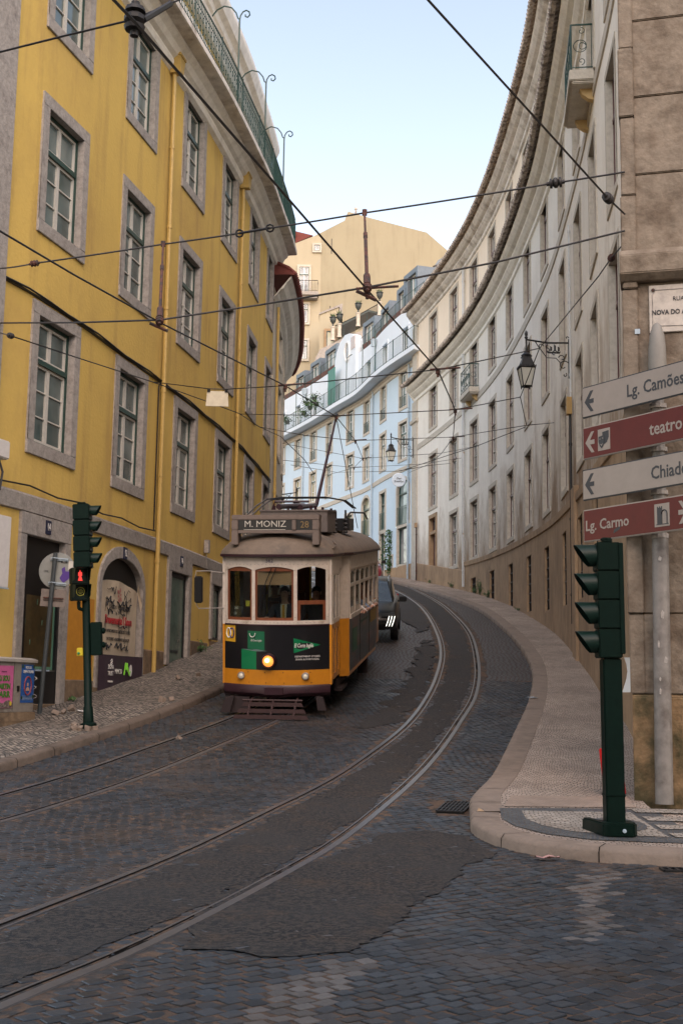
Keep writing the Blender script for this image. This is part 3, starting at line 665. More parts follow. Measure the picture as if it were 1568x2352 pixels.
# === yellow building on the left
YB=empty('apartment_building',LW.P(15,LW.gz(15)),'yellow rendered building with a green roof railing along the left pavement','building')
gzs=[h for h in ()]
cols=[9.82,13.45,17.0,20.58,24.13,27.42]
holes=[]
for i,c in enumerate(cols):
    hw=.80 if i<5 else .70
    for z0,z1 in((5.52,8.08),(9.48,11.92),(13.30,15.72)): holes.append((c-hw,c+hw,z0,z1))
doors=[(9.76,.86,.3,4.25),(13.35,1.18,.8,4.30),(16.9,.82,2.0,4.32),(20.30,.62,2.72,4.32)]
for c,hw,a,b in doors: holes.append((c-hw,c+hw,a,b))
mb=MB(); wall(mb,LW,8.0,28.5,-.5,16.2,holes); mb.build('wall',M_['yellow'],YB,world=True)
mb=MB(); wall(mb,LW,6.3,8.0,-.5,16.2,[],off=.06); mb.build('stone_pilaster',M_['stone'],YB,world=True)
W1=winproto(1.36,2.26,.23,M_['stone'],M_['green'],M_['sash'],M_['glassY'])
W2=winproto(1.36,2.14,.23,M_['stone'],M_['green'],M_['sash'],M_['glassY'])
W1n=winproto(1.16,2.26,.22,M_['stone'],M_['green'],M_['sash'],M_['glassY'])
W2n=winproto(1.16,2.14,.22,M_['stone'],M_['green'],M_['sash'],M_['glassY'])
for i,c in enumerate(cols):
    a,b=(W1,W2) if i<5 else (W1n,W2n)
    place(a,used,YB,LW.M(c,5.67)); place(b,used,YB,LW.M(c,9.62)); place(b,used,YB,LW.M(c,13.44))
# string courses, plinth, cornice
mb=MB(); sweep(mb,LW,6.3,28.5,[(0,4.42),(.05,4.44),(.06,4.70),(.03,4.74),(0,4.75)]); mb.build('string_course',M_['stone'],YB,world=True)
mb=MB(); sweep(mb,LW,8.0,28.5,[(.0,8.20),(.045,8.21),(.05,8.235),(0,8.25)]); mb.build('cable_line',M_['iron'],YB,world=True)
mb=MB()
for a,b,z in((6.3,8.9,1.62),(10.66,11.98,1.62),(12.0,14.7,1.5),(14.7,15.9,2.3),(17.9,19.4,2.62),(21.1,24,3.15),(24,28.5,3.6)):
    sweep(mb,LW,a,b,[(.04,-.3),(.045,z-.02),(.0,z)])
for a,b,z in((16.1,17.7,2.0),(8.9,10.66,1.2),(19.7,20.9,2.7)): sweep(mb,LW,a,b,[(.02,-.3),(.02,z-.02),(-.1,z)])
mb.build('plinth',M_['plinth'],YB,world=True)
mb=MB(); sweep(mb,LW,10.68,12.0,[(.004,1.62),(.004,3.15)],cap=False); mb.build('repainted_patch',M_['orange'],YB,world=True,label='darker orange repainted patch between the two shop openings')
mb=MB(); sweep(mb,LW,6.0,28.9,[(0,15.55),(.10,15.62),(.13,15.74),(.12,15.80),(.22,15.86),(.30,15.98),(.40,16.06),(.44,16.20)],step=.5); mb.build('cornice',M_['moulding'],YB,world=True)
mb=MB(); sweep(mb,LW,6.0,28.9,[(.2,16.12),(.68,16.14),(.72,16.16),(.72,16.30),(.2,16.31)],step=.5); mb.build('balcony_slab',M_['mouldgrey'],YB,world=True)
mb=MB(); sweep(mb,LW,6.0,28.9,[(-.35,16.3),(-.35,19.4)],step=.6); mb.build('attic_wall',M_['moulding'],YB,world=True); mb=MB(); sweep(mb,LW,6.0,28.9,[(-.335,18.06),(-.335,18.5)],step=.6,cap=False); sweep(mb,LW,6.0,28.9,[(-.335,19.0),(-.335,19.34)],step=.6,cap=False); mb.build('yellow_frieze',M_['yellow'],YB,world=True)
mb=MB(); sweep(mb,LW,6.0,28.9,[(-.35,19.35),(-.25,19.42),(-.2,19.55),(-.05,19.62),(.03,19.8),(.05,19.86),(.05,20.0),(-.5,20.1)],step=.5); sweep(mb,LW,6.0,28.9,[(-.35,17.0),(-.24,17.05),(-.2,17.35),(-.13,17.5),(-.13,17.95),(-.35,18.05)],step=.5); sweep(mb,LW,6.0,28.9,[(-.35,18.5),(-.22,18.54),(-.18,18.7),(-.1,18.9),(-.35,18.98)],step=.5); mb.build('attic_cornice',M_['moulding'],YB,world=True)
mb=MB(); sweep(mb,LW,6.0,28.9,[(-.1,20.05),(-4,22.0),(-8,20)],step=1); mb.build('roof',M_['tiler'],YB,world=True)
# railing
mb=MB(); rr=.66
for z,r in((16.42,.012),(17.28,.02),(17.08,.01)): mb.tube([LW.P(6.2+.4*i,z,rr) for i in range(57)],r,5)
s=6.3
while s<28.8:
    mb.tube([LW.P(s,16.34,rr),LW.P(s,17.27,rr)],.0085,4,cap=False)
    s+=.105
s=6.35
while s<28.7:
    for zc in (16.62,16.92):
        M=LW.M(s,zc,rr); mb.tube([(.045*math.cos(6.283*k/8),0,.07*math.sin(6.283*k/8)) for k in range(9)],.008,4,M=M,cap=False)
    s+=.21
s=6.4
while s<28.8: mb.tube([LW.P(s,16.3,rr),LW.P(s,17.36,rr)],.017,5); s+=2.1
mb.build('roof_railing',M_['irong'],YB,world=True)
for s in (18.6,22.0,25.6):
    mb=MB(); M=LW.M(s,16.3,.62); B_=-.85
    mb.tube([(0,0,0),(0,0,3.35+B_)],.024,5,M=M)
    mb.tube([(0,.0,3.32+B_),(0,.02,3.46+B_),(0,.08,3.56+B_),(0,.17,3.60+B_),(0,.25,3.55+B_),(0,.27,3.46+B_),(0,.21,3.40+B_),(0,.15,3.43+B_),(0,.15,3.48+B_)],.02,5,M=M)
    mb.tube([(0,0,3.36+B_),(0,-.05,3.40+B_),(0,-.10,3.55+B_),(0,-.22,3.70+B_),(0,-.42,3.76+B_),(0,-.62,3.66+B_),(0,-.78,3.44+B_),(0,-.85,3.2+B_)],.02,5,M=M)
    mb.build('awning_hook',M_['irong'],YB,world=True)
p1=pipe(LW,15.12,1.6,15.55,M_['pipey'],YB,.05,.10,hop=True); p2=pipe(LW,21.75,2.5,15.55,M_['pipey'],YB,.048,.10,hop=True)
mb=MB(); mb.tube([LW.P(14.95,z,.05) for z in (8.1,7,6,5,4.9)]+[LW.P(s,4.84+.03*math.sin(s*3),.09) for s in (14.9,14,13,12,11,10,9,8)],.016,5); mb.tube([LW.P(s,8.24+.02*math.sin(s*2.3),.06) for s in [8+.7*i for i in range(30)]],.02,5); mb.build('wall_cable',M_['iron'],YB,world=True)
# ground-floor openings
def shopfront(c,hw,z0,z1,sw,arch=0,lintel=True):
    fr=MB(); st=MB(); M=LW.M(c,0,.0); D0=-.15; gz=LW.gz(c)
    w=hw-(.09 if arch else .16)
    if arch:
        n=14; A=[(w*math.cos(math.pi*k/n),z1-.22-arch+arch*math.sin(math.pi*k/n)) for k in range(n+1)]; B=[((w+sw)*math.cos(math.pi*k/n),z1-.22-arch+(arch+.24)*math.sin(math.pi*k/n)) for k in range(n+1)]
        A=[(w,z0)]+A+[(-w,z0)]; B=[(w+sw,z0)]+B+[(-w-sw,z0)]
        st.grid([[M@Vector((a,D0,b)),M@Vector((a,.05,b)),M@Vector((e,.05,f)),M@Vector((e,-.05,f))] for (a,b),(e,f) in zip(A,B)])
    else:
        st.bb(-w-sw,-w,D0,.05,z0,z1-.2,M); st.bb(w,w+sw,D0,.05,z0,z1-.2,M); st.bb(-w-sw,w+sw,D0+.001,.052,z1-.2,z1+.17,M)
    o=st.build('stone_surround',M_['stone'],None,bevel=.01)
    return o,w,M
def opening(name,c,hw,z0,z1,arch=0,sw=.22):
    o,w,M=shopfront(c,hw,z0,z1,sw,arch); o.name=name
    o.parent=YB; o.matrix_parent_inverse=WM[YB.name].inverted(); return o,w,M
# number 14: tall shop window, boarded behind green edged glass
d14,w,M=opening('shop_opening',9.76,.86,.3,4.25)
M=LW.M(9.76,0,.12)
mb=MB(); mb.bb(-w,w,-.26,-.20,3.05,4.05,M); mb.bb(-w,-w+.07,-.24,-.14,.9,3.05,M); mb.bb(w-.12,w,-.24,-.10,.9,3.05,M); mb.bb(-w,w,-.24,-.14,1.0,1.75,M,0); mb.build('dark_panel',M_['black'],d14,world=False)
mb=MB(); mb.bb(-w+.07,w-.12,-.24,-.20,1.78,3.05,M); mb.build('pane',mat('boarded_glass',(.07,.05,.022),.3,var=.4,scale=4,c2=(.035,.03,.016)),d14)
mb=MB()
for a,b,c_,d_ in((-w+.07,-w+.12,1.78,3.05),(w-.17,w-.12,1.78,3.05),(-w+.12,w-.17,1.78,1.83)): mb.bb(a,b,-.20,-.19,c_,d_,M)
for i in range(5): x=-.4+.2*i; zz=2.2+.35*(i%3); mb.bb(x,x+.012,-.20,-.195,zz,zz+.09,M)
mb.build('green_tape',paint('green_tape',(.10,.22,.15),.6),d14)
q=random.Random(4); mb=MB(); rows=[]
for i in range(24):
    z=1.05+.027*i; x=.12+.16*math.sin(i*1.1)+q.uniform(-.05,.05); rows.append([M@Vector((x,-.137,z)),M@Vector((x+(.05 if i%5 else .004),-.137,z))])
mb.grid(rows)
mb.build('torn_paper_scraps',M_['white'],d14)
# number 12: arched, pasted over with a poster
d12,w,M=opening('arched_opening',13.35,1.18,1.35,4.30,arch=.62,sw=.17)
M=LW.M(13.35,0,.12)
mb=MB(); n=14
A=[(w*math.cos(math.pi*k/n),4.08-.62+.62*math.sin(math.pi*k/n)) for k in range(n+1)]
mb.prism([(w,1.3)]+A+[(-w,1.3)],-.26,-.2,M); mb.build('dark_panel',M_['black'],d12)
mb=MB(); rows=[]
for i in range(13):
    x=-w+.02+(2*w-.1)*i/12; zt=3.62-.10*((i-5)/6)**2*1.2-(.25 if i==0 else 0)
    rows.append([M@Vector((-x,-.17+.02*math.sin(i*1.3)*(k==4),2.12+(zt-2.12)*k/4)) for k in range(5)])
mb.grid(rows); mb.face([M@Vector(p) for p in((-w+.16,-.14,3.5),(-w+.02,-.10,3.05),(-w+.05,-.06,3.2),(-w+.25,-.08,3.62))]); mb.build('poster',mat('cream_poster_paper',(.50,.42,.31),.8,var=.12,scale=2,bump=.3,bscale=5),d12,label='cream building-works poster covered in graffiti')
mb=MB(); rows=[[M@Vector((w+.08-(2*w+.1)*i/8,-.05+.02*math.sin(i),1.42+.70*k)) for k in(0,1)] for i in range(9)]; mb.grid(rows); mb.build('lower_banner',mat('dark_plum_banner',(.045,.028,.042),.6,var=.2,scale=3),d12)
def T12(s,x,z,size,m,sx=1,off=-.035,**k): return text('poster_text',s,size,TM(LW,13.35,z,off)@Matrix.Translation((x,0,0)),m,d12,sx=sx,**k)
# x is to the viewer's right
T12('Brevemente | Soon',.02,2.82,.235,M_['redtext'],.78,bold=.006)
T12('CHIADO TOWNHOUSE',.05,3.08,.11,M_['blacktext'],.95)
T12('24 APARTAMENTOS TURISTICOS E 2 LOJAS',0,2.60,.095,M_['blacktext'],.72)
T12('24 TOURIST APARTMENTS & 2 SHOPS',.03,2.44,.095,M_['blacktext'],.76)
T12('SIGMA\nTRUST',-.62,1.82,.125,M_['whitetext'],.8,off=.10); T12('PORTUGAL',-.62,1.60,.05,M_['whitetext'],1,off=.10)
T12('MIMCO',-.22,1.80,.14,M_['whitetext'],.8,off=.10); T12('+351 960 044 101',.05,1.51,.085,M_['whitetext'],.85,off=.10)
mb=MB(); TT=TM(LW,13.35,0,.102); mb.tube([TT@Vector(p) for p in((-.66,2.0,0),(-.58,2.04,0),(-.56,2.0,0),(-.66,1.95,0),(-.64,1.91,0),(-.56,1.96,0))],.008,4)
mb.prism(ring(.42,1.83,.075,.12,0,350,18),.0,.004,TT,plane='XY'); mb.build('banner_logo',M_['whitetext'],d12)
mb=MB(); q=random.Random(11); TT=TM(LW,13.35,0,-.03)
def scrib(mb,cx,cz,w_,h_,n,r,q):
    pts=[]
    for i in range(n): pts.append(Vector((cx-w_/2+w_*i/(n-1)+q.uniform(-.3,.3)*w_/n*2,cz+q.uniform(-.5,.5)*h_,0)))
    P=crom([tuple(p) for p in pts],.03); mb.tube([TT@p for p in P],r,4,cap=False)
for cx,cz,w_,h_,n,r in((-.42,3.42,.42,.17,9,.008),(.42,3.42,.34,.16,8,.006),(.45,3.28,.40,.14,9,.006),(-.5,3.24,.45,.20,10,.011),(.30,3.16,.75,.17,14,.014),(.30,3.06,.5,.08,7,.010),(-.45,2.98,.30,.15,8,.010),(.18,3.0,.30,.17,8,.010),(-.1,2.97,.25,.1,8,.005),(-.2,2.72,.3,.06,7,.004),(.25,2.69,.55,.10,11,.010),(-.5,2.30,.40,.14,9,.013),(.12,2.30,.48,.17,11,.015),(.48,2.30,.2,.14,9,.008),(-.68,2.75,.1,.3,6,.005),(.62,2.75,.12,.4,6,.004),(-.66,3.1,.12,.3,7,.004),(-.45,3.13,.4,.14,9,.009)):
    scrib(mb,cx,cz,w_,h_,n,r,q)
for i in range(16): x=q.uniform(-.6,.6); z=q.uniform(2.4,3.1); mb.tube([TT@Vector((x,z,0)),TT@Vector((x,z-q.uniform(.1,.3),0))],.0025,3,cap=False)
mb.build('graffiti',M_['blacktext'],d12)
mb=MB(); 
for k in range(6):
    a=k*1.047+.3; c=Vector((.0,3.33,.004)); d=Vector((math.cos(a),math.sin(a),0)); e=Vector((-d.y,d.x,0)); l_=.17 if k%3 else .1
    mb.face([TT@(c+d*.03),TT@(c+d*l_*.6+e*.035),TT@(c+d*l_),TT@(c+d*l_*.6-e*.035)])
mb.build('pink_flower_print',paint('dusty_pink_ink',(.42,.14,.13),.7),d12)
mb=MB(); TT=TM(LW,13.35,0,.108)
scrib(mb,.22,1.86,.34,.28,12,.013,q); mb.build('graffiti',paint('lime_spray',(.20,.62,.04),.6),d12,label='lime green sprayed scribble on the dark banner')
spandrel(LW,13.35,1.22,3.46,.80,4.42,M_['yellow'],YB,1.225)
# number 10 and 8: tall frosted shop windows
for c,hw,z0,z1,nm in((16.9,.82,2.0,4.32,'interdesign'),(20.30,.62,2.72,4.32,None)):
    d,w,M=opening('shop_opening',c,hw,z0,z1); M=LW.M(c,0,.12)
    mb=MB(); mb.bb(-w,-w+.06,-.24,-.16,z0,z1-.2,M); mb.bb(w-.06,w,-.24,-.16,z0,z1-.2,M); mb.bb(-w+.06,w-.06,-.24,-.16,z1-.3,z1-.2,M); mb.bb(-w+.06,w-.06,-.24,-.16,z0,z0+.07,M); mb.build('window_frame',M_['black'],d)
    mb=MB(); mb.bb(-w+.06,w-.06,-.22,-.19,z0+.07,z1-.3,M); mb.build('pane',mat('frosted_green_glass',(.10,.15,.12),.22,var=.25,scale=2,c2=(.06,.09,.075)),d)
    if nm: text('window_lettering',nm,.14,TM(LW,c,z0+.33,-.06),M_['blacktext'],d,sx=.9)
for s,z,n in((9.76,4.25,'14'),(13.35,4.19,'12'),(16.9,4.40,'10')):
    mb=MB(); M=LW.M(s,z,.05); mb.bb(-.09,.09,0,.02,-.12,.12,M); hp=mb.build('house_number_plate',paint('navy_enamel',(.012,.016,.045),.4),YB,world=True)
    text('digits',n,.19,TM(LW,s,z,.073),M_['whitetext'],hp,sx=.6,world=False)
mb=MB(); M=LW.M(18.9,4.98,.03); mb.bb(-.07,.07,0,.12,-.16,.16,M); mb.tube([(0,.05,-.16),(0,.05,-.5)],.01,4,M=M); mb.build('junction_box',M_['stone'],YB,world=True)
mb=MB(); M=LW.M(28.0,8.0,.02); mb.bb(-.12,.12,0,.03,-.2,.2,M); mb.build('air_vent',M_['iron'],YB,world=True)
# === off-white building beyond it, with the red tiled eave
OB=empty('apartment_building',LW.P(34,LW.gz(34)),'off-white building with a red tiled eave, just beyond the yellow one','building')
hs=[(c-.75,c+.75,a,b) for c in(30.9,34.6,38.3,42) for a,b in((5.7,8.2),(9.5,12.0),(12.7,14.1))]
mb=MB(); wall(mb,LW,28.5,44.5,2,14.9,hs,off=.02); e0=LW.P(44.5,2,.02); e1=LW.P(44.5,2,-8); mb.face([e0,e1,(e1.x,e1.y,14.9),(e0.x,e0.y,14.9)]); mb.build('wall',M_['offwhite'],OB,world=True)
WO=winproto(1.3,2.35,.16,M_['stonel'],M_['green'],M_['sash'],M_['glassC']); WO2=winproto(1.3,1.1,.14,M_['stonel'],M_['green'],M_['sash'],M_['glassC'],tr=0,rows=2)
for c in(30.9,34.6,38.3,42):
    place(WO,used,OB,LW.M(c,5.78,.02)); place(WO,used,OB,LW.M(c,9.58,.02)); place(WO2,used,OB,LW.M(c,12.86,.02))
mb=MB(); sweep(mb,LW,28.4,41.6,[(0,14.5),(.12,14.6),(.16,14.72),(.34,14.82),(.44,15.02),(.58,15.16),(.60,15.26)],step=.5); mb.build('cornice',M_['moulding'],OB,world=True)
mb=MB(); sweep(mb,LW,28.3,41.7,[(.60,15.26),(.70,15.24),(.70,15.33),(-4,17.3),(-8,15.2)],step=.6)
s=28.4
while s<41.6:
    M=LW.M(s,15.28,0); mb.tube([M@Vector((0,.75,-.0)),M@Vector((0,.5,.22)),M@Vector((0,-1.5,1.1))],.085,6); s+=.21
mb.build('tiled_roof',M_['tiler'],OB,world=True)
pipe(LW,29.2,3.5,14.4,M_['pipey'],OB,.05,.1)
# === long cream building on the right
CB=empty('apartment_building',RW.P(22,RW.gz(22)),'long cream building curving uphill along the right pavement with maroon window frames','building')
cc=[4.15,8.1,12.0,15.8,19.75,23.9,27.75,32.1,35.95,39.8,43.2]
bandz=lambda s: 7.0-.036*(s-10) if s>10 else 7.0
rowz=[(18.0,2.45),(14.65,2.6),(10.6,2.6),(7.25,2.55)]
def rowdz(s): return 0 if s<14 else -.018*(s-14)
hs=[];WP={}
def cwin(h,key,**k):
    if key not in WP: WP[key]=winproto(1.36,h,.17,M_['stonel'],M_['maroonf'],M_['sash'],M_['glassC'],**k)
    return WP[key]
todo=[]
for i,c in enumerate(cc):
    for r,(z,h) in enumerate(rowz):
        if r==3: z=z+rowdz(c)*1.0; h=2.45
        if i==0 and r==3: continue
        if i>=8 and r==3: z=7.0; h=2.5
        hs.append((c-.75,c+.75,z-.08,z+h+.08)); todo.append((r,c,z,h))
hs.append((3.55,4.9,6.5,10.2))
hs+=[(c-.55,c+.55,a-.06,b+.06) for c,a,b in ((12.0,5.55,6.35),(15.8,5.15,6.30),(19.95,4.5,6.15),(24.1,4.15,6.0),(27.95,3.95,5.85),(32.2,3.8,5.75),(36.0,3.7,5.65),(39.8,3.4,5.6))]
mb=MB(); wall(mb,RW,1.1,RW.L,5.0,17.2,hs); wall(mb,RW,1.1,10,4.0,5.0,[]); mb.build('wall',M_['cream'],CB,world=True)
mb=MB(); wall(mb,RW,0.8,RW.L,17.2,21.3,hs); mb.build('upper_wall',M_['cream_hi'],CB,world=True)
for r,c,z,h in todo: place(cwin(h,round(h,2)),used,CB,RW.M(c,z))
# wainscot with cellar windows
cel=[(12.0,5.55,6.35),(15.8,5.15,6.30),(19.95,4.5,6.15),(24.1,4.15,6.0),(27.95,3.95,5.85),(32.2,3.8,5.75),(36.0,3.7,5.65),(39.8,3.4,5.6)]
ch=[(c-.55,c+.55,a-.06,b+.06) for c,a,b in cel]
mb=MB(); 
wall(mb,RW,10,RW.L,0,5.5,ch,off=.05); 
brk=sorted(set([10+(RW.L-10)*i/60 for i in range(61)]+[h[k] for h in ch for k in(0,1)]))
for s0,s1 in zip(brk,brk[1:]):
    cut=[h for h in ch if h[0]-1e-4<=s0 and s1<=h[1]+1e-4]
    za=max([5.5]+[h[3] for h in cut]); mb.face([RW.P(s0,za,.05),RW.P(s1,za,.05),RW.P(s1,bandz(s1),.05),RW.P(s0,bandz(s0),.05)])
mb.build('stone_wainscot',M_['stoneb'],CB,world=True)
mb=MB(); sweep(mb,RW,1.1,10,[(.05,4),(.05,lambda s:RW.gz(s)+1.0),(0,lambda s:RW.gz(s)+1.02)]); mb.build('plinth',M_['stoneb'],CB,world=True)
mb=MB(); sweep(mb,RW,10,RW.L,[(.05,lambda s:bandz(s)),(.09,lambda s:bandz(s)+.02),(.10,lambda s:bandz(s)+.2),(.0,lambda s:bandz(s)+.24)]); mb.build('string_course',M_['stoneb'],CB,world=True,label='worn brown stone course above the wainscot')
mb=MB(); sweep(mb,RW,1.1,RW.L,[(0,14.0),(.035,14.01),(.035,14.28),(0,14.3)]); mb.build('string_course',M_['stonel'],CB,world=True)
jm=MB()
for i in range(18):
    s=11+1.95*i; 
    if any(abs(s-c)<.62 for c,_,_ in cel): s+=.85
    sweep(jm,RW,s,s+.018,[(.053,0),(.053,lambda q:bandz(q))],cap=False)
jm.build('masonry_joint',M_['plinth'],CB,world=True)
for c,a,b in cel:
    place(winproto(.92,b-a-.0,.13,M_['stoneb'],M_['maroonf'],None,M_['dark'],tr=0,bars=True,pr=.0),used,CB,RW.M(c,a,.05))
def tiled_eave(fac,s0,s1,z,parent,name):
    mb=MB(); s=s0
    while s<s1:
        M=fac.M(s,z,0); mb.tube([M@Vector((0,.78,.0)),M@Vector((0,.3,.16)),M@Vector((0,-.2,.34))],.085,6); s+=.215
    sweep(mb,fac,s0,s1,[(.64,z-.05),(.74,z-.04),(.74,z-.01),(-.1,z+.26)],step=.5)
    mb.build(name,M_['tile'],parent,world=True)
for z,top in((17.2,0),(21.3,1)):
    mb=MB(); sweep(mb,RW,.6,RW.L,[(0,z-.55),(.07,z-.5),(.08,z-.38),(.05,z-.34),(.16,z-.26),(.26,z-.14),(.27,z-.08),(.40,z-.02),(.50,z+.08),(.54,z+.2)],step=.5); mb.build('cornice',M_['moulding'] if not top else M_['mouldgrey'],CB,world=True)
    tiled_eave(RW,.5,RW.L,z+.30,CB,'tiled_eave')
mb=MB(); sweep(mb,RW,.5,RW.L,[(.3,21.7),(-4,24),(-8,21.5)],step=1); mb.build('roof',M_['tile'],CB,world=True)
# roof edge rail
mb=MB()
for z in(22.25,22.6): mb.tube([RW.P(1+.5*i,z,.15) for i in range(46)],.015,4)
for i in range(12): mb.tube([RW.P(1+2*i,21.7,.15),RW.P(1+2*i,22.65,.15)],.018,4)
mb.build('roof_railing',M_['pipebl'],CB,world=True)
# giant pilaster at the far end, pipes
mb=MB(); sweep(mb,RW,.2,1.15,[(-.3,5),(.06,5),(.06,16.7),(-.3,16.7)],step=.4); sweep(mb,RW,.2,1.15,[(-.3,17.4),(.06,17.4),(.06,20.8),(-.3,20.8)],step=.4)
sweep(mb,RW,.05,1.25,[(0,15.5),(.14,15.55),(.16,15.7),(0,15.75)],step=.4); mb.build('corner_pilaster',M_['stonel'],CB,world=True)
pipe(RW,10.35,6.1,16.7,M_['pipeg'],CB,.065,.11); pipe(RW,10.35,17.5,20.8,M_['pipeg'],CB,.065,.11)
pipe(RW,1.35,6.9,9.9,M_['rust'],CB,.03,.10); mb=MB(); mb.bb(-.1,.1,0,.12,-.12,.12,RW.M(1.35,10,.08)); mb.build('junction_box',M_['stoneb'],CB,world=True)
pipe(RW,34.3,3.2,8.8,M_['iron'],CB,.035,.08,name='conduit'); pipe(RW,34.3,8.8,13.5,M_['pipeg'],CB,.025,.06,name='conduit')
mb=MB(); mb.bb(-.12,.12,0,.14,-.22,.22,RW.M(34.3,8.7,.04)); mb.build('junction_box',paint('ochre_box',(.35,.22,.07),.6),CB,world=True)
mb=MB(); mb.bb(-.42,.42,-.06,.06,0,4.9,RW.M(34.95,1.6,.06)); mb.build('stone_pilaster',M_['stoneb'],CB,world=True)
# street door number 13
dM=RW.M(4.22,7.05,0)
mb=MB(); w=.55
mb.bb(-w-.2,-w,-.25,.05,-.6,3.15,dM); mb.bb(w,w+.2,-.25,.05,-.6,3.15,dM); mb.bb(-w-.2,w+.2,-.249,.052,2.95,3.15,dM); mb.bb(-w,w,-.25,.03,2.15,2.3,dM); ds=mb.build('door',M_['stoneb'],CB,world=True,bevel=.008)
mb=MB(); mb.bb(-w,w,-.22,-.17,-.6,2.15,dM)
for a,b in((-w+.08,-.05),(.05,w-.08)):
    for c,d in((-.2,.55),(.68,1.35),(1.45,2.05)): mb.bb(a,b,-.17,-.15,c,d,dM)
mb.build('door_leaf',M_['maroonf'],ds)
mb=MB(); mb.bb(-w,w,-.22,-.16,2.3,2.95,dM); mb.build('fanlight',M_['glassC'],ds)
mb=MB(); mb.bb(-w,w,-.16,-.13,2.3,2.38,dM); mb.bb(-w,w,-.16,-.13,2.87,2.95,dM); mb.bb(-.03,.03,-.16,-.13,2.38,2.87,dM); mb.bb(-w,-w+.06,-.16,-.13,2.38,2.87,dM); mb.bb(w-.06,w,-.16,-.13,2.38,2.87,dM); mb.build('window_frame',M_['maroonf'],ds)
# balconies with scrolled ironwork
def balcony(fac,c,z,wd,dp,parent,first):
    M=fac.M(c,z); mb=MB(); mb.bb(-wd/2,wd/2,0,dp,-.24,0,M); mb.bb(-wd/2+.03,wd/2-.03,0,dp-.05,-.30,-.24,M)
    o=mb.build('balcony',M_['stonel'],parent,world=True,bevel=.02)
    for sx in(-.55,.55):
        k=MB(); k.prism([(0,-.30),(dp*.55,-.30),(dp*.45,-.42),(dp*.2,-.52),(0,-.55)],sx*wd/2*1.2-.08,sx*wd/2*1.2+.08,M,plane='YZ'); k.build('corbel',paint('corbel_ochre',(.50,.36,.17),.8),o)
    r=MB(); H=1.02; e=.05
    loop=[(-wd/2+e,0),(-wd/2+e,dp-e),(wd/2-e,dp-e),(wd/2-e,0)]
    for zz,rr in((.06,.014),(H,.022)): r.tube([M@Vector((a,b,zz)) for a,b in loop],rr,6)
    for a,b in loop[1:3]: r.tube([M@Vector((a,b,0)),M@Vector((a,b,H))],.018,5)
    def scroll(f,x0,w_):
        def sp(cx,cz,rad,sg,turn=2.1,ph=0): return [f(cx+sg*rad*(1-t/14*.8)*math.cos(ph+t/14*turn*6.283*.5+0),cz+rad*(1-t/14*.8)*math.sin(ph+t/14*turn*6.283*.5)) for t in range(15)]
        r.tube(sp(x0+w_*.5,.54,w_*.40,1),.009,4,cap=False); r.tube(sp(x0+w_*.5,.54,w_*.40,-1,ph=3.14),.009,4,cap=False)
        r.tube(sp(x0+w_*.5,.88,w_*.2,1,ph=1.5),.008,4,cap=False); r.tube(sp(x0+w_*.5,.2,w_*.2,-1,ph=-1.5),.008,4,cap=False)
        for q in(0,1): r.tube([f(x0+w_*q,.06),f(x0+w_*q,H)],.008,4,cap=False)
    n=max(2,int(wd/.36)); ww=(wd-2*e)/n
    for i in range(n): scroll(lambda a,b:M@Vector((a,dp-e,b)),-wd/2+e+i*ww,ww)
    for sx in(-1,1): 
        n2=max(1,int(dp/.5)); 
        for i in range(n2): scroll(lambda a,b:M@Vector((sx*(wd/2-e),a,b)),e+i*(dp-2*e)/n2,(dp-2*e)/n2)
    r.build('railing',M_['irong'],o)
balcony(RW,12.05,14.52,1.9,.46,CB,True); balcony(RW,39.5,14.48,2.2,.52,CB,False)
# === pale blue building closing the bend
BB=empty('apartment_building',BW.P(12,BW.gz(12)),'pale blue building with roof terraces and grey dormers at the bend of the street','building')
bc=[3.0,6.5,10.3,13.15,17.05,20.2,23.15,26.3]
hs=[(c-.62,c+.62,16.93,19.05) for c in bc]+[(c-.66,c+.66,14.0,16.2) for c in bc]
gh=[(2.95,.95,10.4,13.05,.55),(6.45,.62,10.5,12.8,0),(10.3,.85,10.6,13.1,.5),(13.2,.66,10.9,12.4,0),(17,.66,10.9,13,0),(20.2,.66,11.2,13,0),(23.2,.66,11.6,13.2,0)]
hs+=[(c-w_-.1,c+w_+.1,a,b) for c,w_,a,b,_ in gh]+[(2.1,3.85,8.2,10.35),(5.85,7.05,7.2,10.4),(4.4,5.2,7.2,8.95)]
mb=MB(); wall(mb,BW,.05,29,5.5,19.3,hs); mb.build('wall',M_['blue'],BB,world=True)
BA=winproto(1.08,1.98,.16,M_['stonel'],M_['green'],M_['sashw'],M_['glassB'],tr=0,rows=3,rail=.62); Bb=winproto(1.14,2.0,.16,M_['stonel'],M_['green'],M_['sashw'],M_['glassB'],tr=.3,rows=2); BY=winproto(1.14,2.0,.16,M_['stonel'],M_['green'],M_['sashw'],M_['glassW'],tr=.3,rows=2)
for i,c in enumerate(bc): place(BA,used,BB,BW.M(c,17.0)); place([Bb,BY][i in(1,5,6,7)],used,BB,BW.M(c,14.1))
for c,w_,a,b,ar in gh:
    if ar: spandrel(BW,c,w_+.06,b-.11-ar,ar+.15,b+.02,M_['blue'],BB,w_+.1)
    place(winproto(2*w_-.2,b-a-.16,.18,M_['stonel'],M_['irong'],None,M_['glassB'] if c<9 else M_['glassW'],tr=.3,arch=ar,rail=1.0 if c<14 else None),used,BB,BW.M(c,a+.05))
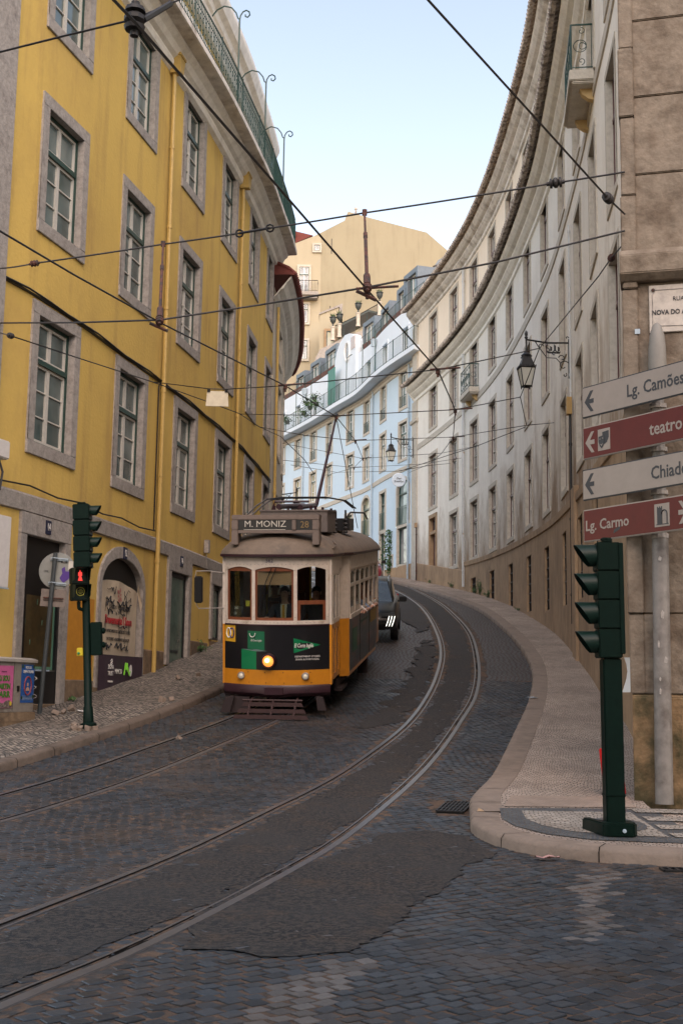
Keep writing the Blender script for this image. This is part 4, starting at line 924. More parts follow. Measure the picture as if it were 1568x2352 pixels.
place(winproto(1.45,2.0,.15,M_['stonel'],M_['irong'],None,M_['glassC'],tr=0),used,BB,BW.M(2.97,8.3)); place(winproto(.95,3.1,.15,M_['stonel'],M_['irong'],None,M_['glassC'],tr=.25),used,BB,BW.M(6.45,7.25)); place(winproto(.62,1.7,.08,M_['stonel'],M_['bluew'],None,M_['sashw'],tr=0),used,BB,BW.M(4.8,7.2))
mb=MB(); sweep(mb,BW,.05,29,[(0,13.35),(.04,13.37),(.04,13.62),(0,13.64)]); sweep(mb,BW,.05,29,[(0,18.95),(.06,19.0),(.07,19.12),(.2,19.2)]); mb.build('string_course',M_['stonel'],BB,world=True)
mb=MB(); sweep(mb,BW,.05,7.9,[(.04,5),(.04,8.2),(0,8.22)]); mb.build('plinth',M_['stoneb'],BB,world=True)
mb=MB(); sweep(mb,BW,-.3,29,[(0,19.28),(.72,19.34),(.75,19.36),(.75,19.60),(-.1,19.62)],step=.5); mb.build('balcony_slab',M_['bluew'],BB,world=True)
ah=[3.0,6.5,10.3,13.4,17.3,20.4,23.5,26.5]
mb=MB(); wall(mb,BW,.05,29,19.6,22.5,[(c-.5,c+.5,19.7,21.5) for c in ah],off=-.1); mb.build('attic_wall',M_['bluew'],BB,world=True)
BD=winproto(.92,1.75,.0,M_['stonel'],M_['green'],M_['sashw'],M_['glassB'],tr=0,rows=2)
for c in ah:
    hoodm=MB()
    place(BD,used,BB,BW.M(c,19.72,-.15)); M=BW.M(c,19.7,-.1)
    hoodm.bb(-.62,-.5,-.3,.05,0,1.85,M); hoodm.bb(.5,.62,-.3,.05,0,1.85,M); hoodm.bb(-.62,.62,-.3,.06,1.8,1.95,M)
    hoodm.build('door_hood',M_['bluew'],BB,world=True)
def railrun(fac,s0,s1,z0,z1,off,parent,m,dx=.14,name='terrace_railing'):
    mb=MB()
    for z in(z0+.08,z1): mb.tube([fac.P(s0+(s1-s0)*i/max(1,int((s1-s0)/.5)),z,off) for i in range(max(1,int((s1-s0)/.5))+1)],.018,4)
    s=s0
    while s<s1: mb.tube([fac.P(s,z0,off),fac.P(s,z1,off)],.008,3,cap=False); s+=dx
    s=s0
    while s<=s1+.01: mb.tube([fac.P(s,z0,off),fac.P(s,z1+.05,off)],.02,4); s+=1.5
    mb.tube([fac.P(s0,z1,off),fac.P(s0,z1,off-.7)],.018,4)
    return mb.build(name,m,parent,world=True)
railrun(BW,-.1,29,19.62,20.68,.68,BB,M_['irong'])
for s in(6.0,9.0,12.3,19,22,25): 
    mb=MB(); mb.tube([BW.P(s,19.6,.66),BW.P(s,22.1,.66),BW.P(s-.9,22.12,.66)],.028,5); mb.build('awning_bracket',M_['irong'],BB,world=True)
mb=MB(); mb.bb(-.65,.65,-.02,.02,0,2.3,BW.M(15.55,19.9,.45)); mb.build('privacy_screen',paint('teal_screen',(.02,.16,.12),.5),BB,world=True)
railrun(BW,.3,12.0,22.45,23.4,-.15,BB,M_['irong'],.16); railrun(BW,16.5,29,22.45,23.4,-.15,BB,M_['irong'],.16)
mb=MB(); sweep(mb,BW,.3,12,[(-.35,22.6),(-.30,23.0),(-.7,23.2)],step=1); sweep(mb,BW,16.5,29,[(-.35,22.6),(-.30,23.0),(-.7,23.2)],step=1); mb.build('terrace_tiles',M_['tiler'],BB,world=True)
for a,b,zt in((2.4,4.0,24.9),(3.9,5.2,24.45),(7.2,8.8,24.35),(10.7,12.2,24.5),(17.4,19.2,24.5),(20.6,22.0,24.3),(23.5,24.7,24.1)):
    M=BW.M((a+b)/2,22.4,-.55); wd=b-a+.5; h=zt-22.4; mb=MB(); mb.bb(-wd/2,wd/2,-3,.1,h-.28,h,M); mb.bb(-wd/2,-wd/2+.25,-3,.1,0,h-.28,M); mb.bb(wd/2-.25,wd/2,-3,.1,0,h-.28,M); mb.bb(-wd/2,wd/2,-3.02,-2.9,0,h,M)
    dd=mb.build('dormer',M_['zinc'],BB,world=True); mb=MB(); mb.bb(-wd/2+.25,wd/2-.25,-.15,-.1,0,h-.28,M); mb.build('pane',M_['glassB'],dd)
    mb=MB(); 
    for x in(-wd/2+.27,-.03,wd/2-.33): mb.bb(x,x+.07,-.1,-.05,0,h-.28,M)
    mb.bb(-wd/2+.25,wd/2-.25,-.1,-.06,h-.36,h-.28,M); mb.build('sash',M_['sashw'],dd)
# curved gable with the oval window
M=BW.M(14.3,19.6,0); mb=MB()
out=[(-2.0,0),(-2.0,3.3),(-1.9,3.8),(-1.5,4.25),(-.8,4.5),(0,4.6),(.9,4.35),(1.6,3.8),(1.9,3.0),(1.95,0)]
mb.prism(out,-.5,.02,M); gp=mb.build('gable_panel',M_['bluew'],BB,world=True)
mb=MB(); ov=ring(-.55,3.35,.42,.62,0,345,20); mb.tube([M@Vector((x,.03,z)) for x,z in ov+[ov[0]]],.09,6); mb.build('oval_moulding',M_['sashw'],gp)
mb=MB(); mb.prism(ring(-.55,3.35,.38,.58,0,345,20),.02,.03,M); mb.build('oval_pane',M_['glassC'],gp)
mb=MB(); mb.bb(-1.9,-1.2,.02,.05,3.3,4.1,M); mb.build('tile_picture',mat('glazed_tiles',(.45,.40,.36),.3,var=.4,scale=8,c2=(.40,.12,.08)),gp)
for s in(8.66,21.95,1.99): pipe(BW,s,7,19.2,M_['pipebl'],BB,.055,.1); 
for s in(8.66,21.95): pipe(BW,s,19.6,22.0,M_['pipebl'],BB,.06,.02,hop=True)
mb=MB(); sweep(mb,BW,.05,29,[(-.3,22.5),(-5,23.6),(-9,22)],step=2); mb.build('roof',M_['zinc'],BB,world=True)
# === tall plain gable behind
Yg=105.; GM=Matrix.Translation((0,Yg,0))
GB=empty('apartment_building',(3,Yg,17),'tall bare cream gable wall rising above the rooftops at the centre','building')
sil=[(-9,20),(-9,40.2),(-4.4,40.7),(-2.8,41.4),(-.1,42.9),(.2,43.75),(1.7,43.3),(4.4,42.6),(7.2,41.9),(9.35,40.0),(9.6,39.0),(9.6,20)]
mb=MB(); mb.prism(sil,0,12,GM); 
mb.build('wall',M_['gable'],GB,world=True)
mb=MB(); mb.prism([(-9,20),(-9,40.5),(-4.4,40.72),(-2.9,41.35),(-2.15,41.4),(-2.0,20)],-.05,0,GM); mb.build('side_wall',M_['gable2'],GB,world=True)
mb=MB(); mb.tube([(-9,Yg-.2,41.4),(-4.4,Yg-.2,41.5)],.3,6); mb.prism([(-9,40.4),(-4.6,40.7),(-2.9,41.5),(-5,42),(-9,42)],.05,6,GM); mb.build('roof',M_['tiler'],GB,world=True)
mb=MB()
mb.tube([(.9,Yg+1,43.4),(.9,Yg+1,44.4)],.10,6); mb.tube([(.9,Yg+1,44.35),(.9,Yg+1,44.5)],.15,6); mb.tube([(.5,Yg+1,43.4),(.5,Yg+1,43.8)],.12,6); mb.build('chimney',M_['tile'],GB,world=True)
gw=winproto(.85,2.0,.2,M_['stonel'],M_['green'],M_['sashw'],M_['glassC'],tr=0,rows=3); gw3=winproto(.85,1.75,.2,M_['stonel'],M_['green'],M_['sashw'],M_['glassC'],tr=.3,rows=2); gw2=winproto(.45,.5,.2,M_['stonel'],M_['green'],M_['sashw'],M_['glassC'],tr=0,rows=1,two=False)
FM=lambda x,z,y=Yg-.05:Matrix(((-1,0,0,x),(0,-1,0,y),(0,0,1,z),(0,0,0,1)))
place(winproto(.85,2.4,.2,M_['stonel'],M_['green'],M_['sashw'],M_['glassC'],tr=.3,rows=2,dep=.02),used,GB,FM(-3.6,36.1,Yg-.16))
g3=winproto(.8,1.7,.18,M_['stonel'],M_['green'],M_['sashw'],M_['glassC'],tr=.3,rows=2,dep=.02); place(g3,used,GB,FM(-3.6,33.4,Yg-.16)); place(g3,used,GB,FM(-3.6,30.1,Yg-.16))
place(winproto(.5,.55,.16,M_['stonel'],M_['green'],M_['sashw'],M_['glassC'],tr=0,rows=1,two=False,dep=.02),used,GB,FM(-2.5,40.0,Yg-.16))
for o in (gw,gw2,gw3):
    for k in KIDS[o.name]: bpy.data.objects.remove(k)
    bpy.data.objects.remove(o)
mb=MB(); mb.bb(-4.9,-2.3,-1.0,0,35.7,36.0,GM); mb.bb(-4.9,-2.4,-.8,0,35.45,35.7,GM); bl=mb.build('balcony',M_['stone'],GB,world=True)
mb=MB(); 
for i in range(20): x=-4.85+2.5*i/19; mb.tube([(x,Yg-.95,36),(x,Yg-.95,37)],.012,3)
mb.tube([(-4.85,Yg-.95,37),(-2.35,Yg-.95,37),(-2.35,Yg-.1,37)],.03,4); mb.tube([(-4.85,Yg-.95,36.1),(-2.35,Yg-.95,36.1)],.02,4); mb.build('railing',M_['iron'],bl)
mb=MB()
for x,a,b in((-1.25,39.8,41.2),(-1.3,34.2,35.0),(-1.3,31,31.8)): mb.bb(x,x+.07,-.02,.0,a,b,GM)
mb.build('iron_tie',M_['iron'],GB,world=True)
# annex and terraced garden wall
AX=empty('annex',(-2,Yg-6,22),'small cream annex with one stone framed window below the bare gable','annex')
mb=MB(); mb.prism([(-2.35,20),(-2.35,33.6),(-.75,34.35),(-.75,20)],0,5,Matrix.Translation((.3,Yg-6,-1.2))); mb.build('wall',M_['gable2'],AX,world=True); mb=MB(); mb.prism([(-2.4,33.5),(-2.4,33.65),(-.45,34.5),(-.45,33.4),(-.7,33.4),(-.7,34.2)],-.1,5,Matrix.Translation((.3,Yg-6,-1.2))); mb.build('parapet',M_['stone'],AX,world=True)
place(winproto(.7,1.5,.2,M_['stoneb'],M_['green'],None,M_['glassW'],tr=0,dep=.02),used,AX,FM(-1.1,29.4,Yg-6.12))
Yt=97.
def tp(u,v,Y=Yt): p=pix(u,v,Y); return (p.x,p.z)
TW=empty('retaining_wall',(0,Yt,20),'weathered stone retaining wall with balustrade posts above the blue building','wall')
mb=MB(); tw=[(-4,15)]+[tp(*q) for q in((724,823),(735,802),(790,776),(815,765),(880,742))]+[(6,15)]; mb.prism(tw,0,1,Matrix.Translation((0,Yt,0))); mb.build('wall',M_['stone'],TW,world=True)
mb=MB()
for (a,b),(c,d),n in(((766,770),(780,763),5),((784,762),(815,747),14),((824,742),(868,718),18)):
    (x0,z0),(x1,z1)=tp(a,b),tp(c,d)
    for k in range(n+1): x=x0+(x1-x0)*k/n; z=z0+(z1-z0)*k/n; mb.tube([(x,Yt+.1,z-.6),(x,Yt+.1,z+.75)],.02,3)
    mb.tube([(x0,Yt+.1,z0+.75),(x1,Yt+.1,z1+.75)],.035,4)
mb.build('railing',M_['iron'],TW,world=True)
for i,(u,v) in enumerate(((764,782),(779,775),(822,750),(871,725))):
    x,z=tp(u,v); mb=MB(); mb.lathe([(.0,0),(.2,0),(.16,.2),(.16,1.0),(.2,1.05),(.22,1.15),(0,1.15)],Matrix.Translation((x,Yt,z)),10); mb.build('post',M_['stonel'],TW,world=True)
    U=empty('garden_urn',(x,Yt,z+1.15),['dark urn with dry grass on the leftmost wall post above the blue building','dark urn with green tuft on the second wall post above the blue building','dark urn on the middle post in front of the green pergola','dark urn with spiky plant highest above the grey dormers'][i],'urn','urns on the garden wall posts')
    mb=MB(); mb.lathe([(0,0),(.1,0),(.07,.12),(.05,.2),(.2,.4),(.26,.6),(.24,.7),(.3,.75),(.3,.8),(0,.78)],seg=12); mb.build('bowl',M_['terra'],U,smooth=True)
    mb=MB(); q=random.Random(i)
    for k in range(40): a=q.uniform(0,6.28); l_=q.uniform(.1,.42); b_=q.uniform(.05,.35); p0=Vector((.1*math.cos(a),.1*math.sin(a),.78)); p1=p0+Vector((b_*math.cos(a),b_*math.sin(a),l_)); e=Vector((-math.sin(a),math.cos(a),0))*.03; mb.face([p0-e,p0+e,p1])
    mb.build('tuft',M_['leaf'],U)
PG=empty('pergola',(2.2,Yt+1,25),'green framed pergola with a dark roof on the garden terrace','pergola')
a,b=tp(800,742),tp(884,722); c,d=tp(884,712),tp(845,708); e_=tp(790,730)
mb=MB(); mb.prism([tp(776,742),tp(845,706),tp(886,716),tp(886,720),tp(846,711),tp(776,748)],0,3.5,Matrix.Translation((0,Yt+.6,0))); mb.build('roof',M_['green'],PG,world=True)
mb=MB()
for u,v in((790,738),(843,714),(882,720)):
    x,z=tp(u,v); mb.tube([(x,Yt+.7,z),(x,Yt+.7,z-2.2)],.05,5)
mb.build('frame',M_['green'],PG,world=True)
mb=MB(); x0,z0=tp(795,738); x1,z1=tp(884,722); mb.prism([(x0,z0-2.4),(x0,z0),(x1,z1),(x1,z1-1.8)],3.2,3.4,Matrix.Translation((0,Yt+.6,0))); mb.build('back_wall',M_['gable'],PG,world=True)
# dark mansard roof at right
MR=empty('roof_pavilion',(9,95,34),'dark rounded roof turret behind the cream building roofline','roof')
mb=MB(); o1=[tp(u,v,95) for u,v in((996,612),(1005,598),(1018,590),(1040,585),(1046,640),(1004,640))]; mb.prism(o1,0,4,Matrix.Translation((0,95,0))); mb.build('roof',M_['zinc'],MR,world=True)
mb=MB(); o1=[tp(u,v,94.8) for u,v in((994,610),(1044,596),(1044,601),(996,614))]; mb.prism(o1,0,4,Matrix.Translation((0,94.8,0))); mb.build('eave',M_['iron'],MR,world=True)
# === stone building on the near right corner
SW=Fac([(3.36,14.28),(6.3,13.5),(14,11.5)]); SW.g=1
SB=empty('corner_building',(3.4,14.3,g(14.3)),'brown limestone corner building with a street name plaque at right','building')
def quoinm(name,c1,c2,seed): return mat(name,c1,.9,var=.3,scale=2.2,bump=1.0,bscale=11,c2=c2,c2w=(.44,.62),detail=15,spec=.2)
qs=quoinm('sandy_limestone',(.215,.178,.138),(.135,.105,.078),1); qs2=quoinm('mossy_plinth_stone',(.23,.155,.085),(.075,.065,.035),2)
mb=MB(); 
side=[(3.36,14.28),(4.88,21.3)]
def blk(z0,z1,off,s0=0,s1=11,mi=0):
    sweep(mb,SW,s0,s1,[(-.3,z0),(off,z0),(off,z1),(-.3,z1)],step=1.2)
zz=0.1; hts=[1.5,2.42,3.6,4.75,6.38]
for i,(a,b) in enumerate(zip([.05]+hts[:-1],hts)):
    if i==0: continue
    blk(a+.006,b-.006,.0 if i>1 else .04,.14)
zz=6.75
while zz<15: blk(zz+.005,zz+.99,0.0,.14); zz+=1.0
mb.build('wall',qs,SB,world=True,bevel=.012)
mb=MB(); sweep(mb,SW,-.0,11,[(-.035,-.2),(-.035,16)],step=1.2,cap=False); mb.build('mortar_joints',M_['plinth'],SB,world=True)
mb=MB(); sweep(mb,SW,0,11,[(-.3,-.2),(.06,-.2),(.06,1.47),(.03,1.5),(-.3,1.5)],step=1.2); mb.build('plinth',qs2,SB,world=True,bevel=.012)
mb=MB(); zz=1.5; q=random.Random(2); k=0
while zz<15:
    h=[.92,1.18,1.1,1.6,.38,.8,1.0,.9,1.1][k%9]
    sweep(mb,SW,-.02-.012*(k%2),.15+.0*(k%2),[(-.4,zz+.006),(.045+.02*(k%3==1),zz+.006),(.045+.02*(k%3==1),zz+h-.006),(-.4,zz+h-.006)],step=.6); zz+=h; k+=1
mb.build('corner_quoins',qs,SB,world=True,bevel=.012,label='rough stacked corner stones')
mb=MB(); sweep(mb,SW,-.05,11,[(-.2,6.36),(.08,6.38),(.17,6.46),(.18,6.68),(.12,6.76),(-.2,6.78)],step=.8); mb.build('cornice',qs,SB,world=True,bevel=.01)
mb=MB(); mb.grid([[(3.40,14.32,-.2),(3.40,14.32,16)],[(4.62,19.4,-.2),(4.62,19.4,16)]]); mb.grid([[(3.4,14.3,16),(4.62,19.4,16)],[(14,11.7,16),(14,21,16)]]); mb.build('side_wall',qs,SB,world=True)
mb=MB(); M=SW.M(.62,6.05,.0); mb.bb(-.40,.34,.0,.03,-.30,.28,M)
pl=mb.build('street_plaque',mat('plaque_marble',(.46,.42,.37),.6,var=.15,scale=5,c2=(.33,.30,.27)),SB,world=True,bevel=.006)
mb=MB(); mb.tube([M@Vector(p) for p in((-.34,.032,-.22),(-.34,.032,.16),(-.30,.032,.22),(.26,.032,.22),(.30,.032,.16),(.30,.032,-.22),(-.34,.032,-.24))],.006,4); mb.build('border',M_['stone'],pl)
mb=MB()
for x in(-.34,.29):
    for z in(-.24,.22): mb.lathe([(0,0),(.022,0),(.022,.015),(0,.02)],M@Matrix.Translation((x,.03,z))@Matrix.Rotation(R(-90),4,'X'),6)
mb.build('bolt',M_['rust'],pl)
TS=lambda s,z,off:TM(SW,s,z,off)
text('plaque_lettering','RUA',.075,TS(.62,6.15,.034),M_['blacktext'],pl,sx=.9); text('plaque_lettering','NOVA DO ALMADA',.082,TS(.62,5.99,.034),M_['blacktext'],pl,sx=.84,bold=.002)
mb=MB(); mb.bb(-.03,.03,.05,.055,-.03,.03,SW.M(.14,5.77,0)); mb.build('small_tile_marker',M_['pipebl'],SB,world=True)

# === unseen blocks added behind the camera to darken foreground and reflections
def block(x0,x1,y0,y1,h,m,label,face):
    B_=empty('apartment_building',((x0+x1)/2,(y0+y1)/2,0),label,'building'); F=Fac([(x0,face),(x1,face)],-1) if face>=y1-.01 else Fac([(x1,face),(x0,face)],-1)
    mb=MB(); mb.bb(x0,x1,y0,y1-.02 if face>=y1-.01 else y1,-.5,h); 
    if abs(face-y1)<.01: pass
    mb.build('wall',m,B_,world=True); W_=winproto(1.3,2.3,.2,M_['stonel'],M_['green'],M_['sash'],M_['glassC'],dep=-.02); c=2.5
    while c<F.L-2:
        for z in(1.2,4.8,8.4,12.0):
            if z+3<h: place(W_,used,B_,F.M(c,z,.12) if face>=y1-.01 else F.M(c,z,.12))
        c+=3.6
block(-22,-2.5,-22,-8,17,M_['offwhite'],'unseen off-white block added behind the viewpoint on the left to shade the foreground',-8)
block(-2.4,17,-22,-8,16,M_['cream'],'unseen cream block added behind the viewpoint on the right to shade the foreground',-8)
# ---------------------------------------------------------------- people
def skin(name,verts,edges,rad,m,parent,root=0,sub=1):
    me=bpy.data.meshes.new(name); me.from_pydata([tuple(v) for v in verts],edges,[]); o=bpy.data.objects.new(name,me); COL.objects.link(o)
    md=o.modifiers.new('s','SKIN'); md.use_smooth_shade=True
    lay=me.skin_vertices[0] if me.skin_vertices else None
    if lay is None:
        bm=bmesh.new(); bm.from_mesh(me); bm.verts.layers.skin.verify(); bm.to_mesh(me); bm.free(); lay=me.skin_vertices[0]
    for i,r in enumerate(rad): lay.data[i].radius=(r,r) if not isinstance(r,tuple) else r; lay.data[i].use_root=(i==root)
    sb=o.modifiers.new('u','SUBSURF'); sb.levels=sub; sb.render_levels=sub
    dg=bpy.context.evaluated_depsgraph_get(); n=bpy.data.meshes.new_from_object(o.evaluated_get(dg)); bpy.data.objects.remove(o)
    n.name=name; n.materials.clear(); n.materials.append(m); 
    for p in n.polygons: p.use_smooth=True
    o=bpy.data.objects.new(name,n); COL.objects.link(o)
    if parent is not None: o.parent=parent
    return o
SKIN=mat('skin',(.42,.24,.17),.6,var=.1,scale=8); HAIR=mat('dark_hair',(.02,.015,.012),.7,var=.3,scale=20)
def seated(M,label,shirt,elbow=None,tie=False,hair=HAIR,parent=None,group=None,drive=False,bald=0):
    """sitting figure, origin on the seat, facing -y"""
    body=None
    V=[(0,0,.08),(0,.0,.26),(0,-.01,.46),(0,-.02,.56),(0,-.03,.63),(0,-.035,.72),(0,-.02,.80)]; E=[(i,i+1) for i in range(6)]; Rr=[.15,(.15,.12),(.165,.11),.055,.06,(.078,.092),(.072,.085)]
    hands=[(-.27,-.34,.34),(.24,-.34,.34)] if drive else [(-.16,-.34,.10),(.16,-.34,.10)]
    for s,h in zip((-1,1),hands):
        n=len(V); el=(s*.30,-.12,.26)
        if elbow==s: el=(s*.40,-.10,.33); h=(s*.40,-.36,.36)
        V+=[(s*.185,0,.49),el,h]; E+=[(2,n),(n,n+1),(n+1,n+2)]; Rr+=[.062,.045,.03]
        hx,hy,hz=h
        V.append((hx-s*.01,hy-.07,hz)); E.append((n+2,n+3)); Rr.append((.036,.018)); 
        for k in range(4):
            a=len(V); fx=(k-1.5)*.019; L=(.065,.078,.072,.055)[k]
            V+=[(hx-s*.01+fx,hy-.10,hz+.002),(hx-s*.01+fx,hy-.10-L*.5,hz-.012),(hx-s*.01+fx,hy-.10-L*.75,hz-.035)]; E+=[(n+3,a),(a,a+1),(a+1,a+2)]; Rr+=[.009,.009,.008]
        a=len(V); V+=[(hx-s*.045,hy-.06,hz-.008),(hx-s*.055,hy-.095,hz-.02)]; E+=[(n+2,a),(a,a+1)]; Rr+=[.011,.009]
        kn=len(V); V+=[(s*.10,0,.06),(s*.13,-.38,.08),(s*.13,-.36,-.38),(s*.13,-.46,-.42)]; E+=[(0,kn),(kn,kn+1),(kn+1,kn+2),(kn+2,kn+3)]; Rr+=[.09,.065,.045,.04]
    body=skin('person',V,E,Rr,SKIN,parent); body.matrix_basis=M; tag(body,label,'person',group)
    J=[V[i] for i in(0,1,2,3)]; JR=[.165,(.165,.135),(.185,.13),.075]; JE=[(0,1),(1,2),(2,3)]; idx=7
    for s in(-1,1):
        k=[i for i,v in enumerate(V) if abs(v[0]-s*.185)<1e-6 and abs(v[2]-.49)<1e-6][0]; n=len(J); J+=[V[k],V[k+1],tuple(Vector(V[k+1]).lerp(Vector(V[k+2]),.9 if drive or tie else .05))]; JE+=[(2,n),(n,n+1),(n+1,n+2)]; JR+=[.078,.06,.045]
    skin('jacket' if tie else 'shirt',J,JE,JR,shirt,body)
    h=MB()
    for i in range(7):
        a=i/6*1.75; r_=.098*math.sin(a) if i else .001; z=.775+.105*math.cos(a)*1.0
        row=[]
        h.v+=[]; 
    rows=[]
    for i in range(7):
        a=.02+i/6*1.7; rows.append([Vector((.090*math.sin(a)*math.cos(6.283*k/14),-.008+.105*math.sin(a)*math.sin(6.283*k/14)+.022,.770+.115*math.cos(a)+(.05 if math.sin(6.283*k/14)<-.3 and i>4 else 0))) for k in range(14)])
    h.grid(rows,0,True); h.build('hair',hair,body,smooth=True)
    f=MB()
    f.box((0,-.128,.745),(.026,.035,.05)); f.box((0,-.122,.700),(.05,.012,.012),mi=1)
    for s in(-1,1): f.box((s*.032,-.117,.768),(.026,.014,.012),mi=1); f.box((s*.034,-.118,.787),(.036,.012,.008),mi=1); f.box((s*.088,-.03,.75),(.018,.035,.06))
    f.build('face_features',[SKIN,HAIR],body,bevel=.004)
    if tie:
        t=MB(); t.face([(-.06,-.135,.56),(.06,-.135,.56),(.035,-.165,.12),(-.035,-.165,.12)]); t.build('shirt_front',paint('cream_shirt',(.60,.56,.46),.8),body)
        t=MB(); t.prism([(-.02,.55),(.02,.55),(.03,.22),(0,.16),(-.03,.22)],-.172,-.165,mi=0); t.build('tie',paint('amber_tie',(.50,.26,.03),.7),body)
    return body
# ---------------------------------------------------------------- tram
TMx=Matrix.Translation((-1.12,21.75,g(21.75)+.01))@Matrix.Rotation(R(-7.1),4,'Z')@Matrix.Rotation(math.atan(.13),4,'X')
TR=empty('tram',TMx,'old yellow and white tram coming downhill with its lamp lit','tram')
m_or=paint('tram_orange',(.52,.205,.010),.3,var=.14,scale=3,coat=.35,bump=.12,bscale=2.5); m_mar=paint('tram_maroon',(.030,.010,.016),.4,var=.2,scale=5); m_cr=mat('tram_cream',(.56,.50,.43),.4,var=.16,scale=4,c2=(.36,.29,.21),c2w=(.56,.72),bump=.1,bscale=3)
m_bk=paint('black_wrap',(.007,.007,.009),.28,coat=.2); m_roof=mat('tram_roof_canvas',(.15,.115,.085),.75,var=.22,scale=3,bump=.25,c2=(.09,.075,.06),c2w=(.5,.75)); m_wood=mat('varnished_wood',(.16,.05,.02),.4,var=.3,scale=6,stretch=(1,1,.2)); m_tg=seeglass('tram_glass')
m_un=mat('tram_underframe',(.022,.013,.014),.7,var=.3,scale=8); m_side=mat('dark_side_advert',(.028,.045,.045),.35,var=.5,scale=1.6,c2=(.15,.055,.035),c2w=(.50,.60),stretch=(1,.5,2.0),coat=.15)
HW=.93
def bow(x): return .30*(x/HW)**2
def fs(mb,x0,x1,z0,z1,off=0,th=.03,n=10,mi=0,zf=None):   # curved strip on the front, zf(x)->(z0,z1)
    rows=[]
    for i in range(n+1):
        x=x0+(x1-x0)*i/n; a,b=(z0,z1) if not zf else zf(x); y=bow(x)-off
        rows.append([(x,y,a),(x,y,b),(x,y+th,b),(x,y+th,a),(x,y,a)])
    mb.grid(rows,mi); mb.face(rows[0][:4],mi); mb.face(rows[-1][:4][::-1],mi)
sidex=lambda y:HW+.02 if y<1.7 else 1.08
def front(parent):
    mb=MB(); fs(mb,-HW,HW,.80,1.60,.0,.05,16)
    mb.build('front_panel',m_bk,parent,smooth=True)
    mb=MB(); fs(mb,-HW-.005,HW+.005,.55,.82,.012,.05,16); mb.build('lower_band',m_or,parent,smooth=True)
    mb=MB(); rows=[]
    for i in range(21):
        x=-HW-.02+(2*HW+.04)*i/20; y=bow(x)-.035; e=.03*max(0,1-(x/.25)**2) ; rows.append([(x,y+.02,.56),(x,y,.53-e*.5),(x,y,.42-e),(x,y+.06,.36-e)])
    mb.grid(rows); mb.bb(-.16,.16,-.06,.04,.40,.52); mb.build('bumper',m_mar,parent,smooth=True)
    mb=MB(); fs(mb,-HW-.003,HW+.003,1.59,1.615,.02,.03,16); mb.build('maroon_beading',m_mar,parent)
    mb=MB(); fs(mb,-HW,HW,1.615,1.68,.01,.06,16); fs(mb,-HW,HW,2.64,2.80,.0,.05,16)
    for a,b in((-.93,-.875),(-.40,-.34),(.34,.40),(.875,.93)): fs(mb,a,b,1.68,2.64,.012,.05,2)
    for a,b in((-.875,-.40),(-.34,.34),(.40,.875)):
        c=(a+b)/2; h=(b-a)/2; fs(mb,a,b,0,0,.002,.04,10,zf=lambda x:(2.565+.055*(1-((x-c)/h)**2),2.641))
    mb.build('front_frame',m_cr,parent,smooth=True,ang=30)
    for a,b in((-.875,-.40),(-.34,.34),(.40,.875)):
        w_=MB()
        if a<.3:
            fs(w_,a,a+.035,1.68,2.60,-.02,.03,1); fs(w_,b-.035,b,1.68,2.60,-.02,.03,1); fs(w_,a+.035,b-.035,1.68,1.73,-.02,.03,4); fs(w_,a+.035,b-.035,2.54,2.62,-.02,.03,4)
        else:
            fs(w_,a,a+.05,1.68,2.02,-.02,.03,1); fs(w_,b-.05,b,1.68,2.02,-.02,.03,1); fs(w_,a,b,1.96,2.03,-.021,.03,4)
        fr=w_.build('front_window',m_wood,parent)
        p=MB(); fs(p,a+.03,b-.03,1.7,2.6 if a<.3 else 1.97,-.035,.004,4); p.build('pane',m_tg,fr)
front(TR)
# letters and pictures on the front, bent to its curve
def onfront(o,off): 
    for v in o.data.vertices: v.co.y=bow(v.co.x)-off+v.co.y
FT=lambda x,z:Matrix(((1,0,0,x),(0,0,-1,0),(0,1,0,z),(0,0,0,1)))
def ft(s,x,z,size,m,off=.006,**k): o=text('lettering',s,size,FT(x,z),m,TR,ext=.0015,**k); onfront(o,off); return o
m_gr=paint('green_print',(.0,.16,.055),.4); m_gd=paint('deep_green_print',(.0,.075,.03),.4); m_gl=paint('mid_green_print',(.005,.115,.05),.4)
def decal(name,poly,m,off=.004,label=None):
    mb=MB(); bm=bmesh.new(); vs=[bm.verts.new((x,0,z)) for x,z in poly]; bm.faces.new(vs); bmesh.ops.triangulate(bm,faces=bm.faces)
    for _ in range(2): bmesh.ops.subdivide_edges(bm,edges=bm.edges[:],cuts=1)
    for v in bm.verts: v.co.y=bow(v.co.x)-off
    me=bpy.data.meshes.new(name); bm.to_mesh(me); bm.free(); me.materials.append(m); o=bpy.data.objects.new(name,me); COL.objects.link(o); o.parent=TR
    if label: o['label']=label
    return o
decal('green_triangle',[(.34,1.375),(.79,1.255),(.34,1.115)],m_gr)
ft('El Corte Inglés',.51,1.245,.095,M_['whitetext'],.008,sx=.56,shear=.25,bold=.001)
ft('DEPARTMENT STORES',.57,1.055,.042,M_['whitetext'],sx=1.0); ft('SPAIN & PORTUGAL',.57,1.005,.042,M_['whitetext'],sx=1.05)
decal('green_bag',[(-.48,1.17),(-.17,1.165),(-.17,1.49),(-.48,1.50)],m_gl); decal('green_box',[(-.60,.83),(-.32,.825),(-.32,1.165),(-.60,1.175)],m_gr,.005); decal('box_side',[(-.32,.825),(-.12,.84),(-.12,1.15),(-.32,1.165)],m_bk,.005); decal('striped_lid',[(-.60,1.178),(-.32,1.142),(-.12,1.15),(-.30,1.18)],paint('grey_stripes',(.10,.16,.15),.5),.007)
mb=MB(); mb.tube([(-.39+.05*math.cos(a),bow(-.35)-.012,1.46-.07*math.sin(a)) for a in[math.pi*k/8 for k in range(9)]],.006,4); mb.build('bag_handle',M_['whitetext'],TR)
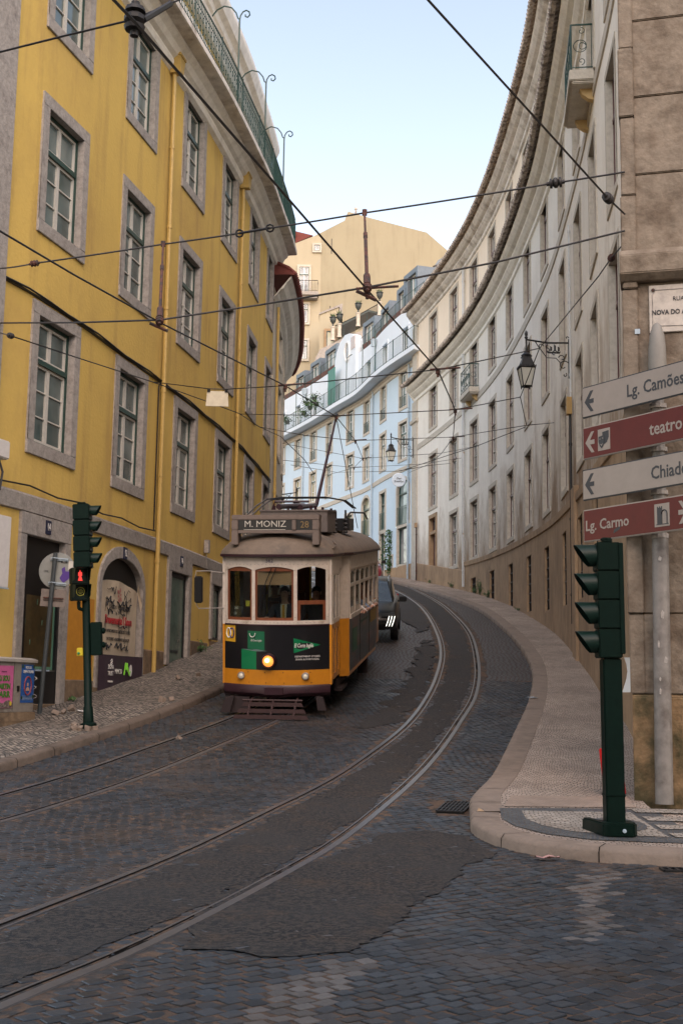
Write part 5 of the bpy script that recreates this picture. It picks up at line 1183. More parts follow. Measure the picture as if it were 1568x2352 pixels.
ft('El Corte Inglés',-.32,1.33,.05,M_['whitetext'],.008,sx=.66,shear=.25)
decal('yellow_badge',[(-.925,1.30),(-.72,1.29),(-.72,1.585),(-.925,1.60)],paint('badge_yellow',(.58,.33,.02),.4))
for cx,m in((-.855,M_['whitetext']),(-.79,paint('badge_navy',(.02,.02,.12),.5))):
    mb=MB(); mb.tube([(cx+.042*math.cos(a),bow(cx+.042*math.cos(a))-.009,1.45+.085*math.sin(a)) for a in[6.283*k/18 for k in range(19)]],.011,5); mb.build('badge_ring',m,TR)
ft('562',-.08,2.725,.095,paint('navy_number',(.025,.02,.10),.5),.006,sx=.95)
mb=MB()
for z_ in (2.66,1.645):
    for i in range(27):
        x=-.90+1.8*i/26; mb.box((x,bow(x)-.013,z_),(.011,.008,.011))
for x in(-.905,-.37,.37,.905):
    for z_ in(1.74,2.56): mb.box((x,bow(x)-.015,z_),(.012,.008,.012))
mb.build('rivets',M_['stone'],TR)
mb=MB()
for x in(-.47,-.16,.16,.62): mb.box((x,bow(x)-.014,.78),(.014,.008,.014)); mb.box((x+.02,bow(x)-.014,.60),(.014,.008,.014))
for x in(-.60,-.56,-.12,.12,.56,.60):
    for z_ in(.44,.48): mb.box((x,bow(x)-.037,z_),(.014,.01,.014))
mb.build('bolts',M_['black'],TR)
# lamps
def lampat(x,z,r,name,lens,ring_m,depth=.06):
    y=bow(x)-.01; M=Matrix.Translation((x,y,z))@Matrix.Rotation(R(90),4,'X')
    mb=MB(); mb.lathe([(r*1.3,-.01),(r*1.33,depth*.7),(r*1.15,depth),(r,depth),(r,depth*.4)],M,18); o=mb.build(name,ring_m,TR,smooth=True)
    mb=MB(); mb.lathe([(r,depth*.5),(r*.7,depth*.9),(r*.3,depth*1.1),(0.001,depth*1.15)],M,18); mb.build('lens',lens,o,smooth=True); return o
lampat(-.09,.985,.10,'headlight',mat('lit_headlamp',(.9,.5,.15),.3,emit=((1,.28,.04),.55),c2=(.8,.3,.05),scale=9),m_mar,.10)
mb=MB(); mb.lathe([(.038,.118),(.026,.13),(.001,.135)],Matrix.Translation((-.10,bow(-.09)-.01,1.0))@Matrix.Rotation(R(90),4,'X'),12); mb.build('lamp_filament',mat('hot_bulb',(1,.8,.5),.3,emit=((1,.66,.30),2.2)),TR)
for x in(-.60,.54):
    lampat(x,.715,.048,'marker_light',mat('small_lamp',(.6,.55,.45),.15,emit=((1,.85,.6),.06)),M_['stone'],.05)
# sides
for sx in(-1,1):
    d=TR; 
    mb=MB(); mb.bb(sx*.955-.02,sx*.955+.02,.30,.42,.55,1.6); o=mb.build('corner_post',m_or,d); 
    mb=MB(); mb.bb(sx*.955-.021,sx*.955+.021,.30,.42,1.6,2.8); mb.bb(sx*.965-.015,sx*.965+.015,.42,1.72,2.56,2.80); mb.build('corner_post',m_cr,d,label='cream upper corner post and door header')
    for k,(a,b) in enumerate(((.45,.92),(.94,1.38))):
        xx=sx*(.962-.004*k); leaf=MB(); t=.02
        leaf.bb(xx-t,xx+t,a,b,.62,.72); leaf.bb(xx-t,xx+t,a,a+.10,.72,1.6); leaf.bb(xx-t,xx+t,b-.10,b,.72,1.6); leaf.bb(xx-t,xx+t,a,b,1.5,1.6)
        dl=leaf.build('door_leaf',m_or,d)
        lf=MB(); lf.bb(xx-t,xx+t,a,a+.07,1.6,2.5); lf.bb(xx-t,xx+t,b-.07,b,1.6,2.5); lf.bb(xx-t,xx+t,a,b,2.46,2.56); lf.bb(xx-t,xx+t,a+.07,b-.07,1.6,1.68); lf.build('upper_door_frame',m_cr,dl)
        lf=MB(); lf.bb(xx-.004,xx+.004,a+.1,b-.1,.72,1.5); lf.bb(xx-.004,xx+.004,a+.07,b-.07,1.68,2.46); lf.build('pane',M_['glassC'],dl)
    # flared post where the saloon starts
    mb=MB(); mb.prism([(sx*.93,1.74),(sx*1.09,1.93),(sx*1.09,2.02),(sx*.93,2.02)],.52,1.6,plane='XY'); mb.build('saloon_corner',m_or,d)
    mb=MB(); mb.prism([(sx*.93,1.742),(sx*1.088,1.93),(sx*1.088,2.02),(sx*.93,2.02)],1.6,2.8,plane='XY'); mb.build('saloon_corner',m_cr,d,label='cream upper saloon corner')
    mb=MB(); mb.prism([(sx*.90,1.40),(sx*.945,1.40),(sx*.935,1.735),(sx*.90,1.735)],.6,2.56,plane='XY'); mb.build('dark_gap_pillar',M_['black'],d)  # painted black to read as the shaded gap between doors and saloon post
    Y0,Y1=2.02,7.5
    mb=MB(); rows=[[(sx*(1.085-.05*max(0,1-(z-.5)/.5)**2),y,z) for z in(.52,.65,.8,1.0,1.3,1.58)] for y in(Y0,3.8,5.7,Y1)]; mb.grid(rows); o=mb.build('side_panel',m_side,d,label='dark advertising panel along the side')
    mb=MB()
    for y in(3.85,5.7): mb.bb(sx*1.088-.004,sx*1.088+.004,y-.008,y+.008,.6,1.57)
    mb.build('panel_joint',M_['black'],o)
    mb=MB(); mb.bb(sx*1.088-.004,sx*1.088+.003,5.95,7.3,1.22,1.53); mb.build('yellow_badge',mat('dull_badge_yellow',(.30,.19,.03),.5),o)
    mb=MB(); q=random.Random(6)
    for k_ in range(9): y=4.0+.17*k_; mb.bb(sx*1.092-.001,sx*1.092+.001,y,y+q.uniform(.05,.12),1.36,1.41)
    mb.build('side_print',m_gl,o)
    mb=MB(); mb.bb(sx*1.092-.001,sx*1.092+.001,2.5,3.3,.9,1.35); mb.build('side_print',m_gd,o)
    mb=MB(); mb.bb(sx*1.04-.012,sx*1.04+.012,Y0,Y1,.48,.53); mb.build('lower_rail',m_or,d)
    mb=MB(); mb.bb(sx*1.09-.03,sx*1.09+.03,Y0,Y1+.0,1.58,1.66); mb.bb(sx*1.085-.02,sx*1.085+.02,Y0,Y1,2.50,2.80); mb.bb(sx*1.10-.02,sx*1.10+.02,Y0,Y1,2.52,2.545); mb.build('side_frame',m_cr,d)
    nw=6; ww=(Y1-Y0)/nw
    for i in range(nw):
        a=Y0+i*ww; b=a+ww; x=sx*1.08; f=MB()
        f.bb(x-.025,x+.02,a,a+.05,1.66,2.5); f.bb(x-.025,x+.02,b-.05,b,1.66,2.5)
        f.bb(x-.02,x+.014,a+.05,b-.05,2.18,2.24)
        n=8
        for k in range(n):
            y0=a+.05+(ww-.1)*k/n; y1=a+.05+(ww-.1)*(k+1)/n; zz=lambda y:2.40+.075*(1-((y-(a+b)/2)/(ww/2-.05))**2)
            f.face([(x+.012,y0,zz(y0)),(x+.012,y1,zz(y1)),(x+.012,y1,2.5),(x+.012,y0,2.5)]); f.face([(x-.02,y0,zz(y0)),(x-.02,y1,zz(y1)),(x+.012,y1,zz(y1)),(x+.012,y0,zz(y0))])
        if i<2 or sx<0: f.bb(x-.015,x+.01,a+.05,b-.05,1.66,1.78)
        fr=f.build('side_window',m_cr,d)
        p=MB(); p.bb(x-.006,x-.002,a+.05,b-.05,2.24,2.47)
        if i<2 or sx<0: p.bb(x-.006,x-.002,a+.05,b-.05,1.78,2.18)
        p.build('pane',m_tg,fr)
    mb=MB(); mb.bb(sx*.955-.03,sx*.955+.03,Y1,Y1+1.5,.55,1.6); mb.build('rear_platform_side',m_or,d)
    mb=MB(); mb.bb(sx*.955-.028,sx*.955+.028,Y1,Y1+.1,1.6,2.8); mb.bb(sx*.955-.028,sx*.955+.028,Y1+1.4,Y1+1.5,1.6,2.8); mb.bb(sx*.955-.028,sx*.955+.028,Y1,Y1+1.5,2.56,2.8); mb.build('rear_platform_frame',m_cr,d)
Yr=9.0
mb=MB(); mb.bb(-.95,.95,Yr-.02,Yr+.05,.55,1.6); mb.build('rear_panel',m_or,TR)
mb=MB(); mb.bb(-.95,.95,Yr-.02,Yr+.05,2.56,2.8)
for x in(-.92,-.35,.35,.92): mb.bb(x-.04,x+.04,Yr-.02,Yr+.05,1.6,2.56)
mb.build('rear_frame',m_cr,TR)
# roof
outl=[]
for i in range(17): x=-1.0+2.0*i/16; outl.append((x,-.10+.36*x*x))
outl+=[(1.02,.6),(1.04,1.5),(1.16,1.95),(1.17,4.5),(1.16,7.5),(1.04,8.0),(1.0,8.9)]
outl+=[(1.0-2.0*i/10,9.2-.3*(1.0-2.0*i/10)**2) for i in range(1,10)]
outl+=[(-1.0,8.9),(-1.04,8.0),(-1.16,7.5),(-1.17,4.5),(-1.16,1.95),(-1.04,1.5),(-1.02,.6)]
def rr_(k,z):
    out=[]
    for x,y in outl: cy=4.55; ex=1-k; out.append((x*ex,cy+(y-cy)*(1-k*.24),z))
    return out
mb=MB(); mb.grid([rr_(.03,2.78),rr_(-.01,2.80),rr_(-.012,2.84)],0,True); mb.build('gutter',m_mar,TR)
mb=MB(); prof=[(-.008,2.835),(.012,2.90),(.06,2.97),(.14,3.05),(.26,3.13),(.42,3.20),(.62,3.25),(.85,3.275),(.999,3.28)]
mb.grid([rr_(k,z) for k,z in prof],0,True); mb.build('roof',m_roof,TR,smooth=True,ang=60)
def roofz(x): 
    k=1-abs(x)/1.05; K=[p[0] for p in prof]; Z=[p[1] for p in prof]; return interp(k,K,Z)
mb=MB()
for a,b in((-.92,-.38),(-.30,.38),(.46,.94)):
    pts=[]
    for i in range(9):
        x=a+(b-a)*i/8; t=(i/8-.5)*2; pts.append((x,-.02+.36*x*x+.02,2.925+.035*(1-t*t)))
    mb.tube(pts,.013,5)
mb.tube([(.98,.36,2.93),(1.0,.8,3.0),(.86,1.25,3.06)],.013,5); mb.build('rain_strip',m_roof,TR)
for i in range(5):
    y=2.6+.62*i
    for sx in(-1,1):
        mb=MB(); rows=[]
        for k in range(9):
            a=math.pi*k/8; rows.append([(sx*.50+.0+.20*math.cos(a),y+.05,3.12+.19*math.sin(a)),(sx*.50+.18*math.cos(a),y+.35,3.14+.15*math.sin(a)),(sx*.50+.10*math.cos(a),y+.55,3.17+.02*math.sin(a))])
        mb.grid(rows); mb.face([r[0] for r in rows]); mb.build('roof_vent',m_roof,TR,smooth=True)
# destination box
bx=MB(); y0,y1=.10,.42
bx.bb(-.78,.78,y0+.02,y1,3.44,3.53); bx.bb(-.78,.78,y0+.02,y1,3.20,3.26)
for a,b in((-.78,-.66),(.30,.37),(.66,.78)): bx.bb(a,b,y0,y1-.01,3.262,3.438)
bx.bb(-.78,-.66,y0+.001,y1-.02,3.0,3.262); bx.bb(.66,.78,y0+.001,y1-.02,3.0,3.262); bx.bb(-.66,.66,y1-.04,y1-.02,3.26,3.44)
db=bx.build('destination_box',mat('box_brown',(.16,.125,.105),.6,var=.2,scale=4),TR,bevel=.01)
mb=MB(); mb.bb(-.66,.30,y0+.03,y0+.05,3.26,3.44); mb.bb(.37,.66,y0+.03,y0+.05,3.26,3.44); mb.build('blind',paint('blind_grey',(.028,.028,.026),.5),db)
DT=lambda x,z:Matrix(((1,0,0,x),(0,0,-1,y0+.027),(0,1,0,z),(0,0,0,1)))
text('destination_text','M. MONIZ',.158,DT(-.18,3.365),paint('blind_white',(.50,.48,.42),.6),db,sx=1.04,bold=.0)
text('route_number','28',.165,DT(.52,3.352),paint('faded_gold',(.22,.15,.06),.6),db,sx=.95)
mb=MB()
mb.grid([[(-.56,y0+.024,3.262),(-.56,y0+.024,3.274)],[(.18,y0+.024,3.262),(.18,y0+.024,3.274)]])
mb.build('half_hidden_text',paint('blind_white2',(.40,.38,.33),.6),db)
# roof gear
mb=MB(); mb.bb(-.50,.76,1.35,2.5,3.22,3.62); mb.bb(-.52,.78,1.33,2.52,3.60,3.64); mb.build('resistor_box',mat('gear_box_grey',(.12,.10,.09),.6,var=.2,scale=4),TR,bevel=.01)
mb=MB(); mb.bb(-.25,.35,3.2,5.0,3.58,3.66); mb.tube([(-.2,1.6,3.70),(-.15,4.4,3.78)],.05,8); mb.tube([(.15,2.0,3.70),(.1,4.4,3.78)],.05,8); mb.tube([(-.35,1.8,3.64),(-.3,1.8,3.80),(.35,1.8,3.80)],.025,6)
for x in(-.3,.4): 
    for y in(1.7,2.3,3.3,4.6): mb.tube([(x,y,3.3),(x,y,3.72)],.03,6)
tb=mb.build('trolley_base',m_mar,TR)
mb=MB()
for dy in(0,.5): mb.tube([(-.78,1.5+dy,3.55),(-.62,1.6+dy,3.72),(-.45,1.7+dy,3.84),(-.2,1.9+dy,3.88),(.55,2.6+dy,3.90),(.85,3.0+dy,3.85),(1.02,3.2+dy,3.70)],.016,5)
mb.tube([(.8,3.6,3.45),(.9,3.8,3.62),(1.1,4.6,3.62),(1.12,5.0,3.5)],.018,5); mb.build('roof_hoop',M_['iron'],TR)
for x,y in((.70,2.9),(.86,3.3),(-.4,2.8),(.55,4.2)):
    mb=MB(); mb.lathe([(.03,3.2),(.05,3.22),(.03,3.26),(.055,3.3),(.03,3.34),(.055,3.38),(.03,3.42),(.05,3.46),(.02,3.5),(.02,3.66)],Matrix.Translation((x,y,0)),8); mb.build('insulator_stack',M_['black'],TR)
mb=MB(); mb.bb(.55,.9,3.6,4.4,3.25,3.5); mb.build('resistor_frame',M_['black'],TR); mb=MB(); mb.bb(-.6,.5,4.6,6.0,3.28,3.4); mb.build('roof_walkway',M_['black'],TR)
tgt=pixw(772,958); iM=TMx.inverted(); tl=iM@tgt; bl=(.12,4.4,3.80)
mb=MB(); mb.tube([bl,tl],[.04,.022],6); pp=mb.build('trolley_pole',m_mar,TR)
mb=MB(); mb.tube([tl-Vector((0,.12,.0)),tl+Vector((0,.06,.06))],.04,6); mb.build('trolley_wheel',M_['iron'],pp)
mb=MB(); mb.tube([tl,(.75,6.5,3.3)],.008,4); mb.build('trolley_rope',M_['wire'],TR)
# underside, lifeguard, wheels
mb=MB(); mb.bb(-.85,.85,.5,8.6,.42,.60); mb.bb(-.9,.9,.35,1.7,.55,.62); mb.bb(-1.0,1.0,2.1,7.4,.45,.56); mb.bb(-.62,.62,2.6,6.6,.22,.42)
for x in(-.7,.7): mb.bb(x-.05,x+.05,2.3,6.9,.18,.40)
mb.bb(.86,1.0,1.5,2.4,.28,.34); mb.bb(.86,.9,1.5,2.4,.34,.5); mb.bb(-1.0,-.86,.6,1.6,.28,.34); mb.bb(.8,1.0,6.0,6.3,.1,.5); mb.build('underframe',m_un,TR)
for y in(3.3,5.7):
    for x in(-.46,.46):
        mb=MB(); mb.lathe([(.05,-.08),(.33,-.05),(.36,-.03),(.36,-.015),(.33,0),(.31,.05),(.2,.05),(.05,.06)],Matrix.Translation((x,y,.345))@Matrix.Rotation(R(90),4,'Y'),20); mb.build('wheel',M_['rust'],TR,smooth=True)
mb=MB()
for z,yy,w_ in((.06,-.36,.66),(.15,-.27,.60),(.25,-.17,.54)):
    mb.prism([(-w_,z-.035),(w_,z-.035),(w_-.035,z+.03),(-w_+.035,z+.03)],yy,yy+.025)
for x in(-.40,-.0,.40): mb.tube([(x,-.34,.06),(x,-.12,.27),(x,.2,.34)],.018,5)
mb.tube([(-.55,-.02,.30),(.5,-.02,.30)],.02,6); mb.build('lifeguard',mat('lifeguard_maroon',(.045,.022,.022),.7,var=.3,scale=6),TR)
mb=MB(); mb.prism([(-.78,.08),(-.95,.08),(-.86,.34),(-.70,.36)],-.02,.05); mb.bb(-.82,-.45,.05,.3,.07,.34); mb.prism([(.75,.12),(.9,.12),(.84,.34),(.72,.36)],.1,.2); mb.build('rail_scraper',m_un,TR)
# mirror, wipers, cards
mb=MB(); mb.tube([(-.94,.3,2.50),(-1.2,.18,2.54),(-1.40,.08,2.54),(-1.42,.08,2.42),(-1.40,.08,1.95),(-1.36,.1,1.88),(-.95,.3,1.88)],.009,5); mi_=mb.build('mirror',M_['stone'],TR)
mb=MB(); mb.bb(-1.43,-1.28,.03,.10,1.98,2.45); mb.build('mirror_housing',M_['black'],mi_,bevel=.02)
mb=MB()
for dx in(0,.08): mb.tube([(-.04+dx,-.02,2.60),(-.14+dx,-.04,2.35),(-.20+dx,-.03,2.14)],.008,4)
mb.tube([(-.22,-.03,2.25),(-.26,-.015,1.82)],.009,4); mb.tube([(-.15,-.03,2.25),(-.19,-.015,2.05)],.009,4); mb.build('wiper',M_['black'],TR)
mb=MB(); M=Matrix.Translation((-.70,bow(-.7)+.10,1.83))@Matrix.Rotation(R(12),4,'Y'); mb.box((0,0,0),(.17,.01,.20),M); c_=mb.build('route_card',paint('card_black',(.02,.02,.022),.5),TR)
text('card_text','28E',.06,FT(-.72,1.885)@Matrix.Translation((0,0,-bow(-.7)-.09)),M_['whitetext'],c_,sx=.8); text('card_text','08',.07,FT(-.74,1.79)@Matrix.Translation((0,0,-bow(-.7)-.09)),M_['whitetext'],c_,sx=.8)
mb=MB(); mb.bb(-.53,-.46,bow(-.5)+.07,bow(-.5)+.075,1.92,2.02); mb.build('price_sticker',paint('yellow_sticker',(.6,.5,.03),.5),TR)
# inside
mb=MB(); mb.bb(-.9,.9,.35,8.9,.72,.76); mb.build('floor',M_['dark'],TR)
mb=MB(); mb.bb(-.95,.95,.35,8.9,2.72,2.76); mb.build('ceiling',mat('tram_ceiling',(.20,.17,.12),.6),TR)
mb=MB(); mb.bb(-.93,-.45,1.9,1.95,.76,2.7); mb.bb(.45,.93,1.9,1.95,.76,2.7); mb.bb(-.93,-.45,7.4,7.45,.76,2.7); mb.bb(.45,.93,7.4,7.45,.76,2.7); mb.bb(-1.04,-1.02,2,7.4,.76,1.6); mb.bb(1.02,1.04,2,7.4,.76,1.6); mb.build('bulkhead',m_wood,TR)
mb=MB(); mb.bb(-.32,.32,.07,.085,2.30,2.62); mb.build('sun_blind',mat('tan_blind',(.50,.30,.18),.8,var=.1,scale=4),TR)
mb=MB(); mb.tube([(.42,1.5,.76),(.42,1.5,2.72)],.02,6); mb.tube([(-.42,1.6,.76),(-.42,1.6,2.72)],.02,6); mb.build('grab_pole',paint('grab_yellow',(.55,.36,.03),.4),TR)
mb=MB(); mb.bb(-.40,.0,.3,.62,.76,1.62); mb.lathe([(.0,1.62),(.09,1.62),(.09,1.68),(0,1.69)],Matrix.Translation((-.2,.45,0)),12); mb.build('controller_desk',m_wood,TR)
for i in range(6):
    for sx in(-1,1):
        mb=MB(); y=2.5+.85*i; mb.bb(sx*.70-.28,sx*.70+.28,y,y+.4,1.12,1.2); mb.bb(sx*.70-.28,sx*.70+.28,y+.4,y+.46,1.2,1.85); mb.bb(sx*.7-.05,sx*.7+.05,y+.1,y+.3,.76,1.12); mb.build('seat',m_wood,TR)
suit=paint('navy_suit',(.010,.014,.026),.8)
seated(TMx@Matrix.Translation((.08,.66,1.38)),'person driving the tram in a dark suit with an amber tie',suit,tie=True,drive=True)
for k,(y,lab,col) in enumerate(((4.3,'person in a white shirt with an arm on the third open tram window',(.55,.55,.55)),(5.1,'person in a light blue shirt at an open tram window',(.16,.26,.42)),(5.95,'person in a white T-shirt leaning an elbow out of the tram',(.6,.6,.6)),(6.8,'person in a striped top at the rearmost open tram window',(.35,.35,.33)))):
    m=paint('passenger_shirt',col,.85)
    if k==3:
        m,n,l,b=nodes('striped_knit'); wv=n.new('ShaderNodeTexWave'); wv.bands_direction='Z'; wv.inputs['Scale'].default_value=18; tc=n.new('ShaderNodeTexCoord'); l.new(tc.outputs['Object'],wv.inputs[0]); cr=n.new('ShaderNodeMix'); cr.data_type='RGBA'; l.new(wv.outputs[1],cr.inputs[0]); cr.inputs[6].default_value=(.05,.05,.06,1); cr.inputs[7].default_value=(.5,.5,.48,1); l.new(cr.outputs[2],b.inputs[0])
    seated(TMx@Matrix.Translation((.76,y,1.24)),lab,m,elbow=1,group='passengers at the open tram windows')
for x,y,lab in((.55,1.35,'person standing in dark clothes behind the right front tram window'),(-.55,3.2,'person in dark clothes seated inside the tram behind the driver')):
    seated(TMx@Matrix.Translation((x,y,1.35)),lab,suit)
# ---------------------------------------------------------------- cars
def car(M,label,paintm,front_lights,L=4.4,W=1.84,H=1.60):
    C_=empty('parked_car' if not front_lights else 'car',M,label,'car')
    def sec(y): # half width, z of sill, belt
        t=y/L; hw=W/2*(1-.16*abs(2*t-1)**5); return hw
    belt=[(0,.62),(.10,.80),(.5,.90),(1.1,1.0),(1.5,1.04),(3.6,1.06),(4.15,1.0),(4.4,.75)]; 
    mb=MB(); rows=[]
    for i in range(25):
        y=L*i/24; hw=sec(y); zb=interp(y,[b[0] for b in belt],[b[1] for b in belt]); lo=.26 if .3<y<4.1 else .38
        rows.append([(-hw*.9,y,lo),(-hw,y,lo+.12),(-hw*1.0,y,(lo+zb)/2),(-hw*.96,y,zb-.06),(-hw*.86,y,zb+.01),(0,y,zb+.045),(hw*.86,y,zb+.01),(hw*.96,y,zb-.06),(hw*1.0,y,(lo+zb)/2),(hw,y,lo+.12),(hw*.9,y,lo)])
    mb.grid(rows); mb.face(rows[0]); mb.face(rows[-1][::-1]); mb.build('body',paintm,C_,smooth=True,ang=50)
    roofp=[(1.15,.98),(1.95,1.50),(2.4,H-.02),(3.0,H),(3.7,H-.04),(4.05,1.35),(4.3,1.0)]
    mb=MB(); rows=[]
    for y,z in roofp: hw=sec(y)*.86; k=(z-1.0)/.6; rows.append([(-hw,y,1.0),(-hw*(1-.16*k),y,z-.05*k),(-hw*(1-.26*k),y,z),(0,y,z+.02*k),(hw*(1-.26*k),y,z),(hw*(1-.16*k),y,z-.05*k),(hw,y,1.0)])
    mb.grid(rows); gh_=mb.build('roof',paintm,C_,smooth=True,ang=50)
    gm=glassm('car_glass',(.02,.03,.035),(.05,.07,.08),.04)
    def q(y): i=0; return interp(y,[p[0] for p in roofp],[p[1] for p in roofp])
    mb=MB(); n=6
    def wl(y,f): hw=sec(y)*.86; z=q(y); k=(z-1)/.6; return hw*(1-.26*k)*f, z+.012
    rows=[]
    for y in(1.2,1.5,1.9,2.0): x,z=wl(y,.95); rows.append([(-x,y,z),(0,y,z+.02),(x,y,z)])
    mb.grid(rows); mb.build('windscreen',gm,C_); mb=MB(); rows=[]
    for y in(3.75,4.0,4.22): x,z=wl(y,.92); rows.append([(-x,y+.01,z),(0,y+.01,z+.02),(x,y+.01,z)])
    mb.grid(rows)
    mb.build('rear_window',gm,C_)
    mb=MB()
    for sx in(-1,1):
        up=[];lo=[]
        for y in(1.55,2.0,2.4,3.0,3.6,3.9): hw=sec(y)*.86; z=q(y); k=(z-1)/.6; lo.append((sx*(hw+.006),y,1.05)); up.append((sx*(hw*(1-.13*k)+.006),y,max(1.06,z-.09)))
        mb.grid([lo,up])
    mb.build('side_windows',gm,C_)
    for sx in(-1,1):
        for y in(.85,3.55):
            w_=MB(); w_.lathe([(.20,-.10),(.32,-.10),(.335,-.07),(.335,.07),(.32,.10),(.2,.10)],Matrix.Translation((sx*(W/2-.10),y,.335))@Matrix.Rotation(R(90),4,'Y'),20); wo=w_.build('wheel',M_['black'],C_,smooth=True)
            w_=MB(); w_.lathe([(.001,.07),(.06,.08),(.19,.06),(.21,.09)],Matrix.Translation((sx*(W/2-.10),y,.335))@Matrix.Rotation(R(90 if sx>0 else -90),4,'Y'),10); w_.build('rim',M_['pipebl'],wo)
        mm=MB(); mm.box((sx*(W/2+.12),1.5,1.08),(.22,.12,.15)); mm.box((sx*(W/2+.0),1.52,1.02),(.10,.06,.05)); mm.build('mirror',M_['black'],C_,bevel=.03)
    mb=MB(); mb.bb(-.35,.35,-.02,.03,.62,.72); mb.bb(-.6,.6,.0,.04,.36,.52); mb.build('grille',M_['black'],C_)
    mb=MB(); mb.bb(-.26,.26,-.035,-.02,.45,.56); mb.build('number_plate',M_['sashw'],C_)
    for sx in(-1,1):
        if front_lights:
            hl=MB(); hl.prism([(sx*.50,.80),(sx*.86,.84),(sx*.86,.74),(sx*.50,.72)],.02,.10); hl.build('headlight',mat('headlamp_glass',(.05,.055,.06),.1),C_,label=None)
            cl=MB()
            for k in range(3): x=sx*(.81-.075*k); cl.tube([(x+sx*.045,.01,.74),(x+sx*.01,-.02,.60),(x-sx*.035,.0,.47)],.009,6)
            cl.build('claw_light',mat('claw_led',(1,1,.9),.3,emit=((1,.95,.8),1.0)),C_)
        tl_=MB(); tl_.bb(sx*.78-.07,sx*.78+.07,L-.12,L-.02,.8,1.0); tl_.build('tail_light',paint('tail_red',(.4,.01,.01),.2),C_)
    for sx in(-1,1):
        rl=MB(); rl.tube([(sx*.62,2.1,H-.06),(sx*.60,2.4,H+.02),(sx*.60,3.6,H),(sx*.60,3.8,H-.08)],.015,5); rl.build('roof_rail',M_['pipebl'],C_)
    return C_
def gM(x,y,rz): 
    sl_=(g(y+1)-g(y-1))/2; return Matrix.Translation((x,y,g(y)))@Matrix.Rotation(rz,4,'Z')@Matrix.Rotation(math.atan(sl_*math.cos(rz)),4,'X')
car(gM(.62,33.2,R(-4)),'black car with three slanting lit daylight strips right behind the tram',paint('black_car_paint',(.005,.006,.007),.3,spec=.25,coat=.2),True)
car(gM(1.25,61.5,R(4)),'dark red car far up the street beyond the black car',paint('red_car_paint',(.16,.006,.015),.15,coat=1),False,L=4.0,H=1.5)
# ---------------------------------------------------------------- traffic lights
m_tl=mat('signal_green',(.0025,.011,.008),.45,var=.25,scale=8,spec=.12); m_vis=mat('visor_green',(.005,.017,.013),.4,spec=.2)
def visor(M,r,L,parent,lens):
    mb=MB(); rows=[]                                   # open-bottomed hood, axis +x
    for k in range(15):
        a=R(-35+250*k/14); l_=L*(1-.62*max(0,-math.sin(a)+.1)) if math.sin(a)<.6 else L
        l_=L*(.35+.65*(math.sin(a)*.5+.5))
        rows.append([M@Vector((0,r*math.cos(a),r*math.sin(a))),M@Vector((l_,r*math.cos(a)*.97,r*math.sin(a)*.97))])
    mb.grid(rows); mb.build('visor',m_vis,parent,world=True,smooth=True)
    mb=MB(); rows=[]
    for rr,xx in((r*.92,.005),(r*.6,.02),(.001,.03)): rows.append([M@Vector((xx,rr*math.cos(6.283*k/16),rr*math.sin(6.283*k/16))) for k in range(16)])
    mb.grid(rows,0,True); mb.build('lens',lens,parent,world=True,smooth=True)
lens_off=paint('dark_lens',(.02,.015,.015),.15)
# left one: thin leaning pole
bx_,by_=-3.88,19.47; bz=g(by_)+KH; LEAN=Matrix.Rotation(R(-3.6),4,'Y')
LM=Matrix.Translation((bx_,by_,bz))@LEAN
TL=empty('traffic_light',LM,'slim dark green traffic light leaning on the left pavement with a red pedestrian lamp','traffic light')
def LB_(name,mb,m,parent=TL,**k): return mb.build(name,m,parent,**k)
mb=MB(); mb.lathe([(0,.0),(.13,0),(.13,.07),(.085,.09),(.075,.32),(.062,.34),(.062,2.45),(.05,2.46),(.05,2.6),(0,2.6)],seg=14); LB_('pole',mb,m_tl,smooth=True)
mb=MB(); 
for i in range(4): z=2.50+.255*(3-i); mb.bb(-.16,.10,-.15,.15,z+.003,z+.250)
mb.bb(-.10,.04,-.10,.10,3.52,3.55); hh=LB_('signal_head',mb,m_tl,bevel=.012)
for i in range(4):
    z=2.50+.255*(3-i)+.14; visor(LM@Matrix.Translation((.10,0,z)),.095,.17,TL,lens_off)
PM=Matrix.Translation((-.09,-.10,2.24))@Matrix.Rotation(R(-62),4,'Z')
mb=MB(); mb.box((-.0,0,.13),(.16,.26,.255),PM); mb.box((0,0,-.13),(.16,.26,.255),PM); mb.tube([PM@Vector((-.02,0,-.26)),PM@Vector((-.02,0,-.38)),(.0,0,1.83)],.035,6); ph=LB_('pedestrian_head',mb,m_tl,bevel=.012)
mb=MB(); mb.prism([(-.035,.05),(-.018,.12),(-.032,.13),(-.03,.18),(-.012,.19),(0,.22),(.012,.19),(.03,.18),(.032,.13),(.018,.12),(.035,.05)],.08,.09,PM,plane='YZ')
mb.v=[tuple(Vector(v)) for v in mb.v]
LB_('red_man',mb,mat('red_signal_man',(.8,.02,.01),.3,emit=((1,.015,.01),.3)))
for dz in(0,-.26):
    mb=MB(); rows=[]
    for yy in(-.125,.125): rows.append([PM@Vector((.08,yy,.25+dz)),PM@Vector((.27,yy,.24+dz)),PM@Vector((.20,yy,.06+dz)),PM@Vector((.08,yy,.03+dz))])
    mb.grid(rows[:1]+rows[:1],0) if False else None
    mb.face(rows[0]); mb.face(rows[1]); mb.face([rows[0][0],rows[0][1],rows[1][1],rows[1][0]]); LB_('visor',mb,m_vis)
mb=MB(); PS=PM@Matrix(((0,0,1,.0),(1,0,0,0),(0,1,0,0),(0,0,0,1)))
mb.tube([PM@Vector((.085,.065*math.cos(6.283*k/18),-.12+.065*math.sin(6.283*k/18))) for k in range(19)],.006,4); st_=LB_('sports_bar_sticker',mb,paint('sticker_yellow',(.45,.42,.02),.5))
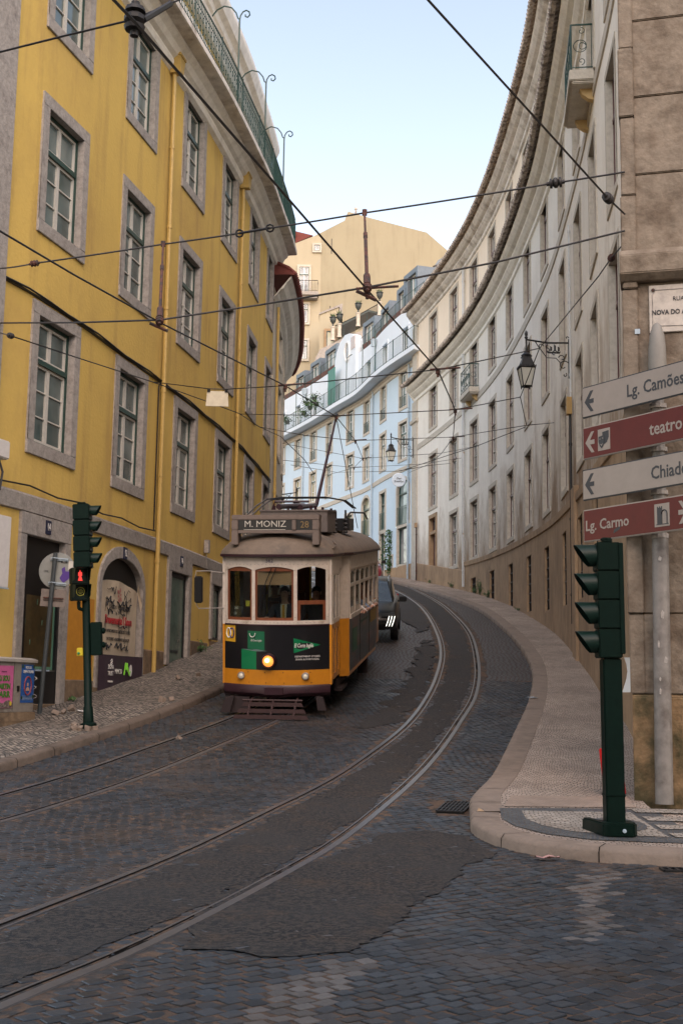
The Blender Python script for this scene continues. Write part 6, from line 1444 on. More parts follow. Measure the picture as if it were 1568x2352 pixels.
for i,wd in enumerate(('THE','COUCH','SPORTS','BAR')): text('sticker_text',wd,.024,PM@Matrix(((0,0,1,.086),(1,0,0,0),(0,1,0,-.088-.023*i),(0,0,0,1))),paint('sticker_yellow2',(.45,.42,.02),.5),st_,sx=.95)
mb=MB(); mb.bb(.07,.24,-.06,.06,1.12,1.64); LB_('lower_signal_box',mb,m_tl,bevel=.01)
mb=MB(); 
for z in(1.28,1.5): mb.lathe([(.04,0),(.05,.03),(.03,.05),(0,.055)],Matrix.Translation((.24,0,z))@Matrix.Rotation(R(90),4,'Y'),10)
LB_('lamp_cap',mb,m_tl)
mb=MB(); mb.bb(-.15,-.055,-.06,.05,1.12,1.25); yb=LB_('push_button_box',mb,paint('button_yellow',(.50,.40,.02),.4),bevel=.008)
mb=MB(); mb.lathe([(.02,0),(.018,.02),(0,.022)],Matrix.Translation((-.12,-.06,1.165))@Matrix.Rotation(R(90),4,'X'),10); mb.build('button',paint('button_green',(.01,.18,.08),.4),yb)
# near right one
bz=g(11.95)+KH
RM=Matrix.Translation((2.62,11.98,bz))@Matrix.Rotation(R(-.4),4,'Y')
TL2=empty('traffic_light',RM,'stout dark green traffic light on the near right street corner, hoods to the left','traffic light')
LM=RM
mb=MB(); mb.bb(-.085,.095,-.09,.09,.0,1.66); mb.bb(-.10,.11,-.10,.10,.36,.385); mb.build('pole',m_tl,TL2,bevel=.012)
mb=MB(); mb.prism([(-.22,.35),(-.24,.30),(-.14,-.18),(-.08,-.22),(.14,-.22),(.18,-.16),(.18,.10),(-.12,.12),(-.16,.36)],.0,.13,plane='XY'); mb.build('base_shoe',m_tl,TL2,bevel=.014)
mb=MB(); mb.lathe([(.02,0),(.018,.012),(0,.014)],Matrix.Translation((.05,-.22,.06))@Matrix.Rotation(R(90),4,'X'),8); mb.build('bolt',M_['pipebl'],TL2)
mb=MB()
for i in range(4): z=1.66+.28*(3-i); mb.bb(-.125,.10,-.12,.12,z+.003,z+.277)
mb.bb(-.06,.04,-.06,.06,2.78,2.81); mb.lathe([(.06,2.81),(.06,2.83),(0,2.835)],Matrix.Translation((-.01,0,0)),10); mb.build('signal_head',m_tl,TL2,bevel=.01)
mb=MB(); mb.bb(.08,.125,-.13,.13,1.7,2.77); mb.build('backplate',m_tl,TL2,bevel=.005)
for i in range(4):
    z=1.66+.28*(3-i)
    mb=MB(); rows=[]
    for k in range(13):
        a=R(-60+300*k/12); yy=.112*math.cos(a); zz=.112*math.sin(a); L=.05+.155*(zz/.112*.5+.5)
        rows.append([(-.125,yy,z+.15+zz),(-.125-L,yy,z+.15+zz)])
    mb.grid(rows); mb.build('visor',m_vis,TL2,smooth=True)
    mb=MB(); rows=[[(-.128-x,r*math.cos(6.283*k/14),z+.15+r*math.sin(6.283*k/14)) for k in range(14)] for r,x in((.10,0),(.06,.015),(.001,.022))]; mb.grid(rows,0,True); mb.build('lens',lens_off,TL2,smooth=True)
# ---------------------------------------------------------------- round sign seen from the back
RS0=(-5.02,21.0); zb=g(21)+KH; RSM=Matrix.Translation((*RS0,zb))@Matrix.Rotation(R(3.0),4,'Y')
RS=empty('road_sign',RSM,'round road sign seen from behind on a leaning grey pole beside the cabinet','sign')
mb=MB(); mb.tube([(0,0,-.1),(0,0,2.72)],.038,10); mb.build('pole',mat('dark_grey_pole',(.045,.055,.06),.5,var=.2,scale=6),RS)
mb=MB(); mb.lathe([(0,0),(.31,0),(.315,.006),(.31,.014),(0,.014)],Matrix.Translation((.045,.06,2.42))@Matrix.Rotation(R(-90),4,'X'),36); dsk=mb.build('disc',mat('sign_back_grey',(.24,.25,.235),.5,var=.12,scale=4),RS)
mb=MB()
for z in(2.63,2.21): mb.bb(-.08,.22,.03,.058,z-.012,z+.012); mb.bb(-.08,.22,.03,.056,z-.035,z-.025); mb.tube([(-.045,.0,z),(0,-.045,z),(.045,0,z)],.012,5)
mb.build('bracket',M_['pipebl'],RS)
mb=MB(); mb.bb(-.19,.24,.05,.06,1.80,2.10); pl2=mb.build('lower_plate',mat('plate_back',(.19,.16,.14),.6,var=.2,scale=5),RS,bevel=.004)
mb=MB(); mb.bb(-.14,.2,.03,.05,1.94,1.96); mb.bb(-.14,.2,.03,.048,1.91,1.915); mb.build('bracket',M_['rust'],RS)
RT=lambda x,z,y=.055:Matrix(((1,0,0,x),(0,0,-1,y),(0,1,0,z),(0,0,0,1)))
text('lettering','CML',.05,RT(-.14,2.40),M_['blacktext'],RS,sx=.9)
mb=MB(); mb.bb(.10,.20,.05,.054,2.56,2.62,Matrix.Rotation(0,4,'Y')); s1=mb.build('sticker',M_['blacktext'],RS); text('sticker_text','28',.05,RT(.15,2.59,.049),M_['whitetext'],s1,sx=1)
mb=MB(); mb.bb(.23,.31,.05,.053,2.45,2.60); mb.build('sticker',M_['sash'],RS)
mb=MB(); mb.prism([(.10,2.30),(.14,2.38),(.12,2.46),(.17,2.50),(.19,2.42),(.26,2.42),(.33,2.44),(.30,2.35),(.24,2.28),(.17,2.22),(.13,2.26)],.052,.056); mb.build('purple_sticker',paint('purple_vinyl',(.07,.03,.22),.5),RS)
# ---------------------------------------------------------------- street cabinet with posters
A=Vector((-4.97,20.35,0)); B=Vector((-5.66,18.3,0)); d=(B-A).normalized(); N=Vector((-d.y,d.x,0)); 
if N.x<0: N=-N
cz=g(20.4)+KH-.02; CM=Matrix(((-d.x,-N.x,0,A.x),(-d.y,-N.y,0,A.y),(0,0,1,cz),(0,0,0,1)))  # x to the viewer's right (towards A), y into the wall
CBN=empty('street_cabinet',CM,'grey utility cabinet covered with a pink and a blue film poster','cabinet')
m_cab=mat('cabinet_grey',(.21,.19,.165),.7,var=.2,scale=3,c2=(.13,.11,.09),c2w=(.52,.7))
mb=MB(); mb.bb(-2.2,.03,-.03,.33,-.45,.13); mb.bb(-2.2,-.02,-.035,.3,-.02,.07); mb.build('base',M_['plinth'],CBN,bevel=.01)
mb=MB(); mb.bb(-2.2,0,0,.32,.13,.92); mb.build('body',m_cab,CBN,bevel=.008)
mb=MB(); mb.prism([(-.035,.92),(-.035,.97),(.1,1.0),(.35,1.0),(.35,.92)],-2.2,.03,plane='YZ'); mb.build('lid',mat('cabinet_lid',(.32,.30,.27),.6,var=.15,scale=3),CBN,bevel=.006)
mb=MB(); mb.bb(-.605,-.60,-.003,0,.15,.91); mb.bb(-.5,-.44,-.012,0,.46,.55); mb.build('door_seam',M_['black'],CBN)
PB_=Matrix.Rotation(0,4,'Y')
def poster(name,x0,x1,z0,z1,m):
    mb=MB(); rows=[[(x0+(x1-x0)*i/6,-.006-.004*mn.noise(Vector((i*.7,k*.8,x0))),z0+(z1-z0)*k/8+(.01*i if False else 0)) for k in range(9)] for i in range(7)]; mb.grid(rows); return mb.build(name,m,CBN,smooth=True)
pb=poster('blue_poster',-.40,-.02,.28,.89,mat('blue_poster_paper',(.012,.075,.27),.6,var=.15,scale=4,bump=.3,bscale=12))
pk=poster('pink_poster',-1.16,-.62,.20,.86,mat('pink_poster_paper',(.50,.11,.27),.6,var=.12,scale=3,bump=.3,bscale=12))
CT=lambda x,z,o=.014:Matrix(((1,0,0,x),(0,0,-1,-o),(0,1,0,z),(0,0,0,1)))
def ct(s,x,z,sz,m,p,**k): return text('poster_text',s,sz,CT(x,z),m,p,ext=.001,**k)
ct('FESTA DO',-.21,.84,.06,M_['whitetext'],pb,sx=.62); ct('CINEMA ITALIANO',-.21,.775,.07,M_['whitetext'],pb,sx=.5)
mb=MB(); mb.tube([(-.21+.10*math.cos(6.283*k/20),-.014,.55+.145*math.sin(6.283*k/20)) for k in range(21)],.011,5); mb.build('wreath',mat('wreath_print',(.25,.05,.06),.6,var=.6,scale=30),pb)
mb=MB(); mb.prism(ring(-.21,.47,.055,.06,0,180,8),-.014,-.012); mb.prism(ring(-.21,.57,.022,.03,0,345,10),-.015,-.012); mb.build('figure_print',paint('figure_print',(.40,.26,.2),.7),pb)
mb=MB()
for k in range(4): mb.bb(-.36,-.06,-.013,-.011,.325+.02*k,.329+.02*k)
mb.build('small_print',M_['pipebl'],pb)
mb=MB()
for x,z in((-.37,.86),(-.05,.86),(-.37,.36),(-.05,.38)): mb.prism(ring(x,z,.025,.03,0,340,6),-.014,-.012)
mb.build('corner_ornaments',M_['leafd'],pb)
m_pg=paint('poster_green',(.05,.17,.02),.6)
for i,s_ in enumerate(('EU SOU','MARTIN','PARR')): ct(s_,-.89,.66-.125*i,.115+.02*(i==2),m_pg,pk,sx=(.82,.88,1.15)[i],bold=.006)
ct('UM FILME DE',-.89,.765,.025,M_['blacktext'],pk)
mb=MB(); rows=[[( -1.15+.52*i/6,-.012,z) for z in(.205,.30+.03*math.sin(i*1.7))] for i in range(7)]; mb.grid(rows); mb.build('picture_band',mat('beach_photo_print',(.10,.075,.07),.6,var=.7,scale=26,c2=(.24,.20,.17),c2w=(.5,.55)),pk)
mb=MB(); mb.prism(ring(-.68,.27,.03,.035,0,345,14),-.016,-.013); mb.build('yellow_dot',paint('dot_yellow',(.55,.42,.03),.6),pk)
# wall box and white sign at the left frame edge
mb=MB(); M=LW.M(7.75,5.1,.08); mb.bb(-.16,.16,0,.3,.0,.30,M); q=mb.build('security_camera_box',M_['white'],None,bevel=.02); tag(q,'small white box fixed to the yellow wall at the left edge above the cabinet','box')
mb=MB(); mb.tube([LW.P(7.8,5.1,.25),LW.P(7.85,4.9,.3),LW.P(7.8,4.6,.3),LW.P(7.75,4.55,.2)],.02,5); c_=mb.build('cable',M_['iron'],q)
mb=MB(); M=LW.M(7.85,3.05,.30); mb.bb(-.28,.28,-.03,.03,.0,1.15,M); q=mb.build('wall_sign',M_['white'],None,bevel=.01); tag(q,'blank white projecting panel on the yellow wall at the left edge','sign')
mb=MB(); mb.bb(-.29,.29,-.035,.035,-.02,.0,M); mb.bb(.28,.295,-.035,.035,-.02,1.17,M); mb.build('edge_trim',M_['pipebl'],q)
# ---------------------------------------------------------------- direction signs on the pole
SP=empty('direction_sign_post',(3.63,14.02,g(14)+KH),'grey post carrying four direction panels in front of the stone corner','sign post')
top=pix(1507,742,14.02); base=Vector((3.63,14.02,g(14)+KH)); ax=(top-base); Lp=ax.length; ax.normalize()
SM=frameM(base,(1,0,0),ax); SM=Matrix(((SM[0][0],0,SM[0][1],base.x),(0,1,0,base.y),(SM[2][0],0,SM[2][1],base.z),(0,0,0,1)))
m_post=mat('grey_post',(.20,.185,.17),.5,var=.25,scale=3,c2=(.10,.085,.075),c2w=(.5,.7))
mb=MB(); mb.lathe([(0,0),(.10,0),(.096,1.5),(.092,2.97),(.075,2.99),(.07,5.0)],SM,18); mb.build('post',m_post,SP,world=True,smooth=True)
mb=MB(); mb.lathe([(.07,Lp-.62),(.10,Lp-.60),(.105,Lp-.52),(.10,Lp-.3),(.085,Lp-.15),(.05,Lp-.03),(.02,Lp),(0,Lp+.01)],SM,18); mb.build('finial',mat('finial_grey',(.20,.19,.17),.6,var=.1,scale=4),SP,world=True,smooth=True)
mb=MB(); q=random.Random(5)
for x,z,a,b in((-.03,2.05,.05,.10),(-.06,1.2,.03,.08),(.0,1.55,.05,.08),(-.07,1.72,.03,.09),(-.06,1.35,.03,.05),(-.05,2.7,.05,.06)):
    mb.face([SM@Vector((x+dx,-.085-.012+.0*abs(x),z+dz)) for dx,dz in((0,.01),(a*.6,0),(a*.8,b*.7),(a*.3,b),(.0,b*.6))])
mb.build('sticker_scraps',mat('torn_sticker',(.30,.28,.26),.6,var=.4,scale=30),SP,world=True)
sa,sb_=pix(1336,900,14.75),pix(1568,900,13.42); rt=Vector((sb_.x-sa.x,sb_.y-sa.y,0)).normalized(); nn=rt.cross(Vector((0,0,1)))
m_sw=mat('sign_white',(.29,.25,.215),.3,var=.10,scale=1.5,spec=.3); m_sb=mat('sign_maroon',(.10,.012,.008),.3,var=.15,scale=2,spec=.2); m_sk=paint('sign_black',(.018,.018,.024),.4)
signs=[((1335.5,891),(1336,962),0,'Lg. Camões'),((1336.5,983),(1338,1057),1,'teatro'),((1336,1080),(1337,1151),0,'Chiado'),((1338,1172),(1339,1246),1,'Lg. Carmo')]
for k,((u0,v0),(u1,v1),dark,word) in enumerate(signs):
    pt=pix(u0,v0,14.75); pbt=pix(u1,v1,14.75); H_=pt.z-pbt.z; W_=2.05
    O_=Vector((pbt.x,pbt.y,pbt.z)); Mx=Matrix(((rt.x,0,nn.x,O_.x),(rt.y,0,nn.y,O_.y),(rt.z,1,nn.z,O_.z),(0,0,0,1)))   # x right, y up, z towards the viewer
    def pl_(x0,x1,y0,y1,z0,z1,m,name,par,bev=0): mb=MB(); mb.bb(x0,x1,y0,y1,z0,z1,Mx); return mb.build(name,m,par,world=par is SP,bevel=bev)
    pan=pl_(0,W_,0,H_,-.03,.0,m_sw if dark else m_sk,'direction_panel',SP,.008); pan['label']=['white panel pointing left, topmost','dark red theatre panel, second from top','white panel pointing left, third from top','dark red panel, lowest'][k]
    e=.016; pl_(e,W_-e,e,H_-e,-.0,.003,m_sb if dark else m_sw,'panel_face',pan)
    def tx(s,x,y,sz,m,**kk): return text('lettering',s,sz,Mx@Matrix.Translation((x,y,.005)),m,pan,align='LEFT',ext=.001,**kk)
    fm=m_sw if dark else m_sk
    mb=MB(); cy=H_/2
    def arrow(x0,dirn,s=1):
        pts=[(0,0),(.105,.135),(.155,.135),(.082,.028),(.16,.028),(.16,-.028),(.082,-.028),(.155,-.135),(.105,-.135)]
        mb.prism([(x0+dirn*a*s,cy+b*s) for a,b in pts],.003,.006,Mx,plane='XY')
    if k<3: arrow(.05,1,.95)
    else: arrow(1.64,-1,.95)
    mb.build('arrow',fm,pan)
    if k==0: tx(word,.74,cy-.005,.21,fm,bold=.003,sx=.88)
    if k==1: tx(word,1.08,cy-.01,.21,fm,bold=.003,sx=.92)
    if k==2: tx(word,1.10,cy-.01,.21,fm,bold=.003,sx=.9)
    if k==3: tx(word,.04,cy-.01,.175,fm,bold=.003,sx=.95)
    if k==1:
        bx1=pl_(.26,.46,cy-.13,cy+.13,.003,.006,m_sw,'pictogram',pan)
        mb=MB(); mb.prism([(.335,cy+.09),(.44,cy+.10),(.44,cy+.02),(.41,cy-.04),(.37,cy-.06),(.34,cy-.0)],.006,.008,Mx,plane='XY'); mb.prism([(.275,cy+.04),(.375,cy+.055),(.375,cy-.02),(.35,cy-.08),(.325,cy-.105),(.295,cy-.075),(.275,cy-.02)],.0085,.011,Mx,plane='XY'); mb.build('theatre_masks',m_sk,bx1)
        mb=MB(); 
        for x,y in((.30,.01),(.345,.015)): mb.prism([(x-.012,cy+y),(x,cy+y+.008),(x+.012,cy+y),(x,cy+y-.004)],.011,.013,Mx,plane='XY')
        mb.prism([(.30,cy-.045),(.325,cy-.06),(.35,cy-.04),(.325,cy-.078)],.011,.013,Mx,plane='XY'); mb.build('mask_eyes',m_sw,bx1)
    if k==3:
        bx1=pl_(1.14,1.36,cy-.13,cy+.13,.003,.006,m_sw,'pictogram',pan)
        mb=MB(); mb.prism([(1.180,cy-.10),(1.180,cy+.10),(1.195,cy+.10),(1.195,cy+.085),(1.210,cy+.085),(1.210,cy+.10),(1.225,cy+.10),(1.225,cy+.085),(1.240,cy+.085),(1.240,cy+.10),(1.255,cy+.10),(1.255,cy-.10)],.006,.008,Mx,plane='XY')
        mb.tube([Mx@Vector((1.285+.04*math.cos(a),cy+.01+.045*math.sin(a),.008)) for a in[math.pi*j/8 for j in range(9)]],.007,4)
        for x in(1.245,1.325): mb.bb(x-.007,x+.007,cy-.10,cy+.01,.008,.010,Mx)
        mb.bb(1.165,1.345,cy-.11,cy-.10,.006,.008,Mx); mb.build('ruined_arch_pictogram',m_sk,bx1)
        mb=MB(); mb.prism([(.50,.06),(.60,.10),(.62,.145),(.51,.105)],.003,.005,Mx,plane='XY'); mb.build('small_black_sticker',m_sk,pan)
    mb=MB(); c=SM@Vector((0,0,(O_.z+.02-base.z)/ax.z)); mb.tube([c-Vector((0,0,.0)),c-Vector((0,0,.05))],.10,12); c2=SM@Vector((0,0,(O_.z+H_-.02-base.z)/ax.z)); mb.tube([c2,c2+Vector((0,0,.04))],.095,12); mb.build('clamp',M_['stone'],pan)
# ---------------------------------------------------------------- red board, papers by the corner
RBm=Matrix.Translation((3.30,14.55,g(14.5)+KH))@Matrix.Rotation(R(-6),4,'Y')
mb=MB(); mb.bb(-.22,.03,-.02,.02,.02,.56,RBm); rb=mb.build('advertising_board',M_['red'],None,bevel=.008); tag(rb,'red board leaning against the foot of the stone corner behind the traffic light','board')
text('lettering','i',.10,RBm@Matrix(((1,0,0,0),(0,0,-1,-.024),(0,1,0,.13),(0,0,0,1))),M_['whitetext'],rb)
q=MB(); 
P0=pix(1432,1510,16.2); rows=[[P0+Vector((.03*i+.04*math.sin(k*.8),-.02*i,-.09*k)) for i in range(4)] for k in range(6)]; q.grid(rows); pp_=q.build('paper_notice',M_['whitetext'],None,smooth=True); tag(pp_,'curling white paper notice hanging beside the stone corner','paper')
# ---------------------------------------------------------------- drains
def grate(M,w_,d_,nx,ny,label):
    mb=MB(); mb.bb(-w_/2,w_/2,-d_/2,d_/2,-.02,.002,M); o=mb.build('drain_grate',M_['black'],None); tag(o,label,'drain')
    b=MB(); 
    for i in range(nx+1): x=-w_/2+w_*i/nx; b.bb(x-.009,x+.009,-d_/2,d_/2,.002,.016,M)
    for i in range(ny+1): y=-d_/2+d_*i/ny; b.bb(-w_/2,w_/2,y-.010,y+.010,.0021,.0165,M)
    b.build('bars',M_['iron'],o)
grate(Matrix.Translation((1.33,14.28,g(14.28)+.018))@Matrix.Rotation(R(-14),4,'Z')@Matrix.Rotation(math.atan(.05),4,'X'),.30,.78,7,4,'cast iron drain grate in the gutter beside the tip of the right kerb')
grate(Matrix.Translation((3.02,10.72,g(10.7)+.014)),.55,.16,9,1,'cast iron drain grate in the gutter at the right edge of the photo')
# ---------------------------------------------------------------- rubble, weeds
def rock(x,y,z,s,seed,label,m=None):
    bm=bmesh.new(); bmesh.ops.create_cube(bm,size=s); bmesh.ops.subdivide_edges(bm,edges=bm.edges[:],cuts=2,use_grid_fill=True)
    for v in bm.verts: v.co*=1+.35*mn.noise(v.co*9/s*.12+Vector((seed,0,0))); v.co.z*=.62
    me=bpy.data.meshes.new('loose_stone'); bm.to_mesh(me); bm.free(); me.materials.append(m or M_['kerb']); o=bpy.data.objects.new('loose_stone',me); COL.objects.link(o)
    o.location=(x,y,z+s*.28); o.rotation_euler=(seed*.3,seed*.2,seed*1.3); tag(o,label,'stone','loose paving stones lying on the left pavement' if x<0 else None); return o
for i,(x,y,s) in enumerate(((-4.72,20.9,.12),(-4.55,21.35,.11),(-4.62,21.0,.09),(-4.38,21.9,.10),(-4.05,19.25,.09),(-3.95,19.2,.08),(-3.83,19.22,.09),(-3.75,19.3,.08),(-4.1,19.4,.10),(-3.2,22.6,.11),(-3.05,22.75,.09),(-2.45,19.3,.08),(-3.3,25.6,.10),(-2.95,26.2,.09))):
    rock(x,y,g(y)+(KH if x<-2.6 else .0),s,i+1.3,['loose stone by the black door panel beside the round sign','loose stone piled round the foot of the left traffic light','loose stone lying out on the pavement between pole and tram'][0 if i<4 else (1 if i<9 else 2)])
r_=rock(1.48,13.35,g(13.3),.16,3.1,'broken brown stone lump by the kerb tip next to the drain',M_['stoneb'])
def weed(x,y,z,h,n,seed,label,m=None,w_=.25):
    q=random.Random(seed); U=empty('weed',(x,y,z),label,'weed','weeds growing along the walls'); mb=MB(); st=MB()
    for k in range(n):
        a=q.uniform(0,6.28); rr=q.uniform(0,w_); top=Vector((rr*math.cos(a),rr*math.sin(a),h*q.uniform(.35,1))); st.tube([(0,0,0),top*.5+Vector((0,0,.03)),top],.004,3,cap=False)
        for j in range(7):
            c=top*q.uniform(.35,1)+Vector((q.uniform(-1,1),q.uniform(-1,1),q.uniform(-.6,.6)))*.05; d1=Vector((q.uniform(-1,1),q.uniform(-1,1),q.uniform(-.5,1))).normalized(); d2=d1.orthogonal().normalized(); s_=q.uniform(.02,.045)
            mb.face([c-d1*s_,c+d2*s_*.45,c+d1*s_,c-d2*s_*.45])
    mb.build('leaves',m or M_['leaf'],U); st.build('stems',M_['leafd'],U)
for i,(s,h,n,lab) in enumerate(((8.2,.35,10,'low weed at the wall foot beyond the drainpipe'),(12.6,.42,14,'weed under the first cellar window of the cream building'),(13.6,.75,22,'tall bushy weed right of the first cellar window'),(15.3,.45,16,'weed below the second cellar window'),(4.0,.25,7,'small weed by the maroon street door'),(22,.12,6,'tiny tuft at the foot of the wainscot'))):
    p=RW.P(s,RW.gz(s)+KH,.12); weed(p.x,p.y,p.z,h,n,i,lab)
for i,(s,h,n,lab) in enumerate(((18.5,.32,12,'weed at the foot of the yellow wall beside the frosted shop window'),(21.6,.25,9,'weed at the yellow wall near the tram'),(10.9,.08,4,'tiny tuft by the cabinet base'))):
    p=LW.P(s,LW.gz(s)+KH,.12); weed(p.x,p.y,p.z,h,n,i+9,lab)
# climber on the pale blue building
p=BW.P(4.85,9.0,.12); q=random.Random(3); U=empty('climbing_plant',(p.x,p.y,BW.gz(4.85)+.1),'leafy climber on the pale blue wall beside the shop window','plant'); mb=MB()
for k in range(420):
    z=q.uniform(.2,2.6); w_=.30*math.sin(min(1,max(0,(z-.1)/2.6))*3.14)+.06; c=Vector((q.gauss(0,w_*.6),q.gauss(-.1,.08),z)); d1=Vector((q.uniform(-1,1),q.uniform(-1,1),q.uniform(-1,1))).normalized(); d2=d1.orthogonal().normalized(); mb.face([c-d1*.08,c+d2*.04,c+d1*.08,c-d2*.04])
mb.build('leaves',M_['leaf'],U); mb=MB(); mb.tube([(0,0,0),(.05,-.05,1.2),(0,-.02,2.4)],.02,4); mb.build('stem',M_['leafd'],U)
# balcony pots
for i,(s,z) in enumerate(((17.6,20.35),(17.9,20.75),(20.0,20.2),(19.5,20.75),(18.8,20.3),(23.3,20.2),(24.3,20.55),(26.2,20.3))):
    p=BW.P(s,z,.80); U=empty('flower_pot',p,['trailing plant pot hung at the bright green screen','large leafy pot high on the balcony rail left of the green screen','pot plant hung low on the balcony rail beside the middle dormers','leafy pot high on the rail above the street lamp bend','small pot between the two big balcony plants','round bush pot on the left stretch of balcony','dark pot on the left stretch of balcony rail','last small pot before the off-white building hides the balcony'][i],'flower pot','pots hung on the balcony rail of the pale blue building'); q=random.Random(i)
    mb=MB(); mb.lathe([(0,-.16),(.12,-.16),(.18,.06),(.2,.06),(.0,.05)],seg=10); mb.build('pot',M_['terra'],U); mb=MB()
    for k in range(90):
        c=Vector((q.gauss(0,.2),q.gauss(0,.14),.12+q.gauss(0,.14)-(.3*q.random() if i in(0,2) else 0))); d1=Vector((q.uniform(-1,1),q.uniform(-1,1),q.uniform(-1,1))).normalized(); d2=d1.orthogonal().normalized(); mb.face([c-d1*.08,c+d2*.04,c+d1*.08,c-d2*.04])
    mb.build('leaves',[M_['leaf'],M_['leafd']][i%2],U)
# round shop sign on the pale blue building
M=BW.M(2.2,12.75,.0); mb=MB(); C0=M@Vector((0,.55,0)); mb.lathe([(0,-.03),(.36,-.03),(.38,0),(.36,.03),(0,.03)],Matrix.Translation(C0)@Matrix.Rotation(R(90),4,'X'),24); o=mb.build('shop_sign',M_['bluew'],None); tag(o,'round white shop sign projecting over the arched window of the pale blue building','sign')
mb=MB(); mb.tube([M@Vector((0,0,0)),C0],.02,5); mb.build('arm',M_['iron'],o)
for i,(s_,z_) in enumerate((('Dear',.08),('Breakfast',-.08))): text('lettering',s_,.17,Matrix(((1,0,0,C0.x),(0,0,-1,C0.y-.04),(0,1,0,C0.z+z_),(0,0,0,1))),M_['blacktext'],o,sx=.8,shear=.3)
# ---------------------------------------------------------------- street lanterns on brackets
def scrollp(cx,cz,r,a0,turn,n=16,k=.75): return [(cx+r*(1-k*i/n)*math.cos(a0+turn*i/n),0,cz+r*(1-k*i/n)*math.sin(a0+turn*i/n)) for i in range(n+1)]
def lantern(M,label,L=1.28,s=1.):
    """origin at the wall; the arm runs along -x, lantern hangs at x=-L"""
    o=empty('street_lantern',M,label,'street lamp','wrought iron street lanterns on wall brackets')
    a=MB()
    a.tube([(0,0,.10),(0,0,-.95)],.022,6); a.tube([(0,0,0),(-L*.5,0,-.02),(-L-.02,0,.05)],.024,6)
    a.tube([(-L*.28,0,-.02),(-L*.62,0,-.02)],.02,5)
    a.tube([(-L*.80,0,.02),(-L*.72,0,-.12),(-L*.60,0,-.30),(-L*.52,0,-.42)],.014,5); a.tube([(-L*.52,0,-.42),(-L*.30,0,-.42),(-L*.2,0,-.55)],.012,5)
    for sc_ in((-.12*L,-.62,.16,0,5.5),(-.16*L,-.42,.10,3,-5),(-.34*L,-.30,.10,0,5),(-.10*L,-.86,.06,1,-5),(-L*.66,-.12,.08,0,5),(0-.04,.13,.05,0,4),(-L*.5,-.22,.07,2,-5)): a.tube(scrollp(*sc_),.012,4,cap=False)
    a.prism([(-.50*L,-.30),(-.22*L,-.30),(-.19*L,-.24),(-.28*L,-.255),(-.46*L,-.255),(-.52*L,-.24)],-.01,.01)
    for x,h in((-.44,.15),(-.35,.2),(-.26,.14)): a.prism([(x*L,-.25),(x*L+.05,-.22),(x*L+.05,-.25+h*.8),(x*L,-.25+h)],-.008,.008)
    a.build('bracket',M_['iron'],o)
    T=Matrix.Translation((-L,0,0))
    b=MB(); b.lathe([(0,.30),(.02,.26),(.045,.2),(.03,.14),(.05,.10),(.025,.06),(.02,-.15),(.03,-.2),(.02,-.3)],T,8)
    for k in range(5): b.face([T@Vector((.045*math.cos(1.256*k+d),.045*math.sin(1.256*k+d),z)) for d,z in((0,.16),(.5,.16),(.25,.30))])
    b.build('finial',M_['iron'],o)
    b=MB(); sq=lambda r,z:[T@Vector((r*math.cos(R(45+90*k)),r*math.sin(R(45+90*k)),z)) for k in range(4)]
    b.lathe([(.0,-.28),(.06,-.30),(.12,-.36),(.14,-.38),(.11,-.42)],T,12); b.grid([sq(.13,-.40),sq(.15,-.46),sq(.20,-.56),sq(.27,-.70),sq(.29,-.72),sq(.0001,-.70)],0,True)
    for k in range(4):
        p0,p1=sq(.285,-.72)[k],sq(.285,-.72)[(k+1)%4]
        for j in range(7): c=p0.lerp(p1,j/6); b.box((c.x,c.y,c.z+.03),(.02,.02,.05))
        p0,p1=sq(.16,-.44)[k],sq(.16,-.44)[(k+1)%4]
        for j in range(4): c=p0.lerp(p1,j/3); b.box((c.x,c.y,c.z+.02),(.015,.015,.04))
    b.build('hood',M_['iron'],o)
    b=MB(); 
    for k in range(4):
        p0,p1=sq(.27,-.73)[k],sq(.155,-1.20)[k]; b.tube([p0,p1],.014,4); q0=sq(.155,-1.20)[(k+1)%4]; b.tube([p1,q0],.014,4); b.tube([p0,sq(.27,-.73)[(k+1)%4]],.012,4); b.lathe([(0,-1.27),(.014,-1.24),(.02,-1.2),(0,-1.18)],Matrix.Translation((p1.x,p1.y,0)),6)
    b.lathe([(0,-1.25),(.05,-1.24),(.12,-1.2),(.0,-1.19)],T,8); b.build('frame',M_['iron'],o)
    b=MB(); b.grid([sq(.262,-.735),sq(.150,-1.19)],0,True); b.build('glass',mat('milky_glass',(.50,.50,.44),.25,spec=.4),o)
    return o
pw=RW.P(33.6,10.55,.02); pe=pix(1208,792,pw.y-.1); Ld=(pw-pe).length
def wallM(p,target):
    d=(p-target); d.z=0; d.normalize(); return Matrix(((d.x,-d.y,0,p.x),(d.y,d.x,0,p.y),(0,0,1,p.z),(0,0,0,1)))
lantern(wallM(pw,pe),'black street lantern with a ship emblem bracket near the right on the cream facade',min(Ld,1.45))
pw=RW.P(.55,14.65,.08); pe=pix(910,1022,pw.y-.3); lantern(wallM(pw,pe),'farther street lantern before the pale blue building at the end of the cream facade',1.25)
pw=LW.P(43.5,10.2,.02); pe=LW.P(43.0,10.2,1.2); lantern(wallM(pw,pe),'street lantern bracket peeping out behind the off-white building on the left',1.2)
